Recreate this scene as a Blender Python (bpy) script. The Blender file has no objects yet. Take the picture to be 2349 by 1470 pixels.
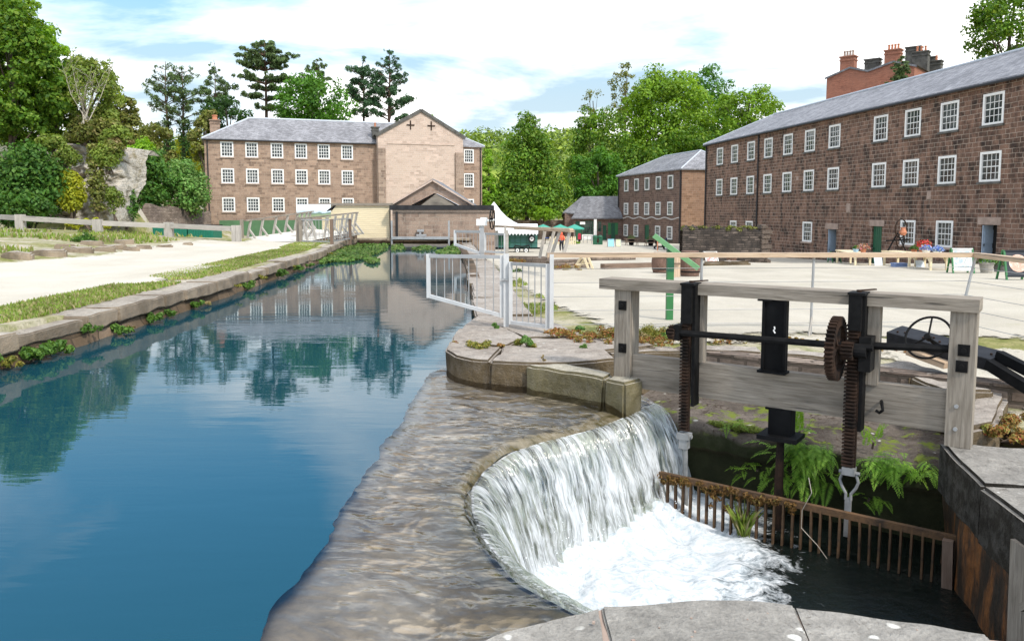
import bpy, bmesh, math, random
import numpy as np
from mathutils import Vector, Matrix

scene = bpy.context.scene
COL = scene.collection
R = math.radians
PI = math.pi

# ---------------------------------------------------------------- camera
EYE = 2.05                      # metres above the water of the canal (z = 0)
PITCH = R(5.1)
FPX, CXP, CYP = 1800.0, 1174.5, 646.0
cam_data = bpy.data.cameras.new('camera')
cam = bpy.data.objects.new('camera', cam_data)
COL.objects.link(cam)
cam.location = (0, 0, EYE)
cam.rotation_euler = (R(90) - PITCH, 0, 0)
cam_data.sensor_width = 36
cam_data.lens = 36 * FPX / 2349
cam_data.shift_y = -(735 - CYP) / 2349
cam_data.clip_start = 0.05
cam_data.clip_end = 5000
scene.camera = cam

# ---------------------------------------------------------------- sky, sun, exposure
SUN = Vector((0.50, -0.62, 0.80)).normalized()
world = bpy.data.worlds.new('World')
scene.world = world
world.use_nodes = True
wn, wl = world.node_tree.nodes, world.node_tree.links
bg = wn['Background']
sky = wn.new('ShaderNodeTexSky')
sky.sky_type = 'NISHITA'
sky.sun_disc = False
sky.sun_elevation = math.asin(SUN.z)
sky.sun_rotation = math.atan2(SUN.x, SUN.y)
sky.air_density = 1.0
sky.dust_density = 0.6
sky.ozone_density = 2.5
tc = wn.new('ShaderNodeTexCoord')
sep = wn.new('ShaderNodeSeparateXYZ')
wl.new(tc.outputs['Generated'], sep.inputs[0])
def wmath(op, a, b=None, clamp=False):
    n = wn.new('ShaderNodeMath'); n.operation = op; n.use_clamp = clamp
    for i, v in enumerate((a, b)):
        if v is None: continue
        if isinstance(v, (int, float)): n.inputs[i].default_value = v
        else: wl.new(v, n.inputs[i])
    return n.outputs[0]
zz = wmath('ADD', wmath('MAXIMUM', sep.outputs[2], 0.0), 0.22)
cmb = wn.new('ShaderNodeCombineXYZ')
wl.new(wmath('DIVIDE', sep.outputs[0], zz), cmb.inputs[0])
wl.new(wmath('DIVIDE', sep.outputs[1], zz), cmb.inputs[1])
cmap = wn.new('ShaderNodeMapping')
wl.new(cmb.outputs[0], cmap.inputs[0])
cmap.inputs['Location'].default_value = (11.2, 3.3, 0)
cmap.inputs['Rotation'].default_value = (0, 0, R(-24))
cmap.inputs['Scale'].default_value = (0.62, 0.95, 1)
cn = wn.new('ShaderNodeTexNoise')
wl.new(cmap.outputs[0], cn.inputs['Vector'])
cn.inputs['Scale'].default_value = 1.35
cn.inputs['Detail'].default_value = 7
cn.inputs['Roughness'].default_value = 0.56
cn.inputs['Distortion'].default_value = 0.35
cr = wn.new('ShaderNodeValToRGB')
cr.color_ramp.elements[0].position = 0.40
cr.color_ramp.elements[1].position = 0.60
wl.new(cn.outputs['Fac'], cr.inputs[0])
# more cloud low down, opener overhead
hz_ = wmath('SUBTRACT', 1.0, wmath('MULTIPLY', wmath('MAXIMUM', sep.outputs[2], 0.0), 1.15), True)
low = wn.new('ShaderNodeMapRange'); low.interpolation_type = 'SMOOTHSTEP'
wl.new(sep.outputs[2], low.inputs['Value'])
for k_, v_ in (('From Min', 0.34), ('From Max', 0.12), ('To Min', 0.0), ('To Max', 1.0)): low.inputs[k_].default_value = v_
over = wn.new('ShaderNodeMapRange'); over.interpolation_type = 'SMOOTHSTEP'       # white added overhead, out of view, to give neutral fill light
wl.new(sep.outputs[2], over.inputs['Value'])
for k_, v_ in (('From Min', 0.50), ('From Max', 0.80), ('To Min', 0.0), ('To Max', 0.28)): over.inputs[k_].default_value = v_
cf = wmath('ADD', wmath('ADD', wmath('MULTIPLY', cr.outputs[0], wmath('ADD', wmath('MULTIPLY', low.outputs[0], 0.50), 0.50)), over.outputs[0]), wmath('MULTIPLY', wmath('POWER', hz_, 12.0), 0.30), True)
pale = wn.new('ShaderNodeMix'); pale.data_type = 'RGBA'
wl.new(wmath('MULTIPLY', low.outputs[0], 0.95), pale.inputs['Factor'])
tint = wn.new('ShaderNodeMix'); tint.data_type = 'RGBA'; tint.blend_type = 'MULTIPLY'; tint.inputs['Factor'].default_value = 1
wl.new(sky.outputs[0], tint.inputs['A']); tint.inputs['B'].default_value = (0.66, 1.10, 1.25, 1)
wl.new(tint.outputs['Result'], pale.inputs['A'])
pale.inputs['B'].default_value = (3.05, 4.0, 4.6, 1)
cmix = wn.new('ShaderNodeMix'); cmix.data_type = 'RGBA'
wl.new(cf, cmix.inputs['Factor'])
wl.new(pale.outputs['Result'], cmix.inputs['A'])
cmix.inputs['B'].default_value = (11.5, 11.3, 11.0, 1)
wl.new(cmix.outputs['Result'], bg.inputs[0])
bg.inputs[1].default_value = 0.14

sun_data = bpy.data.lights.new('sun', 'SUN')
sun = bpy.data.objects.new('sun', sun_data)
COL.objects.link(sun)
sun.location = (30, -40, 60)
sun.rotation_euler = (-SUN).to_track_quat('-Z', 'Y').to_euler()
sun_data.energy = 2.5
sun_data.angle = R(6)
sun_data.color = (1.0, 0.94, 0.85)

scene.view_settings.view_transform = 'Standard'
scene.view_settings.look = 'None'
scene.view_settings.gamma = 1
scene.view_settings.exposure = 0.45
scene.cycles.use_denoising = True
scene.cycles.denoiser = 'OPENIMAGEDENOISE'
scene.cycles.max_bounces = 7
scene.cycles.diffuse_bounces = 3
scene.cycles.glossy_bounces = 3
scene.cycles.transparent_max_bounces = 12
scene.cycles.caustics_reflective = False
scene.cycles.caustics_refractive = False
scene.cycles.sample_clamp_indirect = 6

# ---------------------------------------------------------------- where a sight line meets a plane (used to measure the place)
_ct, _st = math.cos(PITCH), math.sin(PITCH)
def _ray(px, py):
    a = (px - CXP) / FPX; b = (CYP - py) / FPX
    return (a, _ct + b * _st, -_st + b * _ct)
def G(px, py, z):
    r = _ray(px, py); k = (z - EYE) / r[2]
    return Vector((r[0] * k, r[1] * k, z))
def A(px, py, Y):
    r = _ray(px, py); k = Y / r[1]
    return Vector((r[0] * k, Y, EYE + r[2] * k))
def PL(px, py, P, d):
    r = _ray(px, py)
    det = -r[0] * d[1] + d[0] * r[1]
    k = (-P[0] * d[1] + d[0] * P[1]) / det; t = (r[0] * P[1] - r[1] * P[0]) / det
    return t, EYE + r[2] * k
def sstep(a, b, x):
    t = min(1, max(0, (x - a) / (b - a))); return t * t * (3 - 2 * t)
def lerp(a, b, t): return a + (b - a) * t
def interp(pts, x):
    if x <= pts[0][0]: return pts[0][1]
    for (a, va), (b, vb) in zip(pts, pts[1:]):
        if x <= b: return va + (vb - va) * (x - a) / (b - a)
    return pts[-1][1]

# ---------------------------------------------------------------- objects, parts, labels
def tag(o, label=None, cat=None, group=None, kind=None):
    if label: o['label'] = label
    if cat: o['category'] = cat
    if group: o['group'] = group
    if kind: o['kind'] = kind
    return o
def thing(name, label, cat, loc=(0, 0, 0), group=None, rz=0):
    o = bpy.data.objects.new(name, None)
    o.empty_display_size = 0.2
    COL.objects.link(o)
    o.location = loc
    o.rotation_euler = (0, 0, rz)
    return tag(o, label, cat, group, 'thing')
def world_loc(o):
    v = Vector((0, 0, 0))
    while o is not None:
        v += o.location; o = o.parent
    return v
def link(name, me, mat, parent=None, local=False, bevel=0, smooth=False, loc=None):
    o = bpy.data.objects.new(name, me)
    COL.objects.link(o)
    mats = mat if isinstance(mat, (list, tuple)) else [mat]
    if len(me.materials) == 0:
        for m in mats: me.materials.append(m)
    if parent is not None:
        o.parent = parent
        if not local: o.location = -world_loc(parent)
    if loc is not None: o.location = loc
    if bevel:
        b = o.modifiers.new('bevel', 'BEVEL'); b.width = bevel; b.segments = 2; b.limit_method = 'ANGLE'; b.angle_limit = R(40)
    if smooth:
        me.polygons.foreach_set('use_smooth', [True] * len(me.polygons))
    return o
def copy_tree(o, parent=None):
    c = o.copy(); COL.objects.link(c); c.parent = parent
    for ch in list(o.children): copy_tree(ch, c)
    return c

class MB:
    """collects faces; build() links them as one mesh object with uvs in metres"""
    def __init__(s): s.v = []; s.f = []; s.uv = []; s.m = []
    def face(s, pts, uv=None, m=0):
        i = len(s.v); s.v.extend([tuple(p) for p in pts]); s.f.append(tuple(range(i, i + len(pts)))); s.uv.append(uv); s.m.append(m)
        return s
    def box8(s, p, m=0, uvl=False):
        # p: bottom ring 0-3 counter-clockwise from above, top ring 4-7
        for q in ((3, 2, 1, 0), (4, 5, 6, 7), (0, 1, 5, 4), (1, 2, 6, 5), (2, 3, 7, 6), (3, 0, 4, 7)):
            s.face([p[k] for k in q], None, m)
        return s
    def box(s, c, size, rz=0, m=0, M=None):
        hx, hy, hz = size[0] / 2, size[1] / 2, size[2] / 2
        pts = [Vector(q) for q in ((-hx, -hy, -hz), (hx, -hy, -hz), (hx, hy, -hz), (-hx, hy, -hz), (-hx, -hy, hz), (hx, -hy, hz), (hx, hy, hz), (-hx, hy, hz))]
        rot = M if M is not None else Matrix.Rotation(rz, 3, 'Z')
        return s.box8([rot @ q + Vector(c) for q in pts], m)
    def beam(s, a, b, w, h, up=(0, 0, 1), m=0):
        a, b = Vector(a), Vector(b); d = (b - a); L = d.length; d.normalize()
        side = d.cross(Vector(up))
        if side.length < 1e-4: side = d.cross(Vector((0, 1, 0)))
        side.normalize(); u = side.cross(d).normalized()
        off = (a.x * 3.1 + a.y * 1.7 + a.z * 2.3) % 7
        P = lambda t, x, y: a + d * (L * t) + side * (x * w / 2) + u * (y * h / 2)
        c = [(-1, -1), (1, -1), (1, 1), (-1, 1)]
        dist = [0, w, w + h, 2 * w + h, 2 * w + 2 * h]
        for k in range(4):
            x0, y0 = c[k]; x1, y1 = c[(k + 1) % 4]
            s.face([P(0, x0, y0), P(0, x1, y1), P(1, x1, y1), P(1, x0, y0)][::-1],
                   [(off, dist[k]), (off, dist[k + 1]), (off + L, dist[k + 1]), (off + L, dist[k])][::-1], m)
        s.face([P(0, x, y) for x, y in c], None, m)
        s.face([P(1, x, y) for x, y in c][::-1], None, m)
        return s
    def tube(s, path, rad, n=8, m=0, cap=True):
        path = [Vector(p) for p in path]
        rr = rad if isinstance(rad, (list, tuple)) else [rad] * len(path)
        rings = []; prev = None; L = 0; Ls = [0]
        for i, p in enumerate(path):
            d = (path[min(i + 1, len(path) - 1)] - path[max(i - 1, 0)]).normalized()
            if prev is None:
                ref = Vector((0, 0, 1)) if abs(d.z) < .9 else Vector((1, 0, 0))
            else: ref = prev
            x = (ref - d * ref.dot(d)).normalized(); y = d.cross(x); prev = x
            rings.append([p + x * (rr[i] * math.cos(2 * PI * k / n)) + y * (rr[i] * math.sin(2 * PI * k / n)) for k in range(n)])
            if i: L += (path[i] - path[i - 1]).length; Ls.append(L)
        for i in range(len(path) - 1):
            for k in range(n):
                k2 = (k + 1) % n; c0 = 2 * PI * rr[i] * k / n; c1 = 2 * PI * rr[i] * (k + 1) / n
                s.face([rings[i][k], rings[i][k2], rings[i + 1][k2], rings[i + 1][k]], [(Ls[i], c0), (Ls[i], c1), (Ls[i + 1], c1), (Ls[i + 1], c0)], m)
        if cap:
            s.face(rings[0][::-1], None, m); s.face(rings[-1], None, m)
        return s
    def cyl(s, a, b, r, n=12, m=0, r2=None):
        return s.tube([a, b], [r, r if r2 is None else r2], n, m)
    def lathe(s, c, prof, n=24, m=0, sx=1, sy=1):
        c = Vector(c)
        ring = lambda r, z: [c + Vector((r * sx * math.cos(2 * PI * k / n), r * sy * math.sin(2 * PI * k / n), z)) for k in range(n)]
        rs = [ring(r, z) for r, z in prof]
        for i in range(len(rs) - 1):
            for k in range(n):
                k2 = (k + 1) % n; r = prof[i][0]
                s.face([rs[i][k], rs[i][k2], rs[i + 1][k2], rs[i + 1][k]],
                       [(prof[i][1], 2 * PI * r * k / n), (prof[i][1], 2 * PI * r * (k + 1) / n), (prof[i + 1][1], 2 * PI * r * (k + 1) / n), (prof[i + 1][1], 2 * PI * r * k / n)], m)
        s.face(rs[0][::-1], None, m); s.face(rs[-1], None, m)
        return s
    def ring(s, c, axis, r, tr, n=32, k=6, m=0):
        c, ax = Vector(c), Vector(axis).normalized()
        x = ax.orthogonal().normalized(); y = ax.cross(x)
        pts = [c + x * (r * math.cos(2 * PI * i / n)) + y * (r * math.sin(2 * PI * i / n)) for i in range(n + 1)]
        return s.tube(pts, tr, k, m, cap=False)
    def disc(s, c, axis, r, n=24, m=0):
        c, ax = Vector(c), Vector(axis).normalized()
        x = ax.orthogonal().normalized(); y = ax.cross(x)
        return s.face([c + x * (r * math.cos(2 * PI * i / n)) + y * (r * math.sin(2 * PI * i / n)) for i in range(n)], None, m)
    def prism(s, pts, z0, z1, m=0, top=True, bottom=False):
        n = len(pts)
        zz0 = z0 if isinstance(z0, (list, tuple)) else [z0] * n
        zz1 = z1 if isinstance(z1, (list, tuple)) else [z1] * n
        L = 0
        for i in range(n):
            a, b = pts[i], pts[(i + 1) % n]; j = (i + 1) % n
            l = math.hypot(b[0] - a[0], b[1] - a[1])
            s.face([(a[0], a[1], zz0[i]), (b[0], b[1], zz0[j]), (b[0], b[1], zz1[j]), (a[0], a[1], zz1[i])], [(L, zz0[i]), (L + l, zz0[j]), (L + l, zz1[j]), (L, zz1[i])], m)
            L += l
        if top: s.face([(p[0], p[1], zz1[i]) for i, p in enumerate(pts)], None, m)
        if bottom: s.face([(p[0], p[1], zz0[i]) for i, p in enumerate(pts)][::-1], None, m)
        return s
    def mesh(s, name):
        me = bpy.data.meshes.new(name)
        me.from_pydata(s.v, [], s.f)
        lay = me.uv_layers.new(name='UVMap')
        flat = []
        for f, uv in zip(s.f, s.uv):
            if uv is None:
                p = [Vector(s.v[i]) for i in f]
                n = Vector((0, 0, 0))
                for i in range(len(p)):
                    a, b = p[i], p[(i + 1) % len(p)]
                    n += Vector(((a.y - b.y) * (a.z + b.z), (a.z - b.z) * (a.x + b.x), (a.x - b.x) * (a.y + b.y)))
                if n.length < 1e-12: n = Vector((0, 0, 1))
                n.normalize()
                if abs(n.z) > .95: uv = [(q.x, q.y) for q in p]
                else:
                    t = Vector((0, 0, 1)).cross(n).normalized(); b = n.cross(t)
                    uv = [(q.dot(t), q.dot(b)) for q in p]
            for q in uv: flat += [q[0], q[1]]
        lay.data.foreach_set('uv', flat)
        me.polygons.foreach_set('material_index', s.m)
        me.update()
        return me
    def build(s, name, mat, parent=None, local=False, bevel=0, smooth=False, weld=False, loc=None):
        me = s.mesh(name)
        if weld:
            bm = bmesh.new(); bm.from_mesh(me); bmesh.ops.remove_doubles(bm, verts=bm.verts, dist=1e-4); bm.to_mesh(me); bm.free()
        return link(name, me, mat, parent, local, bevel, smooth, loc)

def quads(name, V, mat, parent=None, smooth=False, uvs=None, tri=False, local=False):
    """V: (n, 4, 3) array of loose quads -> one mesh object"""
    V = np.asarray(V, dtype=np.float32); n, k = V.shape[0], V.shape[1]
    me = bpy.data.meshes.new(name)
    me.vertices.add(n * k); me.vertices.foreach_set('co', V.reshape(-1))
    me.loops.add(n * k); me.loops.foreach_set('vertex_index', np.arange(n * k, dtype=np.int32))
    me.polygons.add(n); me.polygons.foreach_set('loop_start', np.arange(0, n * k, k, dtype=np.int32))
    me.polygons.foreach_set('loop_total', np.full(n, k, dtype=np.int32))
    if uvs is not None:
        lay = me.uv_layers.new(name='UVMap'); lay.data.foreach_set('uv', np.asarray(uvs, dtype=np.float32).reshape(-1))
    me.update(calc_edges=True); me.validate()
    return link(name, me, mat, parent, local=local, smooth=smooth)

def grid(name, P, mat, parent=None, uv=None, smooth=True, attr=None, keep=None):
    """P: (a, b, 3) array of points -> one welded sheet"""
    P = np.asarray(P, dtype=np.float32); a, b = P.shape[:2]
    idx = np.arange(a * b).reshape(a, b)
    F = np.stack([idx[:-1, :-1], idx[1:, :-1], idx[1:, 1:], idx[:-1, 1:]], -1).reshape(-1, 4)
    if keep is not None: F = F[np.asarray(keep).reshape(-1)]
    me = bpy.data.meshes.new(name)
    me.vertices.add(a * b); me.vertices.foreach_set('co', P.reshape(-1))
    n = len(F)
    me.loops.add(n * 4); me.loops.foreach_set('vertex_index', F.reshape(-1).astype(np.int32))
    me.polygons.add(n); me.polygons.foreach_set('loop_start', np.arange(0, n * 4, 4, dtype=np.int32))
    me.polygons.foreach_set('loop_total', np.full(n, 4, dtype=np.int32))
    U = P[..., :2] if uv is None else np.asarray(uv)
    lay = me.uv_layers.new(name='UVMap'); lay.data.foreach_set('uv', U.reshape(-1, 2)[F.reshape(-1)].astype(np.float32).reshape(-1))
    if attr is not None:
        for key, val in attr.items():
            at = me.attributes.new(key, 'FLOAT', 'POINT'); at.data.foreach_set('value', np.asarray(val, dtype=np.float32).reshape(-1))
    me.update(calc_edges=True)
    return link(name, me, mat, parent, smooth=smooth)

def vnoise(x, y, seed=0):
    """cheap smooth 2-d noise for arrays, about -1..1"""
    x = np.asarray(x, float); y = np.asarray(y, float); rs = np.random.RandomState(seed); out = 0
    for k in range(6):
        a = rs.uniform(0, 2 * PI); p = rs.uniform(0, 6.28); fr = rs.uniform(.6, 1.7)
        out = out + np.sin((x * math.cos(a) + y * math.sin(a)) * fr + p + 1.3 * np.sin((x * math.sin(a) - y * math.cos(a)) * fr * .7 + p * 2))
    return out / 3.2

# ---------------------------------------------------------------- materials
class NT:
    def __init__(s, name):
        s.mat = bpy.data.materials.new(name); s.mat.use_nodes = True
        s.n, s.l = s.mat.node_tree.nodes, s.mat.node_tree.links
        s.b = s.n['Principled BSDF']; s.out = s.n['Material Output']
        s.tc = s.n.new('ShaderNodeTexCoord')
    def put(s, sock, v):
        if isinstance(v, bpy.types.NodeSocket): s.l.new(v, sock)
        elif isinstance(v, (tuple, list)) and len(v) == 3 and sock.type == 'RGBA': sock.default_value = (*v, 1)
        else: sock.default_value = v
    def map(s, vec=None, scale=(1, 1, 1), loc=(0, 0, 0), rot=(0, 0, 0)):
        m = s.n.new('ShaderNodeMapping'); s.l.new(vec if vec is not None else s.tc.outputs['Object'], m.inputs[0])
        m.inputs['Scale'].default_value = scale; m.inputs['Location'].default_value = loc; m.inputs['Rotation'].default_value = rot
        return m.outputs[0]
    def noise(s, scale, detail=4, rough=.55, vec=None, dist=0, col=False):
        t = s.n.new('ShaderNodeTexNoise'); s.l.new(vec if vec is not None else s.tc.outputs['Object'], t.inputs['Vector'])
        t.inputs['Scale'].default_value = scale; t.inputs['Detail'].default_value = detail; t.inputs['Roughness'].default_value = rough; t.inputs['Distortion'].default_value = dist
        return t.outputs['Color'] if col else t.outputs['Fac']
    def vor(s, scale, vec=None, feature='F1', out='Distance', rand=1):
        t = s.n.new('ShaderNodeTexVoronoi'); t.feature = feature; s.l.new(vec if vec is not None else s.tc.outputs['Object'], t.inputs['Vector'])
        t.inputs['Scale'].default_value = scale; t.inputs['Randomness'].default_value = rand
        return t.outputs[out]
    def ramp(s, fac, stops, interp='LINEAR'):
        r = s.n.new('ShaderNodeValToRGB'); s.l.new(fac, r.inputs[0]); r.color_ramp.interpolation = interp
        e = r.color_ramp.elements
        while len(e) < len(stops): e.new(.5)
        for k, (p, c) in enumerate(stops):
            e[k].position = p
            e[k].color = (c, c, c, 1) if isinstance(c, (int, float)) else (*c, 1)
        return r.outputs[0]
    def mix(s, fac, a, b, blend='MIX'):
        m = s.n.new('ShaderNodeMix'); m.data_type = 'RGBA'; m.blend_type = blend; m.clamp_factor = True
        s.put(m.inputs['Factor'], fac); s.put(m.inputs['A'], a); s.put(m.inputs['B'], b)
        return m.outputs['Result']
    def math(s, op, a, b=0.0, clamp=False):
        m = s.n.new('ShaderNodeMath'); m.operation = op; m.use_clamp = clamp; s.put(m.inputs[0], a); s.put(m.inputs[1], b)
        return m.outputs[0]
    def vadd(s, a, b, scale=1.0):
        q = s.n.new('ShaderNodeVectorMath'); q.operation = 'SCALE'; s.put(q.inputs[0], b); q.inputs['Scale'].default_value = scale
        m = s.n.new('ShaderNodeVectorMath'); m.operation = 'ADD'; s.put(m.inputs[0], a); s.l.new(q.outputs[0], m.inputs[1])
        return m.outputs[0]
    def bump(s, h, strength=.5, dist=.02, normal=None):
        b = s.n.new('ShaderNodeBump'); b.inputs['Strength'].default_value = strength; b.inputs['Distance'].default_value = dist; s.put(b.inputs['Height'], h)
        if normal is not None: s.l.new(normal, b.inputs['Normal'])
        return b.outputs[0]
    def attr(s, name):
        a = s.n.new('ShaderNodeAttribute'); a.attribute_name = name; return a.outputs['Fac']
    def hsv(s, col, h=.5, sat=1.0, v=1.0):
        x = s.n.new('ShaderNodeHueSaturation'); s.put(x.inputs['Hue'], h); s.put(x.inputs['Saturation'], sat); s.put(x.inputs['Value'], v); s.put(x.inputs['Color'], col)
        return x.outputs[0]
    def end(s, col, rough=.8, normal=None, metal=0, spec=.3):
        s.put(s.b.inputs['Base Color'], col); s.put(s.b.inputs['Roughness'], rough); s.b.inputs['Metallic'].default_value = metal
        s.b.inputs['Specular IOR Level'].default_value = spec
        if normal is not None: s.l.new(normal, s.b.inputs['Normal'])
        return s.mat

def masonry(name, c1, c2, mortar, bw, bh, ms=.012, stain=.5, stain_col=(.02, .017, .016), warp=.075, dark=(0.35, .65), patch=None, bump=.6, rough=.9, pale=0.0):
    t = NT(name); uv = t.tc.outputs['UV']
    w = t.noise(.9, 2, vec=uv, col=True); vec = t.vadd(uv, w, warp)
    w2 = t.noise(6, 3, vec=uv, col=True); vec = t.vadd(vec, w2, warp * .25)
    br = t.n.new('ShaderNodeTexBrick'); t.l.new(vec, br.inputs['Vector'])
    br.inputs['Color1'].default_value = (0, 0, 0, 1); br.inputs['Color2'].default_value = (1, 1, 1, 1); br.inputs['Mortar'].default_value = (.5, .5, .5, 1)
    br.inputs['Scale'].default_value = 1; br.inputs['Brick Width'].default_value = bw; br.inputs['Row Height'].default_value = bh
    br.inputs['Mortar Size'].default_value = ms; br.inputs['Mortar Smooth'].default_value = .3; br.offset = .46; br.squash = 1.35; br.squash_frequency = 3
    base = t.mix(br.outputs['Color'], c1, c2)
    n1 = t.noise(.5, 4, vec=uv); n2 = t.noise(14, 5, .7, vec=uv); n3 = t.noise(2.2, 5, .65, vec=t.map(uv, (1, .45, 1)))
    base = t.mix(t.ramp(n1, [(.35, 0), (.65, 1)]), base, patch or tuple(x * .82 for x in c1))
    base = t.mix(1, base, t.ramp(n2, [(.25, .62), (.75, 1.3)]), 'MULTIPLY')
    # weathered black stone: some whole blocks and streaked areas
    blk = t.math('MULTIPLY', t.ramp(n3, [(dark[0], 0), (dark[1], 1)]), t.ramp(br.outputs['Color'], [(.25, 1), (.95, .25)]))
    base = t.mix(t.math('MULTIPLY', blk, stain), base, stain_col)
    mort = t.mix(t.noise(3, 3, vec=uv), mortar, tuple(x * .6 for x in mortar))
    if stain > .8:
        big = t.ramp(t.noise(.16, 3, .6, vec=uv, dist=.4), [(.40, .25), (.60, 1.0)])
        soot = t.ramp(t.noise(1.1, 6, .72, vec=t.map(uv, (1.0, .55, 1)), dist=.3), [(.46, 0), (.60, .9)])
        base = t.mix(t.math('MULTIPLY', soot, big), base, stain_col)
    col = t.mix(t.math('MULTIPLY', br.outputs['Fac'], t.ramp(t.noise(1.3, 3, vec=uv), [(.3, .35), (.55, 1)])), base, mort)
    h = t.math('SUBTRACT', t.math('MULTIPLY', n2, .5), br.outputs['Fac'])
    return t.end(col, rough, t.bump(h, bump, .02))

def slate(name, c1, c2, tw=.32, th=.22, lich=.25):
    t = NT(name); uv = t.tc.outputs['UV']
    vec = t.vadd(uv, t.noise(3, 2, vec=uv, col=True), .03)
    br = t.n.new('ShaderNodeTexBrick'); t.l.new(vec, br.inputs['Vector'])
    br.inputs['Color1'].default_value = (0, 0, 0, 1); br.inputs['Color2'].default_value = (1, 1, 1, 1); br.inputs['Mortar'].default_value = (0, 0, 0, 1)
    br.inputs['Scale'].default_value = 1; br.inputs['Brick Width'].default_value = tw; br.inputs['Row Height'].default_value = th; br.inputs['Mortar Size'].default_value = .009
    base = t.mix(br.outputs['Color'], c1, c2)
    n1 = t.noise(.7, 5, .65, vec=t.map(uv, (1, .5, 1)))
    base = t.mix(1, base, t.ramp(n1, [(.3, .7), (.7, 1.35)]), 'MULTIPLY')
    base = t.mix(t.math('MULTIPLY', t.ramp(t.noise(9, 4, .7, vec=uv), [(.55, 0), (.75, 1)]), lich), base, (.42, .41, .36))
    base = t.mix(br.outputs['Fac'], base, (.06, .06, .065))
    return t.end(base, .55, t.bump(t.math('SUBTRACT', t.math('MULTIPLY', br.outputs['Color'], .4), br.outputs['Fac']), .5, .015), spec=.4)

def plain(name, c, rough=.6, metal=0, var=.2, scale=6, spec=.4, bump=0):
    t = NT(name); n = t.noise(scale, 5, .6)
    col = t.mix(1, c, t.ramp(n, [(.25, 1 - var), (.75, 1 + var)]), 'MULTIPLY')
    return t.end(col, rough, t.bump(n, bump, .01) if bump else None, metal, spec)

def wood(name, c1, c2, rough=.85, grain=1.0, dirt=.4, dark=(.05, .045, .04)):
    t = NT(name); uv = t.tc.outputs['UV']
    g = t.noise(1.2, 6, .7, vec=t.map(uv, (2.2, 34 * grain, 1)), dist=.4)
    g2 = t.noise(1.1, 3, vec=t.map(uv, (.8, 3, 1)))
    col = t.mix(t.ramp(g, [(.28, 0), (.72, 1)]), c1, c2)
    col = t.mix(t.math('MULTIPLY', t.ramp(g2, [(.5, 0), (.78, 1)]), dirt), col, dark)
    crack = t.ramp(t.noise(1, 4, .6, vec=t.map(uv, (.55, 17 * grain, 1)), dist=.5), [(.325, 1), (.36, 0)])
    col = t.mix(t.math('MULTIPLY', crack, .75), col, dark)
    return t.end(col, rough, t.bump(t.math('SUBTRACT', g, t.math('MULTIPLY', crack, 1.5)), .45, .006), spec=.25)

def leafmat(name, cols, trans=.3, rough=.55, clump=.35):
    t = NT(name)
    gi = t.n.new('ShaderNodeNewGeometry')
    k = len(cols)
    c = t.ramp(gi.outputs['Random Per Island'], [(i / max(1, k - 1), cols[i]) for i in range(k)])
    n = t.noise(clump, 2)
    c = t.mix(1, c, t.ramp(n, [(.3, .72), (.7, 1.25)]), 'MULTIPLY')
    t.put(t.b.inputs['Base Color'], c); t.b.inputs['Roughness'].default_value = rough; t.b.inputs['Specular IOR Level'].default_value = .25
    tr = t.n.new('ShaderNodeBsdfTranslucent'); t.l.new(t.hsv(c, .49, 1.1, 1.3), tr.inputs[0])
    mx = t.n.new('ShaderNodeMixShader'); mx.inputs[0].default_value = trans
    t.l.new(t.b.outputs[0], mx.inputs[1]); t.l.new(tr.outputs[0], mx.inputs[2]); t.l.new(mx.outputs[0], t.out.inputs[0])
    return t.mat

M = {}
M['stone_dark'] = masonry('dark_weathered_gritstone', (.19, .105, .073), (.29, .175, .122), (.56, .46, .37), .47, .25, .013, stain=.9, stain_col=(.030, .022, .018), dark=(.42, .62), patch=(.235, .135, .095))
M['stone_mid'] = masonry('brown_gritstone', (.21, .14, .10), (.45, .31, .225), (.52, .42, .34), .50, .24, .012, stain=.6, dark=(.48, .75), patch=(.36, .25, .185))
M['stone_pink'] = masonry('pale_pink_gritstone', (.42, .31, .245), (.66, .505, .41), (.74, .65, .56), .5, .22, .014, stain=.25, stain_col=(.10, .075, .06), dark=(.55, .8), patch=(.56, .43, .345))
M['stone_yard'] = masonry('purple_brown_gritstone', (.15, .09, .068), (.26, .165, .125), (.40, .33, .27), .55, .27, .013, stain=.7, dark=(.42, .7), patch=(.17, .11, .09))
M['stone_sunlit'] = masonry('sunlit_yard_gritstone', (.22, .125, .075), (.36, .22, .14), (.42, .33, .25), .55, .27, .013, stain=.4, dark=(.5, .75), patch=(.27, .16, .105))  # the yard gritstone again, with sunlight put into a brighter, more orange colour
M['stone_shed'] = masonry('soot_streaked_gritstone', (.22, .15, .11), (.42, .31, .235), (.50, .42, .34), .52, .25, .014, stain=.6, dark=(.46, .72), patch=(.36, .26, .20))
M['brick_red'] = masonry('red_brick', (.25, .095, .06), (.42, .17, .105), (.34, .2, .15), .23, .08, .008, stain=.3, dark=(.5, .8), patch=(.36, .15, .095))
M['rubble'] = masonry('grey_brown_rubble', (.19, .14, .11), (.42, .335, .27), (.12, .095, .075), .36, .13, .022, stain=.5, warp=.16, dark=(.45, .7), bump=1.0)
M['rubble_dark'] = masonry('black_rubble', (.07, .056, .047), (.25, .195, .16), (.045, .038, .032), .34, .12, .02, stain=.8, warp=.16, dark=(.4, .62), bump=1.0)
M['slate'] = slate('grey_slate', (.17, .165, .175), (.30, .295, .31))
M['slate_dark'] = slate('blue_grey_slate', (.115, .115, .125), (.20, .20, .215))
M['lead'] = plain('lead_ridge', (.52, .55, .60), .5, 0, .15)
M['white'] = plain('white_paint', (.82, .81, .78), .5, 0, .06)
M['black'] = plain('black_paint', (.007, .007, .0075), .7, 0, .5, spec=.10)
M['bitumen'] = plain('weathered_bitumen', (.032, .031, .033), .85, 0, .4, 3, spec=.2)
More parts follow.
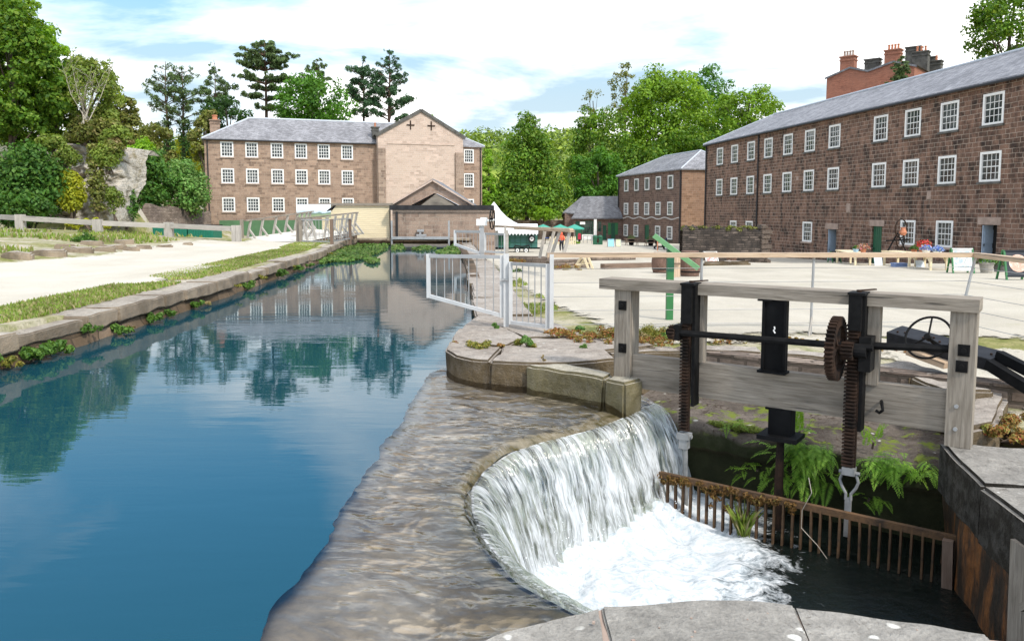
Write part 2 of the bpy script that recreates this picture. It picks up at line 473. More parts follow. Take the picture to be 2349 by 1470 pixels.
M['gutter'] = plain('black_iron_pipe', (.02, .02, .022), .5, 0, .3)
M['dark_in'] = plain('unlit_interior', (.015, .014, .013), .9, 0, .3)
M['dressed'] = plain('dressed_stone', (.36, .27, .22), .9, 0, .3, 3, bump=.4)
M['terracotta'] = plain('terracotta', (.50, .20, .11), .85, 0, .25, 9)
M['sootstone'] = plain('sooty_stone', (.10, .095, .085), .95, 0, .55, 2.5, bump=.5)
M['green_door'] = plain('dark_green_paint', (.015, .10, .05), .45, 0, .2)
M['green_mid'] = plain('mid_green_paint', (.035, .17, .055), .5, 0, .15)
M['green_pale'] = plain('pale_green_paint', (.19, .40, .19), .5, 0, .12)
M['green_hoard'] = plain('moss_green_paint', (.075, .16, .075), .7, 0, .18, 1.5)
M['green_teal'] = plain('teal_green_sheet', (.012, .16, .10), .5, 0, .15)
M['blue_door'] = plain('pale_blue_paint', (.38, .46, .55), .5, 0, .1)
t_ = NT('window_glass')
M['glass'] = t_.end(t_.mix(t_.ramp(t_.noise(.8, 3), [(.4, 0), (.65, 1)]), (.012, .014, .016), (.07, .085, .08)), .06, t_.bump(t_.noise(2.5, 2), .12, .05), spec=.7)
M['timber'] = wood('silver_grey_oak', (.15, .122, .092), (.37, .322, .265), dirt=.7)
M['timber_pale'] = wood('weathered_pale_timber', (.30, .27, .235), (.52, .48, .43), dirt=.3)
M['timber_rail'] = wood('varnished_rail_timber', (.40, .27, .17), (.64, .49, .35), .45, dirt=.2)
M['timber_yellow'] = wood('yellow_larch', (.72, .58, .36), (.86, .75, .53), .7, dirt=.12)
M['timber_brown'] = wood('brown_sleeper', (.13, .085, .06), (.27, .19, .14), dirt=.5)
M['barrel_wood'] = wood('barrel_oak', (.10, .058, .042), (.26, .16, .12), grain=.6, dirt=.4)
M['steel'] = plain('galvanised_steel', (.40, .40, .40), .42, .35, .18, 4)
M['steel_white'] = plain('pale_painted_steel', (.58, .575, .565), .5, .1, .12, 4)
M['iron'] = plain('black_iron', (.008, .0075, .0075), .65, 0, .6, 14, spec=.14, bump=.3)
t_ = NT('rusty_iron')
M['rust'] = t_.end(t_.mix(t_.ramp(t_.noise(6, 6, .7), [(.35, 0), (.62, 1)]), (.010, .008, .007), (.05, .027, .017)), .85, t_.bump(t_.noise(40, 4), .6, .006), spec=.2)
M['dull_steel'] = plain('weathered_zinc', (.27, .27, .265), .55, .2, .4, 9)
M['rubber'] = plain('black_rubber', (.02, .02, .02), .8)
M['tent'] = plain('white_canvas', (.84, .84, .85), .7, 0, .05, .5)
M['parasol'] = plain('green_canvas', (.06, .34, .25), .75, 0, .12)

# ================================================================ more materials: ground, stone, water
def ground_mat():
    t = NT('rough_grass_and_soil'); o = t.tc.outputs['Object']
    n1 = t.noise(.35, 5, .6); n2 = t.noise(3.0, 5, .7); n3 = t.noise(22, 4, .7)
    c = t.mix(t.ramp(n2, [(.35, 0), (.65, 1)]), (.15, .17, .045), (.30, .27, .12))
    c = t.mix(t.ramp(t.math('ADD', n1, t.math('MULTIPLY', n2, .25)), [(.56, 0), (.72, 1)]), c, (.46, .41, .33))
    c = t.mix(1, c, t.ramp(n3, [(.25, .6), (.75, 1.35)]), 'MULTIPLY')
    return t.end(c, .95, t.bump(n3, .5, .03), spec=.1)
M['ground'] = ground_mat()
def gravel_mat(name, c1, c2, weeds=0.0):
    t = NT(name)
    n1 = t.noise(.5, 4, .6); n2 = t.noise(5, 5, .7); n3 = t.noise(60, 3, .6)
    c = t.mix(t.ramp(n1, [(.3, 0), (.7, 1)]), c1, c2)
    c = t.mix(1, c, t.ramp(n3, [(.2, .62), (.8, 1.12)]), 'MULTIPLY')
    c = t.mix(t.ramp(n2, [(.58, 0), (.8, .6)]), c, tuple(x * .6 for x in c2))
    tk = t.ramp(t.noise(.6, 5, .6, vec=t.map(scale=(1, .25, 1), rot=(0, 0, R(-20)))), [(.5, 0), (.62, .4)])
    c = t.mix(tk, c, tuple(x * .78 for x in c1))
    if weeds: c = t.mix(t.math('MULTIPLY', t.ramp(t.noise(1.7, 5, .7), [(.6, 0), (.7, 1)]), weeds), c, (.30, .30, .10))
    t.end(c, .95, t.bump(t.math('ADD', n3, n2), .45, .02), spec=.1)
    # worn, ragged border: the sheet thins out to the ground below
    e = t.math('ADD', t.attr('edge'), t.math('MULTIPLY', t.math('SUBTRACT', t.noise(2.6, 5, .75), .5), 1.5))
    tr = t.n.new('ShaderNodeBsdfTransparent'); mx = t.n.new('ShaderNodeMixShader')
    t.l.new(t.ramp(e, [(.38, 0), (.52, 1)]), mx.inputs[0]); t.l.new(tr.outputs[0], mx.inputs[1]); t.l.new(t.b.outputs[0], mx.inputs[2]); t.l.new(mx.outputs[0], t.out.inputs[0])
    return t.mat
M['gravel'] = gravel_mat('pale_gravel', (.58, .53, .44), (.68, .635, .55))
M['yard'] = gravel_mat('pale_yard_gravel', (.50, .455, .375), (.62, .57, .48), .3)

def stone_mat(name, c1, c2, lichen=.5, spots=.6, moss=0.0, side=None, side_z=None):
    t = NT(name); o = t.tc.outputs['Object']
    n1 = t.noise(1.4, 5, .6); n2 = t.noise(9, 6, .7); n3 = t.noise(45, 4, .7)
    c = t.mix(t.ramp(n1, [(.32, 0), (.68, 1)]), c1, c2)
    c = t.mix(1, c, t.ramp(n2, [(.25, .62), (.75, 1.3)]), 'MULTIPLY')
    c = t.mix(1, c, t.ramp(n3, [(.25, .75), (.75, 1.2)]), 'MULTIPLY')
    dk = t.math('MULTIPLY', t.ramp(t.noise(17, 3, .6, dist=.6), [(.60 - .06 * (spots > .9), 0), (.66 - .06 * (spots > .9), 1)]), t.ramp(t.noise(2.2, 2), [(.45 - .1 * (spots > .9), 0), (.62 - .1 * (spots > .9), 1)]))
    c = t.mix(t.math('MULTIPLY', dk, spots), c, (.055, .038, .028))
    lv = t.ramp(t.vor(6.5, t.vadd(o, t.noise(9, 2, col=True), .07)), [(.14, 1), (.2, 0)])
    lm = t.ramp(t.noise(3.1, 2), [(.52, 0), (.6, 1)])
    c = t.mix(t.math('MULTIPLY', t.math('MULTIPLY', lv, lm), lichen), c, (.72, .70, .64))
    gi = t.n.new('ShaderNodeNewGeometry'); sp = t.n.new('ShaderNodeSeparateXYZ'); t.l.new(gi.outputs['Normal'], sp.inputs[0])
    if side is not None:      # upright faces are mixed towards the darker side colour
        f = t.ramp(t.math('ABSOLUTE', sp.outputs[2]), [(.35, 1), (.75, 0)])
        f = t.math('MULTIPLY', f, t.ramp(n2, [(.2, .6), (.55, 1)]))
        c = t.mix(f, c, t.mix(t.ramp(n1, [(.4, 0), (.6, 1)]), side, tuple(x * 1.8 for x in side)))
    if moss:
        f = t.math('MULTIPLY', t.ramp(sp.outputs[2], [(.3, 0), (.8, 1)]), t.ramp(t.noise(4.2, 4, .65), [(.55, 0), (.62, 1)]))
        c = t.mix(t.math('MULTIPLY', f, moss), c, (.15, .19, .025))
    return t.end(c, .9, t.bump(t.math('ADD', t.math('MULTIPLY', n2, 1.0), t.math('MULTIPLY', n3, .5)), .9, .03), spec=.2)
M['quay'] = stone_mat('worn_grey_gritstone', (.30, .255, .215), (.42, .375, .33), .6, .55, side=(.085, .062, .035))
M['parapet'] = stone_mat('lichened_grey_stone', (.24, .225, .20), (.37, .345, .31), .9, .5, side=(.05, .045, .03))
M['coping'] = stone_mat('canal_coping_stone', (.31, .27, .225), (.45, .40, .34), .45, .7, side=(.20, .155, .11))
M['yellowstone'] = stone_mat('algae_tinted_stone', (.33, .30, .235), (.46, .42, .34), .5, .2, side=(.13, .11, .06))
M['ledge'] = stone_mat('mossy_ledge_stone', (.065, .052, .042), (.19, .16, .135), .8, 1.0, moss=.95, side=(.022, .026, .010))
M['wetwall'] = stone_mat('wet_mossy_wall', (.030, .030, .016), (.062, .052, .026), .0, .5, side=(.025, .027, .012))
M['bankwall'] = masonry('algae_stained_bank_wall', (.13, .085, .05), (.30, .21, .14), (.07, .05, .03), .6, .26, .022, stain=.5, stain_col=(.07, .045, .018), warp=.14, bump=1.0)
M['moss'] = leafmat('bright_moss', [(.10, .15, .02), (.20, .25, .03), (.13, .17, .03)], .1)
M['pitstone'] = stone_mat('pit_top_stone', (.22, .205, .185), (.35, .325, .29), .9, .6, side=(.018, .015, .011))
def rock_mat():
    t = NT('limestone_crag'); 
    n1 = t.noise(.9, 8, .72, vec=t.map(scale=(.7, .7, 2.1), rot=(0, R(24), 0)), dist=.7); n2 = t.noise(4, 6, .75); 
    c = t.ramp(n1, [(.34, (.08, .065, .045)), (.41, (.42, .37, .29)), (.52, (.74, .68, .60)), (.62, (.62, .54, .42)), (.7, (.36, .28, .16))])
    c = t.mix(1, c, t.ramp(n2, [(.25, .6), (.75, 1.25)]), 'MULTIPLY')
    c = t.mix(t.ramp(t.noise(1.1, 4), [(.58, 0), (.7, .6)]), c, (.26, .20, .075))
    return t.end(c, .95, t.bump(t.math('ADD', n2, n1), .9, .25), spec=.1)
M['rock'] = rock_mat()

def water_mat(name, deep, ior, wave_scale, strength, stretch, rough=.02, fine=0.0):
    t = NT(name)
    v = t.map(scale=stretch)
    h = t.math('ADD', t.noise(wave_scale, 3, .5, vec=v, dist=.3), t.math('MULTIPLY', t.noise(wave_scale * .21, 2, vec=v), 1.2))
    if fine: h = t.math('ADD', h, t.math('MULTIPLY', t.noise(wave_scale * 4.5, 2, vec=v), fine))
    nm = t.bump(h, strength, .05)
    d = t.n.new('ShaderNodeBsdfDiffuse'); t.put(d.inputs[0], deep)
    g = t.n.new('ShaderNodeBsdfGlossy'); g.inputs['Roughness'].default_value = rough; t.l.new(nm, g.inputs['Normal'])
    f = t.n.new('ShaderNodeFresnel'); f.inputs[0].default_value = ior; t.l.new(nm, f.inputs['Normal'])
    mx = t.n.new('ShaderNodeMixShader'); t.l.new(f.outputs[0], mx.inputs[0]); t.l.new(d.outputs[0], mx.inputs[1]); t.l.new(g.outputs[0], mx.inputs[2])
    t.l.new(mx.outputs[0], t.out.inputs[0])
    return t.mat
M['canal'] = water_mat('deep_blue_green_water', (.009, .058, .082), 1.85, 1.7, .032, (.55, 2.2, 1), .012, .14)

def apron_water_mat():
    t = NT('shallow_running_water'); uv = t.tc.outputs['UV']
    v = t.vadd(t.map(uv, (2.3, 1.5, 1), rot=(0, 0, R(14))), t.noise(.9, 2, vec=uv, col=True), .9)
    h = t.math('ADD', t.noise(2.1, 1.6, .45, vec=v, dist=.35), t.math('MULTIPLY', t.noise(6.5, 1.5, .4, vec=v, dist=.3), .30))
    h = t.math('MULTIPLY', h, t.attr('flow'))
    nm = t.bump(h, .55, .10)
    tr = t.n.new('ShaderNodeBsdfTransparent'); tr.inputs[0].default_value = (.94, .93, .88, 1)
    g = t.n.new('ShaderNodeBsdfGlossy'); g.inputs['Roughness'].default_value = .03; t.l.new(nm, g.inputs['Normal'])
    f = t.n.new('ShaderNodeFresnel'); f.inputs[0].default_value = 1.58; t.l.new(nm, f.inputs['Normal'])
    mx = t.n.new('ShaderNodeMixShader'); t.l.new(f.outputs[0], mx.inputs[0]); t.l.new(tr.outputs[0], mx.inputs[1]); t.l.new(g.outputs[0], mx.inputs[2])
    t.l.new(mx.outputs[0], t.out.inputs[0])
    return t.mat
M['apron_water'] = apron_water_mat()
def bed_mat():
    t = NT('silted_weir_bed'); uv = t.tc.outputs['UV']
    n1 = t.noise(1.3, 4, .6, dist=.4); n2 = t.noise(7, 5, .7, dist=.3)
    c = t.ramp(n1, [(.28, (.22, .17, .12)), (.40, (.50, .42, .34)), (.60, (.70, .62, .54)), (.75, (.40, .33, .22))])
    c = t.mix(1, c, t.ramp(n2, [(.25, .7), (.75, 1.25)]), 'MULTIPLY')
    c = t.mix(t.math('MULTIPLY', t.attr('lip'), t.ramp(n2, [(.3, .4), (.6, 1)])), c, (.10, .085, .03))
    return t.end(c, .8, t.bump(n2, .5, .03))
M['bed'] = bed_mat()
def fall_mat(name, seed, dens):
    t = NT(name); uv = t.tc.outputs['UV']     # u along the lip, v down the fall (metres)
    w = t.vadd(uv, t.noise(2.0, 2, vec=uv, col=True), .12)
    n1 = t.noise(1, 4, .62, vec=t.map(w, (21, 2.4, 1), (seed, 0, 0)), dist=.5)
    n2 = t.noise(1, 3, .6, vec=t.map(w, (75, 4.5, 1), (0, seed, 0)), dist=.3)
    n3 = t.noise(1, 2, .5, vec=t.map(uv, (3.2, 2.2, 1), (seed, seed, 0)))
    s = t.math('ADD', t.math('MULTIPLY', n1, .62), t.math('ADD', t.math('MULTIPLY', n2, .30), t.math('MULTIPLY', n3, .34)))
    s = t.math('ADD', s, t.math('MULTIPLY', t.attr('down'), .11))
    f = t.ramp(s, [(dens, 0), (dens + .17, 1)])
    nm = t.bump(n2, .8, .02)
    dif = t.n.new('ShaderNodeBsdfDiffuse'); dif.inputs[0].default_value = (.86, .88, .90, 1); t.l.new(nm, dif.inputs['Normal'])
    trl = t.n.new('ShaderNodeBsdfTranslucent'); trl.inputs[0].default_value = (.86, .88, .90, 1)
    wh = t.n.new('ShaderNodeMixShader'); wh.inputs[0].default_value = .35; t.l.new(dif.outputs[0], wh.inputs[1]); t.l.new(trl.outputs[0], wh.inputs[2])
    tr = t.n.new('ShaderNodeBsdfTransparent'); tr.inputs[0].default_value = (.80, .82, .74, 1)
    g = t.n.new('ShaderNodeBsdfGlossy'); g.inputs['Roughness'].default_value = .12; t.l.new(nm, g.inputs['Normal'])
    cl = t.n.new('ShaderNodeMixShader'); cl.inputs[0].default_value = .16; t.l.new(tr.outputs[0], cl.inputs[1]); t.l.new(g.outputs[0], cl.inputs[2])
    mx = t.n.new('ShaderNodeMixShader'); t.l.new(f, mx.inputs[0]); t.l.new(cl.outputs[0], mx.inputs[1]); t.l.new(wh.outputs[0], mx.inputs[2])
    t.l.new(mx.outputs[0], t.out.inputs[0])
    return t.mat
def pool_mat():
    t = NT('churned_pool_water'); o = t.tc.outputs['Object']
    w = t.vadd(o, t.noise(1.6, 3, col=True), .5)
    n1 = t.noise(2.3, 6, .68, vec=t.map(w, (1, 1, 1), rot=(0, 0, R(30))), dist=.5); n2 = t.noise(12, 5, .7, vec=w)
    n4 = t.noise(1.0, 3, vec=t.map(w, (5, 22, 1), rot=(0, 0, R(35))))
    a = t.attr('foam')
    s = t.math('ADD', a, t.math('MULTIPLY', t.math('SUBTRACT', t.math('ADD', t.math('MULTIPLY', n1, .6), t.math('MULTIPLY', n2, .4)), .5), 2.0))
    f = t.ramp(s, [(.40, 0), (.50, .35), (.74, 1)])
    sparkle = t.math('MULTIPLY', t.ramp(n4, [(.66, 0), (.72, 1)]), t.ramp(a, [(.02, 0), (.3, .8)]))
    f = t.math('MAXIMUM', f, sparkle)
    nm = t.bump(t.math('ADD', n1, t.math('MULTIPLY', n2, .5)), .5, .06)
    d = t.n.new('ShaderNodeBsdfDiffuse'); d.inputs[0].default_value = (.006, .009, .008, 1)
    g = t.n.new('ShaderNodeBsdfGlossy'); g.inputs['Roughness'].default_value = .04; t.l.new(nm, g.inputs['Normal'])
    fr = t.n.new('ShaderNodeFresnel'); fr.inputs[0].default_value = 1.33; t.l.new(nm, fr.inputs['Normal'])
    wt = t.n.new('ShaderNodeMixShader'); t.l.new(fr.outputs[0], wt.inputs[0]); t.l.new(d.outputs[0], wt.inputs[1]); t.l.new(g.outputs[0], wt.inputs[2])
    wh = t.n.new('ShaderNodeBsdfDiffuse'); t.l.new(t.mix(t.ramp(n2, [(.3, 0), (.6, 1)]), (.36, .43, .47), (.70, .72, .74)), wh.inputs[0]); t.l.new(nm, wh.inputs['Normal'])
    mx = t.n.new('ShaderNodeMixShader'); t.l.new(f, mx.inputs[0]); t.l.new(wt.outputs[0], mx.inputs[1]); t.l.new(wh.outputs[0], mx.inputs[2])
    t.l.new(mx.outputs[0], t.out.inputs[0])
    return t.mat
M['pool'] = pool_mat()

# ================================================================ the lie of the land
LBP = [(-12, -6.0), (0, -6.3), (10, -6.63), (12, -6.58), (15.5, -6.72), (18, -6.8), (22, -7.05), (32.3, -7.8), (37, -8.5), (42, -9.15), (45, -9.4), (49, -9.4)]
RBP = [(-12, -.4), (12.8, -.62), (13.7, -.6), (28.8, -1.69), (38, -2.5), (47, -3.3), (50, -3.5)]
def LB(y): return interp(LBP, y)
def RB(y): return interp(RBP, y)
def land_left(x, y):
    z = .43
    fall_ = max(sstep(45.5, 53, y), sstep(40.5, 45.5, y) * sstep(-14.8, -16.8, x))
    z += sstep(-11, -25, x) * .62 * (1 - fall_) + .10 * sstep(-10, -16, x)
    z += -1.45 * fall_ * sstep(-30, -25.5, x)
    xb = -.487 * y
    cl = sstep(xb + .2, xb - 1.6, x) * sstep(54.0, 57.5, y)             # the plateau above the crag
    z = lerp(z, 6.3 + .05 * (-27 - x) + .03 * (y - 53), cl)
    return z
def land_right(x, y):
    z = .15 - .024 * (min(y, 106) - 12) if y > 12 else lerp(-.03, .15, sstep(9.6, 12, y))
    wallx = 19.52 + (79.4 - y) * .1376                                   # the long mill stands here
    z -= .58 * sstep(6, 20, x) * sstep(36, 50, y) * (1 - sstep(76, 92, y))
    z += sstep(wallx + 10.5, wallx + 26, x) * 7 * sstep(28, 40, y)
    return z
def land(x, y):
    if y < 49.5: return land_left(x, y) if x < -4 else land_right(x, y)
    t = sstep(-9.5, -1.5, x)
    z = lerp(land_left(x, y), land_right(x, y), t)
    return z + sstep(125, 200, y) * 3

def ground_sheet():
    ys = list(np.arange(-12, 8, 2.0)) + list(np.arange(8, 14, .25)) + list(np.arange(14, 56, .7)) + list(np.arange(56, 130, 3.0)) + [135, 150, 180, 230, 320, 480, 800, 1500]
    nl, nm, nr = 60, 10, 90
    P = []
    for y in ys:
        l, r = LB(y) - .35, RB(y) + .25
        row = []
        for k in range(nl):
            t = 1 - k / (nl - 1); x = l - 60 * t ** 1.8 - 900 * t ** 9
            row.append((x, y, land(x, y) - (.4 if k == nl - 1 and y < 49 else 0)))
        for k in range(1, nm):
            x = lerp(l, r, k / nm); row.append((x, y, land(x, y)))
        for k in range(nr):
            t = k / (nr - 1); x = r + 8 * t + 60 * t ** 2.2 + 900 * t ** 9
            row.append((x, y, land(x, y)))
        P.append(row)
    P = np.array(P)
    c = (P[:-1, :-1] + P[1:, 1:]) / 2
    keep = np.ones(c.shape[:2], bool)
    keep[:, nl - 1:nl + nm - 1] = c[:, nl - 1:nl + nm - 1, 1] > 49.6
    off = (c[..., 0] - 1.715) * .581 + (c[..., 1] - 8.1535) * .814
    keep &= ~((c[..., 1] < 11.2) & (c[..., 0] > -5) & (c[..., 0] < 4.75) & ~((off > 2.15) & (c[..., 0] > 1.2)))
    P[..., 2] += .03 * vnoise(P[..., 0] * .8, P[..., 1] * .8, 3) * (P[..., 1] < 60)
    return tag(grid('ground', P, M['ground'], keep=keep), kind='structure')
ground_sheet()

def strip_sheet(name, lo, hi, n, m, mat, lift=.035):
    """a sheet between two border lines given as point lists, laid on the land"""
    def along(pts, k):
        d = [0]
        for a, b in zip(pts, pts[1:]): d.append(d[-1] + math.hypot(b[0] - a[0], b[1] - a[1]))
        out = []
        for i in range(k):
            s = d[-1] * i / (k - 1)
            out.append((interp(list(zip(d, [p[0] for p in pts])), s), interp(list(zip(d, [p[1] for p in pts])), s)))
        return out
    a, b = along(lo, n), along(hi, n)
    P = np.zeros((n, m, 3)); E = np.zeros((n, m))
    for i in range(n):
        w = math.hypot(b[i][0] - a[i][0], b[i][1] - a[i][1])
        for j in range(m):
            t = j / (m - 1); x, y = lerp(a[i][0], b[i][0], t), lerp(a[i][1], b[i][1], t)
            P[i, j] = (x, y, land(x, y) + lift); E[i, j] = min(1, min(t, 1 - t) * w / 1.0, i / (n - 1) * 90 + (0 if name == 'courtyard' else 1))
    P[..., 2] += .03 * vnoise(P[..., 0] * .8, P[..., 1] * .8, 3) * (P[..., 1] < 60)
    return tag(grid(name, P, mat, attr={'edge': E}), kind='structure')
lo = [(-8.2, -8), (-8.2, 4)] + [tuple(G(*p, .45)[:2]) for p in ((0, 738), (230, 694), (420, 642), (560, 606), (680, 580), (735, 566))] + [(-10.3, 43.0), (-10.2, 47)]
hi = [(-16, -8), (-16.5, 8)] + [tuple(G(*p, .6)[:2]) for p in ((0, 602), (200, 585), (330, 568), (450, 553), (540, 553))] + [(-14.7, 45), (-14.2, 50)]
strip_sheet('gravel_path', lo, hi, 90, 30, M['gravel'])
lo = [(RB(y) + 1.05 + (0 if y > 14 else .6), y) for y in (11.35, 12.3, 14, 20, 28, 38, 47)] + [(-2, 52), (-4, 60), (-3.5, 75), (0, 100), (4, 118)]
hi = [(19.52 + (79.4 - y) * .1376 + .4, y) for y in (11.35, 12.3, 20, 28, 34, 44, 55, 66, 79)] + [(20.6, 92), (16, 112), (15.5, 118)]
strip_sheet('courtyard', lo, hi, 130, 60, M['yard'])

def on_land(px, py, dz=0.0):
    r = _ray(px, py); y, st = 12.0, .25          # walk along the sight line until it goes under the land
    while y < 220:
        k = y / r[1]
        if EYE + r[2] * k <= land(r[0] * k, y) + dz: break
        y += st
    return Vector((r[0] / r[1] * y, y, land(r[0] / r[1] * y, y)))

strip_sheet('courtyard_edge', [(1.7, 11.05), (4.6, 10.95), (5.0, 9.2), (5.1, 6.0)], [(1.9, 11.8), (5.6, 11.9), (9.5, 10.5), (10, 6)], 40, 14, M['yard'], .028)

# far hills
t_ = NT('wooded_hillside'); n_ = t_.noise(.05, 5, .6)
M['hillgreen'] = t_.end(t_.mix(t_.ramp(n_, [(.4, 0), (.6, 1)]), (.10, .17, .03), (.26, .33, .06)), .95, spec=.05)
def hill_z(x, y):
    b = sstep(150, 330, y)
    prof = interp([(-420, 46), (-150, 30), (-110, 25), (-85, 27), (-40, 33), (-10, 33), (25, 31), (60, 30), (160, 38), (420, 46)], x)
    return -3 + b * prof + 1.5 * math.sin(x * .07) * b
hx = np.linspace(-420, 420, 80); hyy = np.linspace(140, 420, 30)
tag(grid('hills', np.array([[(x, y, hill_z(x, y)) for x in hx] for y in hyy]), M['hillgreen']), kind='structure')

# ================================================================ canal water, weir, pool
CREST = [(-.55, 10.7), (-.89, 10.25), (-1.07, 9.8), (-1.07, 8.9), (-1.08, 8.26), (-1.12, 7.09), (-1.15, 6.06), (-1.16, 5.44), (-1.17, 4.77), (-1.2, 4.09), (-1.23, 3.5), (-1.27, 2.4)]
LIP = [(1.62, 8.75), (1.3, 8.27), (1.1, 8.02), (.76, 7.62), (.31, 7.26), (-.02, 6.9), (-.23, 6.43), (-.32, 5.98), (-.29, 5.49), (-.2, 5.05), (-.07, 4.72), (.07, 4.48), (.23, 4.26), (.37, 4.1), (.5, 3.98), (.85, 3.6)]
def resample(pts, n):
    d = [0]
    for a, b in zip(pts, pts[1:]): d.append(d[-1] + math.hypot(b[0] - a[0], b[1] - a[1]))
    s = np.linspace(0, d[-1], n)
    q = np.stack([np.interp(s, d, [p[0] for p in pts]), np.interp(s, d, [p[1] for p in pts])], -1)
    for _ in range(4): q[1:-1] = (q[:-2] + 2 * q[1:-1] + q[2:]) / 4
    return q, s
cq, _ = resample(CREST, 150)
cq[2:-1, 0] += (.022 * vnoise(cq[:, 1] * 5, cq[:, 1] * 3, 51) + .014 * vnoise(cq[:, 1] * 17, cq[:, 1] * 9, 52))[2:-1]
cw = MB()
cw.face([(x, y, 0) for x, y in ([(-12, -12), (-1.3, -12)] + [(a, b) for a, b in cq[::-1]] + [(-.2, 12.5), (-.3, 20), (-.8, 30), (-2.4, 50), (-12, 50)])])
tag(cw.build('canal_water', M['canal']), kind='structure')
n, m = 150, 90
lq, ls = resample(LIP, n)
T = np.linspace(0, 1, m)[None, :, None]
XY = cq[:, None] * (1 - T) + lq[:, None] * T
tt = np.broadcast_to(T[..., 0], (n, m))
drop = -.045 * tt - .07 * np.clip((tt - .9) / .1, 0, 1) ** 2
flow = np.clip(tt * 3.2 + .10, .1, 1) * np.clip(1.15 - .35 * (tt > .0), 0, 1)
wav = (.006 * vnoise(XY[..., 0] * 9, XY[..., 1] * 14, 5) + .006 * vnoise(XY[..., 0] * 4, XY[..., 1] * 8, 15)) * np.clip(tt * 2, 0, 1)
uvw = np.stack([XY[..., 1] + .15 * XY[..., 0], XY[..., 0]], -1)
tag(grid('weir_water', np.concatenate([XY, (drop + .002 + wav)[..., None]], -1), M['apron_water'], uv=uvw, attr={'flow': flow}), kind='structure')
bz = drop - .075 + .02 * vnoise(XY[..., 0] * 3, XY[..., 1] * 3, 8)
bz[:, 0] = -.07
XYb = XY.copy(); XYb[:, 0, 0] -= 1.2
tag(grid('weir_bed', np.concatenate([XYb, bz[..., None]], -1), M['bed'], uv=uvw, attr={'lip': np.clip((tt - .35) / .6, 0, 1) ** 1.5}), kind='structure')
# curved weir wall below the lip
ang = np.gradient(lq, axis=0); inward = np.stack([-ang[:, 1], ang[:, 0]], -1); inward /= np.linalg.norm(inward, axis=1)[:, None]
zs = np.linspace(-.13, -2.0, 24)
W = np.zeros((n, 24, 3)); W[..., :2] = (lq - inward * .03)[:, None]; W[..., 2] = zs[None]
W[..., :2] += inward[:, None] * (.05 * vnoise(ls[:, None] * 5, zs[None] * 6, 2))[..., None]
tag(grid('weir_wall', W, M['wetwall']), kind='structure')
# the fall: two sheets of water, one a hand's breadth before the other
k = 46
tf = np.linspace(0, .47, k)
fall = thing('waterfall', 'white curved sheet of water pouring over the crescent weir into the pool', 'waterfall', (.6, 6.2, -1.1))
for layer, (v0, seed, dens, th) in enumerate(((.78, 3.3, .575, .0), (1.0, 9.1, .62, .02))):
    S = np.zeros((n, k, 3)); rip = .018 * np.sin(ls * 37 + 3 * np.sin(ls * 9 + seed)) + .012 * np.sin(ls * 91 + seed)
    vel = (v0 + .5 * rip[:, None] * 8) * tf[None]
    S[..., :2] = lq[:, None] + inward[:, None] * (vel + th * 1.0)[..., None]
    S[..., 2] = -.112 - 4.9 * tf[None] ** 2 + rip[:, None] * tf[None]
    UV = np.stack([np.broadcast_to(ls[:, None], (n, k)), np.broadcast_to((4.9 * tf ** 2 + .6 * tf)[None], (n, k))], -1)
    grid('water_sheet', S, fall_mat('falling_water_%s' % ('inner', 'outer')[layer], seed, dens), fall, uv=UV, attr={'down': np.broadcast_to(np.clip(tf / .47, 0, 1)[None], (n, k))}).location = -fall.location
# pool
base = lq + inward * .40
px_ = np.linspace(-.6, 5.2, 150); py_ = np.linspace(2.9, 9.3, 160)
X, Y = np.meshgrid(px_, py_, indexing='ij')
D = np.full(X.shape, 9.0)
for b in base[10:-12]: D = np.minimum(D, np.hypot(X - b[0], Y - b[1]))
# the white water drifts down-stream (towards the near right)
foam = np.clip(1.45 - D / 1.75 - .55 * np.clip((X - 2.05), 0, 9) - .12 * np.clip(Y - 6.6, 0, 9), 0, 1.2)
Z = -1.1 + .05 * vnoise(X * 4, Y * 4, 4) * np.clip(foam, .12, 1) + .16 * np.exp(-(D / .22) ** 2) + .035 * vnoise(X * 11, Y * 11, 6) * np.clip(foam - .2, 0, 1)
tag(grid('pool_water', np.stack([X, Y, Z], -1), M['pool'], attr={'foam': foam}), kind='structure')
# splash drops thrown up where the sheet lands
rs = np.random.RandomState(4); q = []
for _ in range(700):
    i = rs.randint(14, n - 14); b = base[i] + inward[i] * rs.normal(0, .13) + rs.normal(0, .05, 2)
    h = abs(rs.normal(0, .13)); c = np.array([b[0], b[1], -1.02 + h]); s = rs.uniform(.003, .007) * (1 - min(.6, h))
    ax = rs.normal(size=(4, 3)); ax /= np.linalg.norm(ax, axis=1)[:, None]
    a, bb = ax[0], np.cross(ax[0], ax[1]); bb /= np.linalg.norm(bb)
    cc = np.cross(a, bb)
    for f in ((a, bb), (bb, cc), (cc, a)):
        q.append([c - f[0] * s - f[1] * s, c + f[0] * s - f[1] * s, c + f[0] * s + f[1] * s, c - f[0] * s + f[1] * s])
tag(quads('spray', q, plain('white_spray', (.9, .92, .94), .4)), kind='stuff')

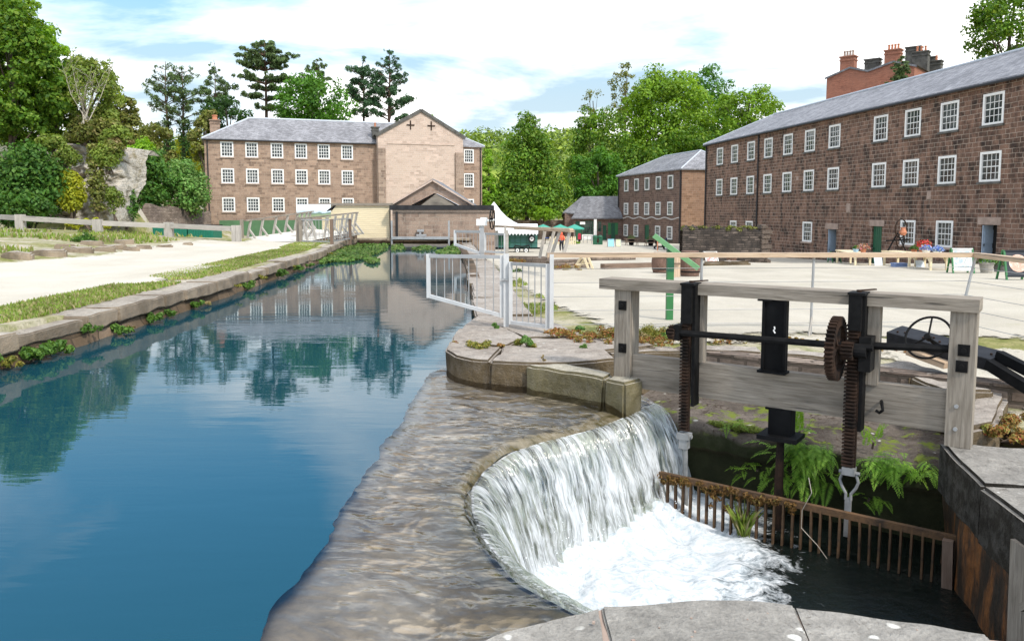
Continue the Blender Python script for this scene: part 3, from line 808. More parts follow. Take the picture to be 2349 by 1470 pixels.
# ================================================================ dressed stones of the banks and the pit
rng = random.Random(7)
def rough_stone(name, poly, z0, z1, mat, parent, bevel=.035, jit=.012, amp=.018, cell=.16, seed=None):
    """one stone block: plan polygon, subdivided and worn"""
    bm = bmesh.new()
    zt = z1 if isinstance(z1, (list, tuple)) else [z1] * len(poly)
    lo_ = [bm.verts.new((p[0], p[1], z0)) for p in poly]; hi_ = [bm.verts.new((p[0], p[1], zt[i])) for i, p in enumerate(poly)]
    bm.faces.new(hi_); bm.faces.new(lo_[::-1]); k = len(poly)
    for i in range(k): bm.faces.new((lo_[i], lo_[(i + 1) % k], hi_[(i + 1) % k], hi_[i]))
    bmesh.ops.recalc_face_normals(bm, faces=bm.faces)
    bmesh.ops.bevel(bm, geom=[e for e in bm.edges], offset=bevel, segments=2, affect='EDGES', clamp_overlap=True)
    bmesh.ops.triangulate(bm, faces=[f for f in bm.faces if len(f.verts) > 4])
    for _ in range(5):
        es = [e for e in bm.edges if e.calc_length() > cell * 1.6]
        if not es: break
        bmesh.ops.subdivide_edges(bm, edges=es, cuts=1, use_grid_fill=True)
        bmesh.ops.triangulate(bm, faces=[f for f in bm.faces if len(f.verts) > 4])
    co = np.array([v.co[:] for v in bm.verts]); sd = rng.randint(0, 999) if seed is None else seed
    dz = amp * vnoise(co[:, 0] * 3.3 + co[:, 2] * 2, co[:, 1] * 3.3, sd) + amp * .5 * vnoise(co[:, 0] * 11, co[:, 1] * 11 + co[:, 2] * 9, sd + 1)
    dx = amp * vnoise(co[:, 1] * 4 + co[:, 2] * 5, co[:, 0] * 4, sd + 2)
    bm.normal_update()
    for i, v in enumerate(bm.verts):
        v.co += v.normal * dz[i]; v.co.x += dx[i] * .5; v.co.y += dx[i] * .4
    me = bpy.data.meshes.new(name); bm.to_mesh(me); bm.free()
    uvl = me.uv_layers.new(name='UVMap')
    o = link(name, me, mat, parent, smooth=True)
    me.set_sharp_from_angle(angle=R(55))
    return o
def stone_run(pts, width, zt, zb, mat, parent, lens=(.7, 1.5), name='coping_stone', gap=.014, hjit=.03, wjit=.1, bevel=.028, amp=.018, cell=.16, zfun=None, ojit=.02):
    """a row of stones along a line; they lie to the left of its direction"""
    d = [0]
    for a, b in zip(pts, pts[1:]): d.append(d[-1] + math.hypot(b[0] - a[0], b[1] - a[1]))
    at_ = lambda s: (interp(list(zip(d, [p[0] for p in pts])), s), interp(list(zip(d, [p[1] for p in pts])), s))
    s = 0
    while s < d[-1] - .25:
        e = min(d[-1], s + rng.uniform(*lens))
        if d[-1] - e < .35: e = d[-1]
        a, b = at_(s + gap / 2), at_(e - gap / 2); mid = at_((s + e) / 2)
        tx, ty = b[0] - a[0], b[1] - a[1]; L = math.hypot(tx, ty); nx, ny = -ty / L, tx / L
        w = width * (1 + rng.uniform(-wjit, wjit)); o = rng.uniform(-ojit, ojit)
        P = lambda q, k: (q[0] + nx * (k + o), q[1] + ny * (k + o))
        poly = [P(a, 0), P(mid, 0), P(b, 0), P(b, w), P(a, w)]
        z = (zfun(mid) if zfun else zt) + rng.uniform(-hjit, hjit)
        rough_stone(name, poly, zb, z, mat, parent, bevel, amp=amp, cell=cell)
        s = e

lw = thing('canal_wall', 'long left canal bank wall of worn coping stones beside the gravel path', 'canal wall', (-6.8, 20, 0))
wallb = MB(); ys = list(np.arange(2, 49.1, 1.0))
P = []
for y in ys:
    x = LB(y); P.append([(x - .55, y, .3), (x - .12, y, .28), (x - .06 + .03 * math.sin(y * 2.1), y, .12), (x + .0 + .05 * math.sin(y * 3.7), y, -.05), (x + .12, y, -.5)])
P = np.array(P)
UVw = np.stack([np.broadcast_to(np.array(ys)[:, None], P.shape[:2]), P[..., 2]], -1)
grid('rubble_face', P, M['bankwall'], lw, uv=UVw, smooth=False).location = -lw.location
stone_run([(LB(y), y) for y in np.arange(5, 30, .5)], .82, .43, .20, M['coping'], lw, (.9, 2.2), hjit=.045, wjit=.2, bevel=.022, amp=.02, ojit=.06, cell=.11)
stone_run([(LB(y), y) for y in np.arange(30, 49, .5)], .7, .42, .14, M['coping'], lw, (1.2, 2.4), hjit=.02, amp=.015, cell=.3)
# loose blocks that have slipped towards the water
for (px, py, s) in ((212, 745, .3), (300, 715, .34), (415, 672, .36), (497, 640, .36), (120, 790, .3), (40, 812, .3)):
    p = G(px, py, .1); a = rng.uniform(-.2, .2)
    rough_stone('fallen_block', [(p.x - s, p.y - s * .7), (p.x + s * .35, p.y - s * .6), (p.x + s * .4, p.y + s * .7), (p.x - s, p.y + s * .8)], -.3, .13 + rng.uniform(-.04, .05), M['bankwall'] if 0 else M['coping'], lw, .06, amp=.03, cell=.12)

rw = thing('canal_wall', 'right canal bank edged with flat grey slabs running to the steel railings', 'canal wall', (-1.1, 22, 0))
P = []; ys = list(np.arange(13, 50.1, 1.0))
for y in ys:
    x = RB(y); P.append([(x + .3, y, .2), (x + .03, y, .19), (x - .02, y, .05), (x - .04, y, -.5)])
P = np.array(P)
grid('rubble_face', P, M['bankwall'], rw, uv=np.stack([np.broadcast_to(np.array(ys)[:, None], P.shape[:2]), P[..., 2]], -1), smooth=False).location = -rw.location
stone_run([(RB(y) + .98, y) for y in np.arange(13.7, 31, .5)], 1.0, .25, .0, M['quay'], rw, (1.2, 2.2), hjit=.012, wjit=.03, bevel=.03, amp=.012, name='paving_slab', zfun=lambda p: .25 - .006 * (p[1] - 13.7))
stone_run([(RB(y) + .9, y) for y in np.arange(31, 50, .5)], .9, .14, -.1, M['quay'], rw, (1.5, 2.6), hjit=.012, wjit=.03, bevel=.03, amp=.012, cell=.35, name='paving_slab')
ew = thing('canal_wall', 'low end wall of the canal under the yellow boarded screen', 'canal wall', (-8, 48, 0))
ewb = MB(); ewb.box((-6.2, 48.9, .02), (7.4, .7, .62)); ewb.build('rubble_face', M['bankwall'], ew)
stone_run([(-2.6, 48.45), (-9.6, 48.35)], .0001 + .7, .42, .28, M['coping'], ew, (1.2, 2.2), cell=.3, hjit=.01)
for o in list(ew.children):
    if o.name.startswith('coping'): o.location.y += .02

qy = thing('quay', 'stepped grey stone quay with rounded corner beside the weir', 'stone quay', (.2, 10.8, .27))
for poly, z in (([(-.86, 10.07), (-.72, 9.66), (-.5, 9.42), (-.27, 9.3), (-.12, 10.38), (-.86, 10.86)], .27), ([(-.265, 9.3), (.2, 9.17), (.68, 9.2), (1.27, 9.45), (1.2, 10.18), (-.1, 10.38)], .262), ([(-.85, 10.88), (-.11, 10.4), (.2, 11.2), (-.2, 12.28), (-.83, 11.98)], .255), ([(-.09, 10.4), (1.2, 10.2), (1.95, 10.55), (1.75, 11.25), (.22, 11.18)], .235), ([(-.83, 12.0), (-.2, 12.3), (.22, 11.2), (1.1, 11.5), (.5, 13.5), (-.6, 13.75)], .235)):
    rough_stone('quay_block', poly, -1.1, z, M['quay'], qy, .028, amp=.016, cell=.08)
rough_stone('curb_stone', [(.17, 9.14), (.3, 9.0), (.78, 8.66), (1.0, 8.42), (1.14, 8.7), (.92, 8.98), (.66, 9.22)], -1.1, .245, M['yellowstone'], qy, .03, amp=.018, cell=.07)
rough_stone('curb_stone', [(1.01, 8.41), (1.2, 8.19), (1.42, 8.42), (1.3, 8.62), (1.15, 8.69)], -1.4, .235, M['yellowstone'], qy, .03, amp=.02, cell=.06)

# sluice frame axes: along the frame, and towards the back of it
FQ = Vector((1.715, 8.1535, 0)); FD = Vector((.814, -.581, 0)).normalized(); FB = Vector((.581, .814, 0)).normalized()
def F(t, back, z): return FQ + FD * t + FB * back + Vector((0, 0, z))
pit = thing('pit_wall', 'dark dripping wall and mossy ledge under the sluice frame', 'pit wall', tuple(F(1, .6, -.4)))
ts = np.linspace(-1.1, 3.3, 90)
prof = [(2.3, -.25), (1.9, -.28), (1.5, -.29), (1.2, -.30), (.95, -.30), (.75, -.30), (.60, -.32), (.52, -.36), (.485, -.44), (.48, -.55), (.50, -.58), (.56, -.6), (.58, -.7), (.57, -.85), (.58, -1.0), (.58, -1.2), (.6, -1.7)]
P = np.zeros((len(ts), len(prof), 3))
for i, t in enumerate(ts):
    for j, (b, z) in enumerate(prof):
        w = .035 * float(vnoise(t * 5 + z * 3, b * 6 + z * 4, 11)) + .02 * float(vnoise(t * 15, b * 14 + z * 12, 12))
        b2 = b + (w * 1.2 if z < -.31 else 0); z2 = z + (w * .8 if z > -.5 else 0)
        P[i, j] = F(t, b2, z2)
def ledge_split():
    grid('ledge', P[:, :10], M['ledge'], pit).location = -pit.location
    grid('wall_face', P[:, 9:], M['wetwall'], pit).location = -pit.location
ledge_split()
# curb of big stones behind the frame
cb = thing('pit_curb', 'curved curb of old stones behind the sluice frame', 'stone curb', (2.5, 10.4, .2))
cpts = [tuple(G(*p, .2)[:2]) for p in ((1400, 812), (1470, 806), (1560, 805), (1700, 806), (1820, 814), (1905, 822))]
stone_run(cpts, .42, .2, -.4, M['quay'], cb, (.6, 1.1), name='curb_block', hjit=.015, cell=.1)
cpts2 = [tuple(G(*p, .17)[:2]) for p in ((1990, 836), (2080, 862), (2170, 900))]
stone_run(cpts2, .55, .18, -.4, M['quay'], cb, (.55, .9), name='curb_block', hjit=.02, cell=.1, amp=.03)
rough_stone('curb_block', [tuple(G(*p, .1)[:2]) for p in ((2215, 985), (2290, 968), (2318, 880), (2235, 868), (2180, 905))], -.6, .1, M['quay'], cb, .05, amp=.02, cell=.1)
cl = MB(); cl.box(tuple(F(1.2, 2.35, -.05)), (4.4, .3, .5), math.atan2(FD.y, FD.x)); cl.build('rubble_backing', M['rubble'], cb)

rp = thing('pit_wall', 'right side wall of the pit with pale top stones and rust stained face', 'pit wall', (3.9, 5.6, 0))
inner = [(3.80, 6.85), (3.74, 6.62), (3.62, 6.2), (3.49, 5.66), (3.43, 5.3), (3.42, 5.0), (3.36, 4.4), (3.1, 3.55), (2.9, 3.2)]
stone_run(inner, 1.25, 0.02, -.45, M['pitstone'], rp, (1.0, 1.3), name='top_stone', hjit=.01, wjit=.02, cell=.08, bevel=.03)
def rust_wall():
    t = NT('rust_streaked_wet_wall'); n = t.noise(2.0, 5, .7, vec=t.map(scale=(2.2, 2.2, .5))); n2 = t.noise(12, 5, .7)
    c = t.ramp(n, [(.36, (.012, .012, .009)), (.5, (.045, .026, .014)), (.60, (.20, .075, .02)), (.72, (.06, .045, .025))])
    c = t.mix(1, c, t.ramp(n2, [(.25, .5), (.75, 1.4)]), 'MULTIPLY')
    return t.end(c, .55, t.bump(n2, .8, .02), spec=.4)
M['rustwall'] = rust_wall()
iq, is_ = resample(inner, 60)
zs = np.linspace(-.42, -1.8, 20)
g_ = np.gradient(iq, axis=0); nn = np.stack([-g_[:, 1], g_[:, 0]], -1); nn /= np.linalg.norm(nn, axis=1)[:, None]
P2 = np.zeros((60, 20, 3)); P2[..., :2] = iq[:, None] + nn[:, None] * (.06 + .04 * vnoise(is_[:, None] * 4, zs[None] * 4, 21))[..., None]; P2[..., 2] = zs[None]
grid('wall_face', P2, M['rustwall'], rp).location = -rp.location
bd = MB(); bd.beam((3.40, 4.62, -.3), (3.46, 4.95, -.55), .22, .05); bd.beam((3.42, 5.02, -.15), (3.44, 5.02, -1.2), .1, .22, up=(0, 1, 0)); bd.build('timber_guide', M['timber'], rp, bevel=.006)

pp = thing('parapet', 'broad lichen spotted stone parapet in front of the pool', 'parapet', (1.2, 3.2, .1))
edge_ = [(3.2, 3.2), (2.75, 3.33), (2.19, 3.47), (1.8, 3.63), (1.4, 3.74), (.96, 3.79), (.44, 3.74), (.1, 3.58), (-.14, 3.42), (-.5, 3.0), (-.8, 2.5)]
def parapet_block(a, b, z=.1):
    pts = edge_[a:b + 1]
    back = [(x * .86 + .04, y - .95) for x, y in (pts[-1], pts[0])]
    rough_stone('parapet_stone', pts + back, -1.6, z, M['parapet'], pp, .011, amp=.012, cell=.06)
mb_ = MB(); mb_.prism([(x, y - .015) for x, y in edge_] + [(-.65, 1.7), (2.8, 2.3)], -1.5, .088); mb_.build('mortar_bed', M['dressed'], pp)
parapet_block(0, 2, .092); parapet_block(2, 4, .1); parapet_block(4, 6, .108); parapet_block(6, 10, .1)

# ================================================================ buildings
def wall_open(mb, O, u, n, L, z0, z1, ops, depth=.16, m=0, reveal=None):
    """an upright wall from O along u with real openings (t0, z0, t1, z1); n points into the building"""
    us = sorted({0, L} | {o[0] for o in ops} | {o[2] for o in ops}); vs = sorted({z0, z1} | {o[1] for o in ops} | {o[3] for o in ops})
    us = [x for x in us if -1e-6 <= x <= L + 1e-6]; vs = [x for x in vs if z0 - 1e-6 <= x <= z1 + 1e-6]
    P = lambda t, z, b=0: (O[0] + u[0] * t + n[0] * b, O[1] + u[1] * t + n[1] * b, z)
    for a, b in zip(us, us[1:]):
        for c, d in zip(vs, vs[1:]):
            x, y = (a + b) / 2, (c + d) / 2
            if any(o[0] < x < o[2] and o[1] < y < o[3] for o in ops): continue
            mb.face([P(a, c), P(b, c), P(b, d), P(a, d)], [(a, c), (b, c), (b, d), (a, d)], m)
    r = m if reveal is None else reveal
    for a, c, b, d in ops:
        mb.face([P(a, c), P(a, c, depth), P(a, d, depth), P(a, d)], [(0, c), (depth, c), (depth, d), (0, d)], r)
        mb.face([P(b, d), P(b, d, depth), P(b, c, depth), P(b, c)], [(0, d), (depth, d), (depth, c), (0, c)], r)
        mb.face([P(a, d), P(a, d, depth), P(b, d, depth), P(b, d)], [(a, 0), (a, depth), (b, depth), (b, 0)], r)
        mb.face([P(b, c), P(b, c, depth), P(a, c, depth), P(a, c)], [(b, 0), (b, depth), (a, depth), (a, 0)], r)
_wc = {}
def window(parent, O, u, n, t0, z0, t1, z1, cols, rows, depth=.12, fr=.10, sash=False, sill=None, proud=.03, name='window', bars=.028, opened=0.0, fmat='white'):
    """window part: white frame and glazing bars, with the glass (and the sill) as sub-parts; its own axes x along, y inward, z up"""
    w, h = round(t1 - t0, 2), round(z1 - z0, 2)
    key = (w, h, cols, rows, sash, depth, proud, fr, opened, fmat)
    if key not in _wc:
        f = MB(); y0, y1 = -proud, depth
        B = lambda xa, xb, za, zb, ya, yb: f.box(((xa + xb) / 2, (ya + yb) / 2, (za + zb) / 2), (xb - xa, yb - ya, zb - za))
        B(0, fr, 0, h, y0, y1); B(w - fr, w, 0, h, y0, y1); B(fr, w - fr, h - fr, h, y0 + .002, y1); B(fr, w - fr, 0, fr * .9, y0 - .02, y1)
        iw, ih = w - 2 * fr, h - 2 * fr
        yb0, yb1 = depth * .35, depth * .35 + .035
        for i in range(1, cols):
            x = fr + iw * i / cols; B(x - bars / 2, x + bars / 2, fr, h - fr, yb0, yb1)
        for j in range(1, rows):
            z = fr + ih * j / rows; b = bars * (1.7 if sash and j == rows // 2 else 1); B(fr, w - fr, z - b / 2, z + b / 2, yb0 + .003, yb1 - .003)
        g = MB(); yg = depth * .35 + .018
        g.face([(fr, yg, fr), (w - fr, yg, fr), (w - fr, yg, h - fr), (fr, yg, h - fr)])
        fm, gm = f.mesh('window_frame'), g.mesh('window_pane')
        fm.materials.append(M[fmat]); gm.materials.append(M['glass'])
        s_ = None
        if sill:
            s = MB(); s.box((w / 2, -.03, -.06), (w + .16, .16, .12)); s_ = s.mesh('window_sill'); s_.materials.append(M[sill])
        _wc[key] = (fm, gm, s_)
    fm, gm, s_ = _wc[key]
    o = bpy.data.objects.new(name, fm); COL.objects.link(o); o.parent = parent
    o.location = Vector((O[0] + u[0] * t0, O[1] + u[1] * t0, z0)) - world_loc(parent)
    o.rotation_euler = (0, 0, math.atan2(u[1], u[0]))
    for nm, me in (('pane', gm), ('sill', s_)):
        if me is not None:
            c = bpy.data.objects.new(nm, me); COL.objects.link(c); c.parent = o
    return o
def P3(O, u, n, t, b, z): return Vector((O[0] + u[0] * t + n[0] * b, O[1] + u[1] * t + n[1] * b, z))
def hip_roof(mb, O, u, n, L, D, ze, zr, over=.3, hl=0, hr=0, m=0, cap=None, th=.14):
    p = lambda t, b, z: P3(O, u, n, t, b, z)
    a, b_, c, d = p(-over, -over, ze), p(L + over, -over, ze), p(L + over, D + over, ze), p(-over, D + over, ze)
    r0, r1 = p(hl if hl else -over, D / 2, zr), p(L - hr if hr else L + over, D / 2, zr)
    mb.face([a, b_, r1, r0], None, m); mb.face([c, d, r0, r1], None, m); mb.face([d, a, r0], None, m); mb.face([b_, c, r1], None, m)
    dz = Vector((0, 0, -th))
    for s, e in ((a, b_), (b_, c), (c, d), (d, a)): mb.face([s + dz, e + dz, e, s], None, m)
    mb.face([d + dz, c + dz, b_ + dz, a + dz], None, m)
    if cap is not None:
        cap.tube([r0 + Vector((0, 0, .03)), r1 + Vector((0, 0, .03))], .10, 8)
        for s, e in ((a, r0), (d, r0)) if hl else ():  cap.tube([s, e], .09, 6)
        for s, e in ((b_, r1), (c, r1)) if hr else (): cap.tube([s, e], .09, 6)
def chimney(parent, c, w, d, z0, z1, mat, pots=2, pot=.45, rz=0, capw=.12, potr=.12, potm='terracotta'):
    b = MB(); rot = Matrix.Rotation(rz, 3, 'Z')
    b.box((c[0], c[1], (z0 + z1) / 2), (w, d, z1 - z0), rz)
    b.box((c[0], c[1], z1 - .28), (w + capw, d + capw, .12), rz); b.box((c[0], c[1], z1 + .06), (w + capw * 1.6, d + capw * 1.6, .12), rz)
    o = b.build('chimney', mat, parent)
    for i in range(pots):
        q = rot @ Vector(((i - (pots - 1) / 2) * (w * .8 / max(1, pots)), 0, 0))
        p = MB(); p.lathe((c[0] + q.x, c[1] + q.y, z1 + .12), [(potr, 0), (potr * .8, pot * .7), (potr * 1.05, pot * .82), (potr * .9, pot)], 10)
        p.build('chimney_pot', M[potm], o)
    return o
def pipe(parent, pts, r=.055, name='downpipe'):
    b = MB(); b.tube(pts, r, 8)
    return b.build(name, M['gutter'], parent, smooth=True)

# ---------------------------------------------------------------- the long mill on the right
LO = Vector((19.517, 79.4, 0)); LU = Vector((.13635, -.99066, 0)); LN = Vector((.99066, .13635, 0))
lm = thing('long_mill', 'long dark three storey mill of weathered gritstone along the right side of the yard', 'mill building', (19.517, 79.4, -1.6))
LL = 48.0
rowt = [3.34, 6.72, 10.18, 13.48, 16.86, 20.25, 23.64, 29.06, 32.25, 35.43, 38.72, 43.4, 46.4]
wins = [(t - .74, 6.51, t + .74, 8.13) for t in rowt] + [(t - .74, 3.59, t + .74, 5.15) for t in rowt]
gwin = [(6.1, -.3, 7.5, 1.22), (9.49, -.28, 10.89, 1.22), (19.58, -.22, 20.98, 1.28), (31.52, .04, 32.92, 1.53), (34.76, .05, 36.16, 1.54)]
doors = [(23.15, -1.75, 24.3, .80), (28.55, -1.4, 29.62, 1.11), (38.3, -.75, 39.42, 1.36)]
wb = MB()
wall_open(wb, LO, LU, LN, LL, -3.2, 8.7, wins + gwin + doors, .16)
DL = 9.2
cnr = [P3(LO, LU, LN, t, b, 0) for t, b in ((0, 0), (LL, 0), (LL, DL), (0, DL))]
for a, b in ((1, 2), (2, 3), (3, 0)):
    p, q = cnr[a], cnr[b]; wb.face([(p.x, p.y, -3.2), (q.x, q.y, -3.2), (q.x, q.y, 8.7), (p.x, p.y, 8.7)])
wb.build('wall', M['stone_dark'], lm)
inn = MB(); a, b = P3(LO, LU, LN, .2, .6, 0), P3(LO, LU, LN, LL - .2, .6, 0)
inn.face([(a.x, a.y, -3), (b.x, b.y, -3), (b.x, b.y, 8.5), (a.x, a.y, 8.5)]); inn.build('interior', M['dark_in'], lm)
rf, cp = MB(), MB(); hip_roof(rf, LO, LU, LN, LL, DL, 8.72, 11.15, .28, hl=5.0, cap=cp)
r = rf.build('roof', M['slate'], lm); cp.build('ridge_capping', M['lead'], r)
for w in wins: window(lm, LO, LU, LN, *w, 4, 4, sash=True, sill='sootstone', fr=.13)
for w in gwin: window(lm, LO, LU, LN, *w, 4, 4, sash=True, sill='dressed', fr=.13)
for (t0, z0, t1, z1), mk in zip(doors, ('door_open', 'door_green', 'door_blue')):
    l = MB(); l.box(tuple(P3(LO, LU, LN, (t0 + t1) / 2, -.01, z1 + .2)), (t1 - t0 + .5, .06, .40), math.atan2(LU.y, LU.x)); l.build('door_lintel', M['dressed'], lm)
    d = MB()
    if mk == 'door_green':
        d.box(tuple(P3(LO, LU, LN, (t0 + t1) / 2, .13, (z0 + z1) / 2)), (t1 - t0 - .02, .05, z1 - z0 - .02), math.atan2(LU.y, LU.x))
        for k in range(1, 5): d.box(tuple(P3(LO, LU, LN, t0 + (t1 - t0) * k / 5, .10, (z0 + z1) / 2)), (.02, .02, z1 - z0 - .1), math.atan2(LU.y, LU.x))
        for z in (.3, .75): d.box(tuple(P3(LO, LU, LN, (t0 + t1) / 2, .095, lerp(z0, z1, z))), (t1 - t0 - .1, .02, .07), math.atan2(LU.y, LU.x))
        do = d.build('door', M['green_door'], lm)
    else:
        # open leaf folded back against the reveal
        d.box(tuple(P3(LO, LU, LN, t0 + .09, .42, (z0 + z1) / 2)), (.06, .8, z1 - z0 - .06), math.atan2(LU.y, LU.x))
        for zz_ in (.25, .7): d.box(tuple(P3(LO, LU, LN, t0 + .135, .42, lerp(z0, z1, zz_))), (.03, .6, .7), math.atan2(LU.y, LU.x))
        do = d.build('door', M['blue_door'], lm); do['label'] = 'pale blue door standing open'
    hd = MB(); hd.cyl(P3(LO, LU, LN, t0 + .2, .05, z0 + 1.0), P3(LO, LU, LN, t0 + .2, .05, z0 + 1.12), .02, 8); hd.build('handle', M['black'], do)
pipe(lm, [P3(LO, LU, LN, 11.75, -.09, 8.55), P3(LO, LU, LN, 11.75, -.09, -2)], .065)
pipe(lm, [P3(LO, LU, LN, .05, -.10, 8.55), P3(LO, LU, LN, .05, -.10, -2.4)], .075)
g = MB(); g.tube([P3(LO, LU, LN, -.2, -.33, 8.58), P3(LO, LU, LN, LL, -.33, 8.58)], .075, 8); g.build('gutter', M['gutter'], lm)
q = MB()
for t, z, w, h in ((11.4, 4.2, .4, .3), (18.5, 4.6, .35, .3), (25.7, 2.3, .5, .6), (34.0, 3.0, .35, .5)):
    q.box(tuple(P3(LO, LU, LN, t, .015, z)), (w, .05, h), math.atan2(LU.y, LU.x))
q.build('repair_block', M['dressed'], lm)

# ---------------------------------------------------------------- the middle mill
MO = Vector((20.43, 95, 0)); MU = Vector((-.2365, .97163, 0)); MN = Vector((.97163, .2365, 0))
mm = thing('small_mill', 'smaller brown stone mill with hipped slate roof at the far end of the yard', 'mill building', (20.43, 95, -2))
ML, MD = 20.6, 9.5
mt = [3.06, 6.66, 10.28, 13.85, 17.57]
mw = [(t - .7, 4.88, t + .7, 6.53) for t in mt] + [(t - .72, 1.6, t + .72, 3.26) for t in mt] + [(t - .72, -1.42, t + .72, .22) for t in (mt[0], mt[1], mt[3], mt[4])]
md = [(9.55, -2.6, 11.05, .27)]
wb = MB()
# seen from the yard the face runs right to left, so t grows away from the viewer
wall_open(wb, MO, MU, MN, ML, -3.4, 7.15, mw + md, .16)
cnr = [P3(MO, MU, MN, t, b, 0) for t, b in ((0, 0), (0, MD), (ML, MD), (ML, 0))]
wb.build('wall', M['stone_yard'], mm)
wb = MB()
for a, b in ((0, 1), (1, 2), (2, 3)):
    p, q = cnr[a], cnr[b]; wb.face([(p.x, p.y, -3.4), (q.x, q.y, -3.4), (q.x, q.y, 7.15), (p.x, p.y, 7.15)])
wb.build('end_wall', M['stone_sunlit'], mm)
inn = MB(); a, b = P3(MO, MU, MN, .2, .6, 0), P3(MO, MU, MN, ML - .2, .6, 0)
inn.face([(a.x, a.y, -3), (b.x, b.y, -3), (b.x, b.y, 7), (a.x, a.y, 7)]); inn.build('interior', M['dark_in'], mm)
rf, cp = MB(), MB(); hip_roof(rf, MO, MU, MN, ML, MD, 7.17, 9.75, .3, hl=4.6, hr=5.0, cap=cp)
r = rf.build('roof', M['slate'], mm); cp.build('ridge_capping', M['lead'], r)
for i, w in enumerate(mw): window(mm, MO, MU, MN, *w, (3 if i < 5 else 4), (1 if i < 5 else 4), sash=True, sill='sootstone', fr=.15)
d = MB(); t0, z0, t1, z1 = md[0]; d.box(tuple(P3(MO, MU, MN, 10.3, .12, (z0 + z1) / 2)), (1.48, .06, z1 - z0), math.atan2(MU.y, MU.x)); d.build('door', M['green_door'], mm)
pipe(mm, [P3(MO, MU, MN, .25, -.1, 7), P3(MO, MU, MN, .25, -.1, -2.4)], .08); pipe(mm, [P3(MO, MU, MN, ML - .1, -.1, 7), P3(MO, MU, MN, ML - .1, -.1, -2.5)], .07)
chimney(mm, tuple(P3(MO, MU, MN, 15.9, 7.5, 0)[:2]), .5, .5, 7.4, 9.3, M['terracotta'], 1, .4)
rope = MB()
for k in range(60):
    t = .4 + k * .34; rope.box(tuple(P3(MO, MU, MN, t, -.12, 1.18 + .12 * math.cos(k * 2 * PI / 12))), (.11, .06, .11), math.atan2(MU.y, MU.x))
rope.tube([P3(MO, MU, MN, .4 + k * .34, -.10, 1.24 + .12 * math.cos(k * 2 * PI / 12)) for k in range(60)], .012, 4)
rope.build('lamp_string', M['white'], mm)

# ---------------------------------------------------------------- low cafe range
cf = thing('cafe_building', 'low slate roofed cafe range with glazed green front and white pillar', 'building', (12, 113.5, -2.2))
CY = 113.6; u, n = Vector((1, 0, 0)), Vector((0, 1, 0))
x0, x1 = A(1310, 500, CY).x, 15.9
ze, zr = A(1360, 499, CY).z, A(1380, 450, CY + 3.2).z
O = Vector((x0 + .35, CY, 0)); L = x1 - x0 - .35
fx = lambda px: A(px, 520, CY).x - O.x
ops = [(fx(1320), -2.6, fx(1335), A(0, 508, CY).z), (fx(1336), -1.25, fx(1360), A(0, 507, CY).z), (fx(1371), A(0, 531, CY).z, fx(1379), A(0, 509, CY).z), (fx(1383), -2.6, fx(1391), A(0, 517, CY).z), (fx(1402), -2.6, fx(1412), A(0, 511, CY).z)]
b = MB(); wall_open(b, O, u, n, L, -3.4, ze, ops, .2)
b.face([(O.x, CY + 7, -3.4), (O.x, CY, -3.4), (O.x, CY, ze), (O.x, CY + 7, ze)])
b.build('wall', M['stone_yard'], cf)
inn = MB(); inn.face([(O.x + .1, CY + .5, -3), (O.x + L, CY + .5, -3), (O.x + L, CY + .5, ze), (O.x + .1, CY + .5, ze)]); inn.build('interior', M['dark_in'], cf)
rb = MB()
rl = A(1335, 455, CY + 3.2)
a_, b_, c_, d_ = Vector((x0, CY - .5, ze - .05)), Vector((x1, CY - .5, ze - .05)), Vector((x1, CY + 3.2, zr)), Vector((rl.x, CY + 3.2, zr - .05))
e_, f_ = Vector((x1, CY + 7, ze)), Vector((x0 - 1.0, CY + 7, ze))
g_ = Vector((x0 - 1.1, CY + 1.6, A(1290, 487, CY + 1.6).z)); h_ = Vector((x0 + .6, CY + .9, A(1318, 489, CY + .9).z))
rb.face([a_, b_, c_, d_, h_]); rb.face([h_, d_, g_]); rb.face([c_, e_, f_, d_]); rb.face([d_, f_, g_])
dz = Vector((0, 0, -.16))
for s, e in ((a_, b_), (h_, a_), (g_, h_), (f_, g_)): rb.face([s + dz, e + dz, e, s])
rb.build('roof', M['slate_dark'], cf)
b = MB(); gw = g_ - Vector((-.3, -.2, .1)); b.face([(gw.x, CY + 1.4, -3.4), (O.x + .05, CY + 1.4, -3.4), (O.x + .05, CY + 1.4, gw.z), (gw.x, CY + 1.4, gw.z)]); b.face([(gw.x, CY + 6, -3.4), (gw.x, CY + 1.4, -3.4), (gw.x, CY + 1.4, gw.z), (gw.x, CY + 6, gw.z)]); b.build('side_wall', M['stone_yard'], cf)
window(cf, O, u, n, *(ops[1][0], ops[1][1], ops[1][2], ops[1][3]), 5, 4, fr=.1, fmat='green_door', name='shop_window')
window(cf, O, u, n, *ops[2], 1, 1, fr=.08, fmat='green_door')
for o_ in (ops[0], ops[3], ops[4]):
    d = MB(); d.box((O.x + (o_[0] + o_[2]) / 2, CY + .15, (o_[1] + o_[3]) / 2), (o_[2] - o_[0] - .04, .06, o_[3] - o_[1])); d.build('door', M['green_door'], cf)
b = MB(); b.box((O.x + (fx(1336) + fx(1360)) / 2, CY - .03, -1.75), (fx(1362) - fx(1336), .08, 1.0)); b.build('plinth', M['white'], cf)
b = MB(); b.box((A(1365, 520, CY).x, CY - .25, -.65), (.42, .35, 3.4)); b.build('pillar', M['white'], cf)
b = MB(); b.box((A(1336, 512, CY).x, CY - .2, A(0, 512, CY).z), (.75, .05, .38)); b.build('fascia_sign', M['white'], cf)
for px in (1398, 1414):
    b = MB(); b.box((A(px, 525, CY).x, CY - .05, A(0, 525, CY).z), (.42, .06, 1.7)); b.build('shutter', M['green_mid'], cf)

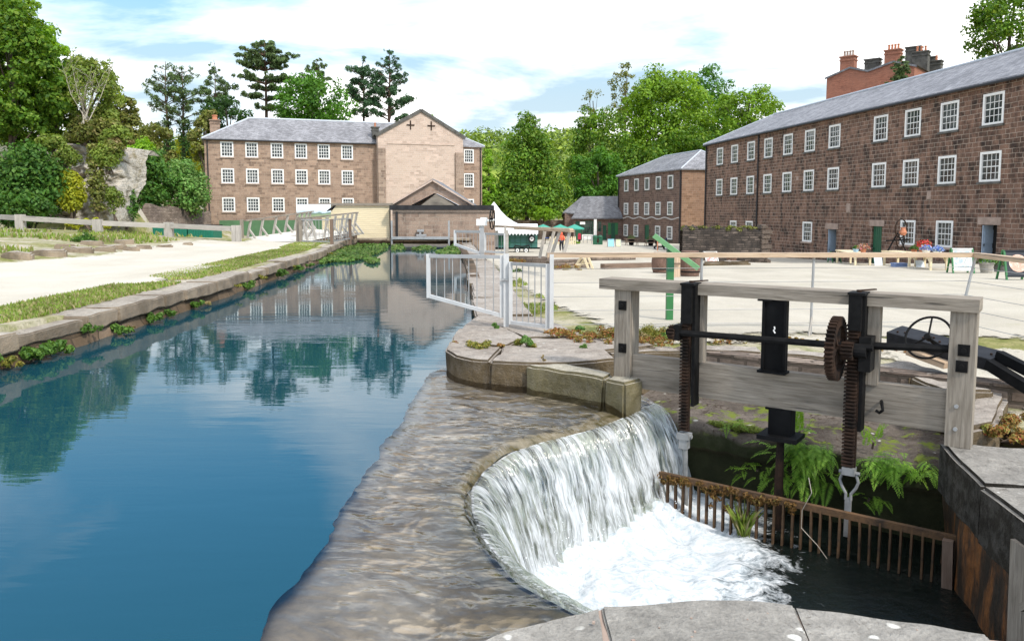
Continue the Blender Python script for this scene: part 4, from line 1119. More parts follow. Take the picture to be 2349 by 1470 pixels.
# ---------------------------------------------------------------- first mill (left, behind the canal)
WO = Vector((-31.02, 80, 0)); WU = Vector((.943, .334, 0)).normalized(); WN = Vector((-.334, .943, 0)).normalized()
fm_ = thing('gabled_mill', 'three storey pinkish stone mill with white gridded windows beyond the canal end', 'mill building', (-31.02, 80, -1))
FL, FDp = 29.3, 9.0
cols = [2.14, 4.53, 7.02, 9.43, 11.77, 14.21]
rows = [(7.58, 9.12), (4.92, 6.43), (2.02, 3.48)]
fw = [(c - .62, a, c + .62, b) for a, b in rows for c in cols] + [(27.74 - .58, a, 27.74 + .58, b) for a, b in ((7.5, 9.02), (4.78, 6.33), (2.0, 3.45))]
wb = MB(); wall_open(wb, WO, WU, WN, FL, -2, 9.36, fw, .14)
cnr = [P3(WO, WU, WN, t, b, 0) for t, b in ((0, 0), (FL, 0), (FL, FDp), (0, FDp))]
for a, b in ((1, 2), (2, 3), (3, 0)):
    p, q = cnr[a], cnr[b]; wb.face([(p.x, p.y, -2), (q.x, q.y, -2), (q.x, q.y, 9.36), (p.x, p.y, 9.36)])
wb.build('wall', M['stone_mid'], fm_)
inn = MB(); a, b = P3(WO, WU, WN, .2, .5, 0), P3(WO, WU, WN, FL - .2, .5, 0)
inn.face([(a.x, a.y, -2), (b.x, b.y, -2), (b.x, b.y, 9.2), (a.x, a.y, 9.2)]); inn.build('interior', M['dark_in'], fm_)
rf, cp = MB(), MB(); hip_roof(rf, WO, WU, WN, FL, FDp, 9.38, 12.05, .25, hl=4.4, hr=4.4, cap=cp)
r = rf.build('roof', M['slate'], fm_); cp.build('ridge_capping', M['lead'], r)
for w in fw: window(fm_, WO, WU, WN, *w, 4, 4, sill='dressed', fr=.13, bars=.045)
# gabled wing: stands one metre forward
WGO = P3(WO, WU, WN, 17.35, -1.0, 0); GL = 9.45; zk, zp = 10.25, 12.9
wg = MB(); p = lambda t, z, b=0: P3(WGO, WU, WN, t, b, z)
wg.face([p(0, -2), p(GL, -2), p(GL, zk), p(GL / 2, zp), p(0, zk)])
wg.face([p(0, -2, 1.02), p(0, -2), p(0, zk), p(0, zk, 1.02)]); wg.face([p(GL, -2), p(GL, -2, 1.02), p(GL, zk, 1.02), p(GL, zk)])
wing = wg.build('gable_wall', M['stone_pink'], fm_)
cg = MB(); rg = MB()
for s in (0, 1):
    a = p(-.25 if not s else GL + .25, zk - .12); b = p(GL / 2, zp + .08)
    cg.beam(a + WN * -.05, b + WN * -.05, .35, .2, up=WN)
    a2, b2 = a + WN * 9, b + WN * 9
    z_ = Vector((0, 0, .1)); rg.face(([a + z_, b + z_, b2 + z_, a2 + z_] if s == 0 else [b + z_, a + z_, a2 + z_, b2 + z_])[::1])
cg.build('gable_coping', M['sootstone'], fm_); rg.build('wing_roof', M['slate'], fm_)
st = MB()
for t in (3.55, 5.85):
    c_ = p(t, 11.35, -.04); st.box(tuple(c_), (.12, .06, .95), math.atan2(WU.y, WU.x)); st.box(tuple(c_), (.85, .062, .12), math.atan2(WU.y, WU.x))
    st.build('wall_tie', M['rust'], fm_); st = MB()
for t, w in ((.36, .8), (GL - .45, .95)): pl = MB(); pl.box(tuple(p(t, 3.4, -.12)), (w, .28, 10.8 if w < .9 else 10.2), math.atan2(WU.y, WU.x)); pl.build('pilaster', M['stone_shed'], fm_)
b = MB(); b.box(tuple(p(GL / 2, 9.35, -.03)), (GL - 2, .08, .14), math.atan2(WU.y, WU.x)); b.build('string_course', M['stone_pink'], fm_)
pipe(fm_, [P3(WO, WU, WN, .28, -.1, 9.2), P3(WO, WU, WN, .28, -.1, -1)], .06); pipe(fm_, [P3(WO, WU, WN, FL - .2, -.1, 9.2), P3(WO, WU, WN, FL - .2, -.1, -1)], .05)
g = MB(); g.tube([P3(WO, WU, WN, -.2, -.3, 9.27), P3(WO, WU, WN, 17.2, -.3, 9.27)], .06, 6); g.build('gutter', M['gutter'], fm_)
c_ = P3(WO, WU, WN, 1.0, 4.4, 0); chimney(fm_, (c_.x, c_.y), 1.0, .7, 8.5, 11.6, M['stone_mid'], 1, .5, math.atan2(WU.y, WU.x), potr=.3)
c_ = P3(WO, WU, WN, 17.4, .9, 0); chimney(fm_, (c_.x, c_.y), .7, .6, 9, 11.1, M['sootstone'], 1, .45, math.atan2(WU.y, WU.x))
# green hoarding in front of its foot
hd = thing('green_hoarding', 'flat moss green hoarding standing along the foot of the gabled mill', 'hoarding', tuple(P3(WO, WU, WN, 5, -.8, -1.2)))
b = MB(); a, c_ = P3(WO, WU, WN, 1.2, -.8, .05), P3(WO, WU, WN, 16.0, -.8, .05); b.beam(a, c_, .08, 2.2); b.build('panel', M['green_hoard'], hd)
b = MB()
for k in range(8): q = P3(WO, WU, WN, 1.3 + k * 2.1, -.72, 0); b.box((q.x, q.y, -.1), (.1, .1, 2.3))
b.build('back_post', M['timber'], hd)

# ---------------------------------------------------------------- shed at the canal end and yellow boarded screen
SY = 48.9
sh = thing('pump_shed', 'soot streaked stone shed with black coping standing in the canal end', 'shed', (-4.4, SY, 0))
xa, xb = A(900, 480, SY).x, A(1133, 480, SY).x
zt = A(1000, 482, SY).z; zc = A(1000, 471, SY).z
b = MB(); b.box(((xa + xb) / 2, SY + 2, (zt - 1) / 2), (xb - xa, 4, zt + 1)); b.build('wall', M['stone_shed'], sh)
b = MB(); b.box(((xa + xb) / 2 - .1, SY + 1.6, (zt + zc) / 2), (xb - xa + .1, 3.6, zc - zt)); b.build('coping', M['bitumen'], sh, bevel=.02)
b = MB(); b.box(((xa + xb) / 2, SY - .03, zt - .05), (xb - xa - .02, .1, .14)); b.build('string_course', M['stone_pink'], sh)
gy = SY + 2.4; ap = A(993, 414, gy); la = A(900, 471, gy); ra = A(1084, 471, gy); zb = zc - .3
b = MB(); b.face([(la.x, gy, zb), (ra.x, gy, zb), (ra.x, gy, la.z), (ap.x, gy, ap.z), (la.x, gy, la.z)]); b.build('gable', M['stone_mid'], sh)
b = MB()
for s, q in ((0, la), (1, ra)):
    e = Vector((q.x + (-.35 if not s else .25), gy - .15, q.z - .12)); t_ap = Vector((ap.x, gy - .15, ap.z + .1)); w = Vector((0, 7.0, 0))
    f = [e, t_ap, t_ap + w, e + w]; b.face(f if s == 0 else f[::-1]); b.face([e - Vector((0, 0, .13)), t_ap - Vector((0, 0, .13)), t_ap, e][::(1 if s else -1)])
b.build('roof', M['slate_dark'], sh)
b = MB(); b.beam(Vector((la.x - .1, gy - .2, la.z)), Vector((ap.x, gy - .2, ap.z)), .1, .09, up=(0, 1, 0)); b.beam(Vector((ra.x + .1, gy - .2, ra.z)), Vector((ap.x, gy - .2, ap.z)), .1, .09, up=(0, 1, 0)); b.build('verge_board', M['stone_pink'], sh)
dy = SY + 1.2; dp = A(1000, 445, dy); dl = A(962, 470, dy); dr = A(1048, 471, dy)
b = MB(); b.face([(dl.x, dy, dl.z - .1), (dr.x, dy, dl.z - .1), (dp.x, dy, dp.z)]); b.build('louvre_gable', M['timber'], sh)
b = MB(); b.face([(dl.x - .5, dy - .1, dl.z - .02), (dp.x - .1, dy - .1, dp.z + .04), (dp.x - .1, dy + 1.2, dp.z + .04), (dl.x - .5, dy + 1.2, dl.z - .02)][::-1]); b.face([(dr.x + .1, dy - .04, dr.z), (dp.x, dy - .04, dp.z + .03), (dp.x, dy + 1.2, dp.z + .03), (dr.x + .1, dy + 1.2, dr.z)]); b.build('lead_flashing', M['lead'], sh)
pipe(sh, [(xa + .28, SY - .07, zt - .1), (xa + .28, SY - .07, -.1)], .07)
pm = MB(); q = A(965, 530, SY - .15); pm.box((q.x, q.y, q.z + .02), (.42, .18, .14)); pm.box((q.x - .02, q.y, q.z - .18), (.12, .12, .34)); pm.box((q.x + .05, q.y, q.z - .26), (.62, .14, .12)); pm.cyl((q.x, q.y, q.z - .35), (q.x, q.y, -.2), .03, 8); pm.build('valve_gear', M['steel'], sh, bevel=.02)
bm_ = thing('steel_boom', 'grey steel boom with upright ends lying across the canal before the shed', 'boom', (-5, 47.6, .4))
a, c_ = A(899, 546, 47.6), A(1030, 548, 47.6)
b = MB(); b.beam((a.x, 47.6, a.z), (c_.x, 47.6, a.z), .3, .16); b.build('beam', M['steel'], bm_, bevel=.02)
for q, h in ((a, 1.0), (c_, 1.05)):
    b = MB(); b.box((q.x, 47.6, q.z + h / 2 - .5), (.1, .1, h + 1.1)); b.build('upright', M['steel'], bm_)
b = MB(); b.beam((a.x, 47.4, .05), (c_.x, 47.4, .05), .12, .1); b.build('lower_beam', M['timber'], bm_)

sc = thing('boarded_screen', 'yellow larch boarded screen wall left of the stone shed', 'screen', (-10, 49.3, .3))
SX0, SX1, SYY = A(738, 480, 49.5).x, A(893, 480, 49.5).x, 49.5
zt = A(800, 471, SYY).z
b = MB(); k = 0; z = -.35
while z < zt - .02:
    b.beam((SX0, SYY + .01 * (k % 2), z + .06), (SX1, SYY + .01 * (k % 2), z + .06), .04, .118); z += .125; k += 1
b.build('board_panel', M['timber_yellow'], sc)
b = MB(); b.box(((SX0 + SX1) / 2, SYY + .25, zt + .05), (SX1 - SX0 + .3, .8, .16)); b.build('coping', M['timber'], sc, bevel=.02)
b = MB(); b.box(((SX0 + SX1) / 2, SYY + .3, zt / 2 - .2), (SX1 - SX0, .4, zt + .3)); b.build('backing', M['stone_shed'], sc)

# ---------------------------------------------------------------- red brick house behind the long mill
HY = 74.0
hs = thing('brick_house', 'red brick double gabled house with tall chimneys rising behind the long mill roof', 'house', tuple(A(1990, 300, HY)))
hu = Vector((.76, -.65, 0)).normalized(); hn = Vector((.65, .76, 0)).normalized()
HO = A(1896, 200, HY); HO.z = 0
def hp(px, py): t, z = PL(px, py, HO, hu); return t, z
tv, zv = hp(1991, 163); te, ze_ = hp(1896, 180); t1_, za = hp(1945, 157); t2_, zb_ = hp(2045, 143); t3_, z3 = hp(2098, 152)
p = lambda t, z, b=0: P3(HO, hu, hn, t, b, z)
b = MB(); b.face([p(0, 3), p(tv, 3), p(tv, zv), p(t1_ + .7, za - .0), p(t1_ - .3, za - .1), p(0, ze_)]); b.face([p(tv, 3), p(t3_, 3), p(t3_, z3), p(t2_ + .8, zb_ - .1), p(t2_ - .3, zb_ - .05), p(tv, zv)])
b.face([p(0, 3, 9), p(0, 3), p(0, ze_), p(0, ze_, 9)]); b.face([p(t3_, 3), p(t3_, 3, 9), p(t3_, z3, 9), p(t3_, z3)])
b.build('wall', M['brick_red'], hs)
b = MB()
for (ta, zA), (tb, zB) in (((-.15, ze_), (t1_ + .2, za + .05)), ((t1_ + .2, za + .05), (tv, zv)), ((tv, zv), (t2_ + .2, zb_ + .05)), ((t2_ + .2, zb_ + .05), (t3_ + .2, z3))):
    b.face([p(ta, zA + .05, -.12), p(tb, zB + .05, -.12), p(tb, zB + .05, 9), p(ta, zA + .05, 9)]); b.face([p(ta, zA - .12, -.12), p(tb, zB - .12, -.12), p(tb, zB + .05, -.12), p(ta, zA + .05, -.12)])
b.build('roof', M['slate_dark'], hs)
rz = math.atan2(hu.y, hu.x)
def hchim(pxa, pxb, ytop, ybot, back, mat, pots, potm='terracotta', d=.9, pot=.55):
    f = HY + back; l, r = A(pxa, ytop, f), A(pxb, ytop, f)
    chimney(hs, ((l.x + r.x) / 2, f), (r.x - l.x) * .98, d, A(pxa, ybot, f).z, l.z, mat, pots, pot, rz, potm=potm)
hchim(1931, 1963, 133, 170, 3.0, M['brick_red'], 4, 'dressed')
hchim(2033, 2067, 118, 160, 4.0, M['brick_red'], 4)
hchim(1987, 2019, 139, 172, 6.0, M['sootstone'], 0)
hchim(2081, 2113, 111, 150, 9.0, M['sootstone'], 0)
hchim(2097, 2130, 122, 170, 6.5, M['sootstone'], 3)
hchim(2131, 2146, 134, 170, 10.0, M['sootstone'], 0)
hchim(2136, 2160, 143, 170, 8.0, M['sootstone'], 1)
b = MB(); l, r = A(2092, 162, HY + 4.5), A(2172, 170, HY + 4.5); b.face([(l.x, l.y, 3), (r.x, r.y + 2, 3), (r.x, r.y + 2, r.z), (l.x, l.y, r.z)]); b.build('rear_wall', M['brick_red'], hs)
b = MB(); q = A(2120, 172, HY + 2.5); b.face([(q.x - 1.4, q.y, q.z - 2.5), (q.x + 1.2, q.y + .4, q.z - 2.5), (q.x + 1.2, q.y + .4, q.z - .6), (q.x - 1.0, q.y, q.z + .7), (q.x - 1.4, q.y, q.z + .7)]); b.build('rendered_gable', M['white'], hs)
an = thing('roof_aerial', 'thin television aerial above the red brick house chimneys', 'aerial', tuple(A(2131, 135, HY + 8)))
b = MB(); q = A(2131, 98, HY + 8); b.cyl((q.x, q.y, q.z), (q.x, q.y, q.z - 3.6), .03, 6); b.beam((q.x - .05, q.y, q.z), (q.x + .45, q.y, q.z + .05), .03, .03); b.build('mast', M['steel'], an)

# ---------------------------------------------------------------- walls of rubble
rwl = thing('rubble_wall', 'mossy topped rubble wall between the crag and the gabled mill', 'wall', (-30, 70, -1))
a, c_ = A(318, 468, 66), A(474, 484, 76); a2 = A(285, 500, 64)
P = []
N = 60
for i in range(N):
    t = i / (N - 1); q = a.lerp(c_, t); z = q.z + .12 * math.sin(t * 19) * (1 - t) - (1.4 * (1 - t / .06) if t < .06 else 0)
    P.append([(q.x, q.y, -1.6), (q.x, q.y - .02, z - .12), (q.x + .1, q.y + .12, z), (q.x + .2, q.y + .55, z - .02), (q.x + .2, q.y + .6, -1.6)])
P = np.array(P); uu = np.linspace(0, (c_ - a).length, N)
grid('masonry', P, M['rubble'], rwl, uv=np.stack([np.broadcast_to(uu[:, None], P.shape[:2]), P[..., 2]], -1), smooth=False).location = -rwl.location
ru = thing('ruined_wall', 'broken black rubble wall stub standing in the yard before the long mill', 'ruined wall', tuple(A(1660, 600, 44)))
yr = 41.5; N = 90
prof = [(1566, 530), (1574, 521), (1600, 521), (1604, 528), (1612, 523), (1640, 525), (1700, 526), (1728, 523), (1742, 529), (1748, 537), (1756, 549), (1752, 560), (1757, 572), (1750, 590), (1749, 602)]
l, r = A(1566, 560, yr).x, A(1757, 560, yr).x; top = [(A(px, py, yr).x, A(px, py, yr).z) for px, py in prof[:11]]
P = []
for i in range(N):
    t = i / (N - 1); x = lerp(l, r, t); z = interp(top, x) + .05 * math.sin(i * 1.7) + .04 * math.sin(i * .61)
    zb = land(x, yr) - .3; row = []
    for j in range(13):
        h = j / 12; zz2 = lerp(zb, z, h); row.append((x + .05 * math.sin(j * 2.3 + i * .3) * (t > .9) * 2, yr + .06 * float(vnoise(x * 3, zz2 * 3, 31)), zz2))
    row += [(x, yr + .35, z + .05), (x, yr + .75, z - .04), (x, yr + .85, zb)]
    P.append(row)
P = np.array(P)
grid('masonry', P, M['rubble_dark'], ru, uv=P[..., [0, 2]] , smooth=False).location = -ru.location
b = MB(); z0 = land(r, yr) - .3
endst = []
for k in range(9):
    zz2 = z0 + .26 * k; w = .22 + .12 * math.sin(k * 2.1)
    rough_stone('end_stone', [(r - .25, yr - .06), (r + w, yr - .02), (r + w * .9, yr + .75), (r - .25, yr + .8)], zz2, zz2 + .23, M['rubble'], ru, .03, amp=.03, cell=.15)
wt = thing('rubble_wall', 'long low brown wall behind the white tent and green parasols', 'wall', (4, 118, -2))
b = MB(); a, c_ = A(1130, 505, 119), A(1312, 503, 119); b.box(((a.x + c_.x) / 2, 119, (a.z - 3) / 2), (c_.x - a.x, .6, a.z + 3)); b.build('masonry', M['rubble'], wt)

# ================================================================ sluice frame over the pit
FA = math.atan2(FD.y, FD.x)
def fbox(mb, t0, t1, b0, b1, z0, z1):
    return mb.box8([F(t0, b0, z0), F(t1, b0, z0), F(t1, b1, z0), F(t0, b1, z0), F(t0, b0, z1), F(t1, b0, z1), F(t1, b1, z1), F(t0, b1, z1)])
sf = thing('sluice_frame', 'weathered oak sluice frame with two black iron toothed racks over the pit', 'sluice gate', tuple(F(1, .1, 0)))
def part(name, mat, fn, bevel=.006, smooth=False, label=None):
    b = MB(); fn(b); o = b.build(name, mat, sf, bevel=bevel, smooth=smooth)
    if label: o['label'] = label
    return o
def vbeam(b, t0, t1, b0, b1, z0, z1):      # upright timber, grain along it
    b.beam(F((t0 + t1) / 2, (b0 + b1) / 2, z0), F((t0 + t1) / 2, (b0 + b1) / 2, z1), abs(t1 - t0), abs(b1 - b0), up=FB)
def hbeam(b, t0, t1, b0, b1, z0, z1):
    b.beam(F(t0, (b0 + b1) / 2, (z0 + z1) / 2), F(t1, (b0 + b1) / 2, (z0 + z1) / 2), abs(b1 - b0), abs(z1 - z0))
part('post', M['timber'], lambda b: vbeam(b, -.722, -.525, 0, .21, -.5, 1.2), .008)
part('post', M['timber'], lambda b: vbeam(b, 2.52, 2.72, 0, .21, .02, 1.2), .008)
part('top_beam', M['timber'], lambda b: hbeam(b, -.9, 2.735, -.03, .27, 1.2, 1.312), .008)
part('lower_beam', M['timber'], lambda b: hbeam(b, -.52, 2.522, .05, .16, .125, .492), .006)
part('brace_post', M['timber'], lambda b: vbeam(b, .05, .29, .04, .14, .49, 1.2))
part('brace_post', M['timber'], lambda b: vbeam(b, 1.80, 1.96, .03, .15, .47, 1.2))
part('iron_plate', M['black'], lambda b: (fbox(b, .915, 1.15, -.01, .04, .49, 1.195), fbox(b, .915, .94, -.04, .0, .49, 1.195), fbox(b, 1.125, 1.15, -.04, .0, .49, 1.195), fbox(b, .895, 1.165, -.09, .06, .487, .51), fbox(b, .87, 1.0, -.05, .05, 1.183, 1.199)), .004)
part('iron_stub', M['black'], lambda b: (fbox(b, .98, 1.2, .04, .2, -.14, .12), fbox(b, .9, 1.28, -.06, .26, -.18, -.14), fbox(b, .95, 1.1, .03, .1, .105, .125)), .008)
part('iron_pipe', M['rust'], lambda b: b.tube([F(1.09, .1, -.18), F(1.085, .1, -.7), F(1.09, .1, -1.5)], [.038, .045, .06], 10), 0, True)
def rack(b, tc_, w, z0, z1, front):
    fbox(b, tc_ - w / 2, tc_ + w / 2, -front, -front + .035, z0, z1)
    z = z0 + .012
    while z < z1 - .02:
        fbox(b, tc_ - w / 2 - .012, tc_ + w / 2 - .01, -front - .035, -front + .002, z, z + .017); z += .034
for tc_, w, z1, z0 in ((.165, .085, .99, -.22), (1.775, .105, 1.06, -.29)):
    part('toothed_rack', M['rust'], lambda b: rack(b, tc_, w, z0, z1, .10), .003)
    part('rack_guide', M['iron'], lambda b: (fbox(b, tc_ - .05, tc_ + .06, -.14, -.02, z1 - .08, 1.31), fbox(b, tc_ + .055, tc_ + .085, -.09, .06, .05, 1.3), fbox(b, tc_ - .06, tc_ + .09, -.15, .05, 1.302, 1.325)), .004)
    part('guide_bolt', M['rust'], lambda b: (b.cyl(F(tc_ + .02, -.05, 1.32), F(tc_ + .02, -.05, 1.345), .022, 8), b.beam(F(tc_ + .0, -.03, 1.335), F(tc_ + .12, .14, 1.34), .03, .012)), 0)
part('lift_shaft', M['iron'], lambda b: b.cyl(F(-.02, -.17, .815), F(1.95, -.17, .845), .032, 8), 0, True)
part('lift_shaft', M['iron'], lambda b: b.cyl(F(1.9, -.02, .84), F(2.56, .06, .865), .034, 8), 0, True)
def gear(b, tc_, bc, zc, r, wid, teeth, hub=.05, spokes=0, rim=.05):
    ax = FD; up = Vector((0, 0, 1)); sd = FB; c = F(tc_, bc, zc); k = teeth * 4
    def pt(a, rr, s): return c + up * (rr * math.cos(a)) + sd * (rr * math.sin(a)) + ax * (s * wid / 2)
    ro = [r if (i % 4) in (0, 1) else r - .035 * (r / .3) ** .35 for i in range(k)]; ri = r - .035 - rim if spokes else .015
    for i in range(k):
        a0, a1 = 2 * PI * i / k, 2 * PI * (i + 1) / k; r0, r1 = ro[i], ro[(i + 1) % k]
        b.face([pt(a0, r0, -1), pt(a1, r1, -1), pt(a1, r1, 1), pt(a0, r0, 1)][::-1])
        for s in (-1, 1): b.face([pt(a0, ri, s), pt(a1, ri, s), pt(a1, r1, s), pt(a0, r0, s)][::s])
        b.face([pt(a0, ri, -1), pt(a1, ri, -1), pt(a1, ri, 1), pt(a0, ri, 1)])
    if spokes:
        b.cyl(c - ax * wid * .8, c + ax * wid * .8, hub, 14)
        for i in range(spokes):
            a = 2 * PI * i / spokes + .3; d = up * math.cos(a) + sd * math.sin(a)
            b.beam(c + d * hub * .8, c + d * (ri + .01), .035, .045, up=ax)
part('gear_wheel', M['rust'], lambda b: gear(b, 1.64, -.17, .81, .295, .075, 44, .05, 6), 0)
part('pinion', M['rust'], lambda b: gear(b, .045, -.17, .815, .075, .07, 12), 0)
part('pinion', M['rust'], lambda b: gear(b, 1.745, -.19, .80, .085, .10, 14), 0)
part('bearing_block', M['iron'], lambda b: (fbox(b, 1.83, 1.93, -.16, .03, .62, .93), b.cyl(F(1.79, -.17, .80), F(1.9, -.17, .80), .055, 12)), .008)
part('bearing_block', M['iron'], lambda b: fbox(b, .07, .13, -.21, .0, .74, .9), .008)
for t, z in ((-.62, 1.03), (-.615, .56), (2.635, .87), (2.625, .73)):
    part('bolt_plate', M['iron'], lambda b: (fbox(b, t - .045, t + .045, -.014, .0, z - .05, z + .05), b.cyl(F(t, -.05, z), F(t, -.01, z), .023, 6)), .002)
for t, z in ((2.6, .38), (2.6, .18)):
    part('coach_screw', M['steel'], lambda b: b.cyl(F(t, -.012, z), F(t, .002, z), .018, 8), 0)
part('lifting_hook', M['iron'], lambda b: b.tube([F(2.0, .045, .33), F(2.01, -.0, .33), F(2.02, -.04, .31), F(2.03, -.05, .27), F(2.0, -.04, .24), F(1.97, -.03, .255)], .014, 8), 0, True)
def shackle1(b):
    fbox(b, .10, .23, -.15, -.05, -.30, -.235); b.cyl(F(.08, -.10, -.265), F(.25, -.10, -.265), .02, 8); fbox(b, .12, .21, -.14, -.06, -.40, -.30)
part('shackle', M['dull_steel'], shackle1, .008)
def shackle2(b):
    fbox(b, 1.72, 1.83, -.14, -.05, -.36, -.29); b.cyl(F(1.69, -.1, -.34), F(1.87, -.1, -.34), .018, 8)
    b.tube([F(1.72, -.1, -.35), F(1.70, -.1, -.42), F(1.72, -.1, -.48), F(1.755, -.1, -.54), F(1.755, -.1, -.60)], .014, 8); b.tube([F(1.84, -.1, -.35), F(1.86, -.1, -.42), F(1.84, -.1, -.48), F(1.80, -.1, -.54), F(1.80, -.1, -.60)], .014, 8)
part('shackle', M['dull_steel'], shackle2, 0)
part('gate_rod', M['dull_steel'], lambda b: b.cyl(F(.165, -.08, -.38), F(.175, -.05, -1.1), .028, 8), 0, True)
part('gate_rod', M['dull_steel'], lambda b: fbox(b, 1.75, 1.805, -.11, -.08, -.95, -.58), .003)
part('paint_mark', M['white'], lambda b: b.tube([F(1.03, -.016, .94), F(1.035, -.016, .92), F(1.025, -.016, .90), F(1.04, -.016, .875)], .008, 5), 0)

t_ = NT('crusted_rusty_grate')
M['grate'] = t_.end(t_.mix(t_.ramp(t_.noise(5, 6, .7), [(.35, 0), (.62, 1)]), (.06, .042, .03), (.155, .088, .045)), .9, t_.bump(t_.noise(30, 4), .8, .01), spec=.15)
tr_ = thing('trash_grate', 'rusty iron bar grate hung with orange weed across the pit', 'grate', tuple(F(1.2, -.25, -1)))
b = MB(); b.beam(F(-.35, -.25, -.672), F(2.72, -.25, -.70), .05, .06); b.build('top_rail', M['grate'], tr_, bevel=.006)
bb = MB(); bb.box((0, 0, -.42), (.017, .05, .84), 0)
bme = bb.mesh('bar'); bme.materials.append(M['grate'])
for i in range(36):
    o = bpy.data.objects.new('bar', bme); COL.objects.link(o); o.parent = tr_
    o.location = F(-.28 + i * .0845, -.25, -.69) - tr_.location; o.rotation_euler = (rng.uniform(-.02, .02), rng.uniform(-.015, .015), FA)
b = MB(); b.beam(F(2.62, -.3, -.7), F(2.64, -.3, -1.6), .08, .09, up=FB); b.build('end_stop', M['timber_brown'], tr_)

# dark sheet-iron penstock cradle with hand wheel, on the curb behind the frame
hw = thing('penstock_gear', 'slanting black iron trough with a hand wheel behind the frame right post', 'winding gear', tuple(A(2200, 830, 8.6)))
p0, p1 = A(2052, 756, 9.6), A(2290, 818, 8.5)
b = MB(); up_ = Vector((.1, -.55, .82)); ax = (p1 - p0).normalized(); sd = ax.cross(up_).normalized(); nv = sd.cross(ax)
wd = .28
P = lambda s, v, w_: p0 + ax * s + sd * v + nv * w_
Lp = (p1 - p0).length
b.box8([P(0, wd / 2, -.012), P(0, -wd / 2, -.012), P(Lp, -wd / 2, -.012), P(Lp, wd / 2, -.012), P(0, wd / 2, .012), P(0, -wd / 2, .012), P(Lp, -wd / 2, .012), P(Lp, wd / 2, .012)])
b.beam(P(0, wd / 2, -.06), P(Lp, wd / 2, -.06), .02, .14, up=nv); b.beam(P(0, -wd / 2, -.06), P(Lp, -wd / 2, -.06), .02, .14, up=nv)
b.build('trough', plain('blue_black_iron', (.022, .023, .027), .6, 0, .4, 10, spec=.2), hw, bevel=.004)
b = MB()
for s, v in ((.1, .08), (.18, .05), (.42, .06), (.5, -.02), (.62, .05), (.9, -.08), (1.2, .02)): b.cyl(P(s, v, .01), P(s, v, .028), .013, 8)
b.build('rivet', M['rust'], hw)
for k, (q0, q1) in enumerate(((A(2268, 835, 8.45), A(2375, 900, 7.9)), (A(2290, 815, 8.5), A(2375, 858, 8.1)))):
    b = MB(); b.beam(q0, q1, .1, .11); b.build('cradle_beam', M['black'], hw, bevel=.01)
b = MB(); b.beam(A(2088, 806, 9.2), A(2175, 838, 8.8), .16, .07); b.build('cradle_beam', M['timber_rail'], hw, bevel=.01)
wc = A(2129, 774, 8.9); wax = Vector((-.62, -.45, .42)).normalized()
b = MB(); b.ring(wc, wax, .255, .014, 40, 8); b.cyl(wc - wax * .04, wc + wax * .04, .035, 12)
x_ = wax.orthogonal().normalized(); y_ = wax.cross(x_)
for a in (0.5, 2.6, 4.7): b.tube([wc, wc + (x_ * math.cos(a) + y_ * math.sin(a)) * .25], .011, 6)
b.tube([wc, wc - wax * .3], .02, 8)
b.build('hand_wheel', M['iron'], hw, smooth=True)

# ================================================================ steel railings by the quay
def rail_panel(parent, a, b_, zt, zb0, zb1, bars, fw=.055):
    """flat-bar panel from a to b (plan points): frame and bars"""
    a, b_ = Vector((a[0], a[1], 0)), Vector((b_[0], b_[1], 0)); z = lambda h: Vector((0, 0, h))
    m = MB(); m.beam(a + z(zt - fw / 2), b_ + z(zt - fw / 2), fw, fw); m.build('top_bar', M['steel'], parent)
    m = MB(); m.beam(a + z(zb0), b_ + z(zb1), fw, fw); m.build('bottom_bar', M['steel_white'], parent)
    for q, h in ((a, zb0), (b_, zb1)): m = MB(); m.beam(q + z(h - fw / 2 - .003), q + z(zt + .003), fw + .008, fw + .008, up=(0, 1, 0)); m.build('upright', M['steel_white'], parent)
    for i in range(1, bars):
        t = i / bars; q = a.lerp(b_, t); m = MB(); m.cyl(q + z(lerp(zb0, zb1, t)), q + z(zt - .01), .008, 6); m.build('bar', M['steel'], parent)
r1 = thing('steel_railing', 'pale steel railing panel with slanting foot hung out over the canal, nearest one', 'railing', (-.1, 12.25, .25))
rail_panel(r1, (-1.34, 12.55), (-.16, 12.25), 1.37, .70, .42, 9, .055)
b = MB(); b.box((-.09, 12.22, .81), (.085, .085, 1.16)); b.build('post', M['steel_white'], r1, bevel=.006)
g1 = thing('steel_gate', 'narrow steel barred gate between two posts on the quay, nearest one', 'gate', (.25, 11.9, .25))
rail_panel(g1, (-.02, 12.14), (.53, 11.68), 1.27, .33, .33, 6, .05)
b = MB(); b.box((.59, 11.63, .80), (.06, .06, 1.24)); b.build('post', M['steel_white'], g1, bevel=.006)
b = MB(); b.beam((-.17, 12.18, 1.0), (-.03, 12.13, 1.0), .02, .03); b.box((-.15, 12.17, 1.0), (.05, .03, .03)); b.build('latch', M['steel'], g1)
r2 = thing('steel_railing', 'grey steel railing panel with slanting foot beside the white penstock head, farther one', 'railing', (-1.3, 32, .2))
ya = 32.0
rail_panel(r2, (A(1044, 540, ya + .6).x, ya + .6), (A(1104, 540, ya).x, ya), A(0, 529, ya).z, A(0, 562, ya).z, A(0, 582, ya).z, 7, .10)
b = MB(); q = A(1106, 540, ya); b.box((q.x, ya, .72), (.16, .14, 1.3)); b.build('post', M['steel'], r2)
g2 = thing('steel_gate', 'grey steel barred gate beside the farther railing near the stone shed', 'gate', (-.6, 31.6, .1))
rail_panel(g2, (A(1113, 540, ya).x, ya), (A(1158, 540, ya - .8).x, ya - .8), A(0, 534, ya).z, A(0, 577, ya).z, A(0, 577, ya).z, 6, .08)
b = MB(); q = A(1163, 540, ya - .8); b.box((q.x, ya - .8, .66), (.12, .12, 1.3)); b.build('post', M['timber_pale'], g2)
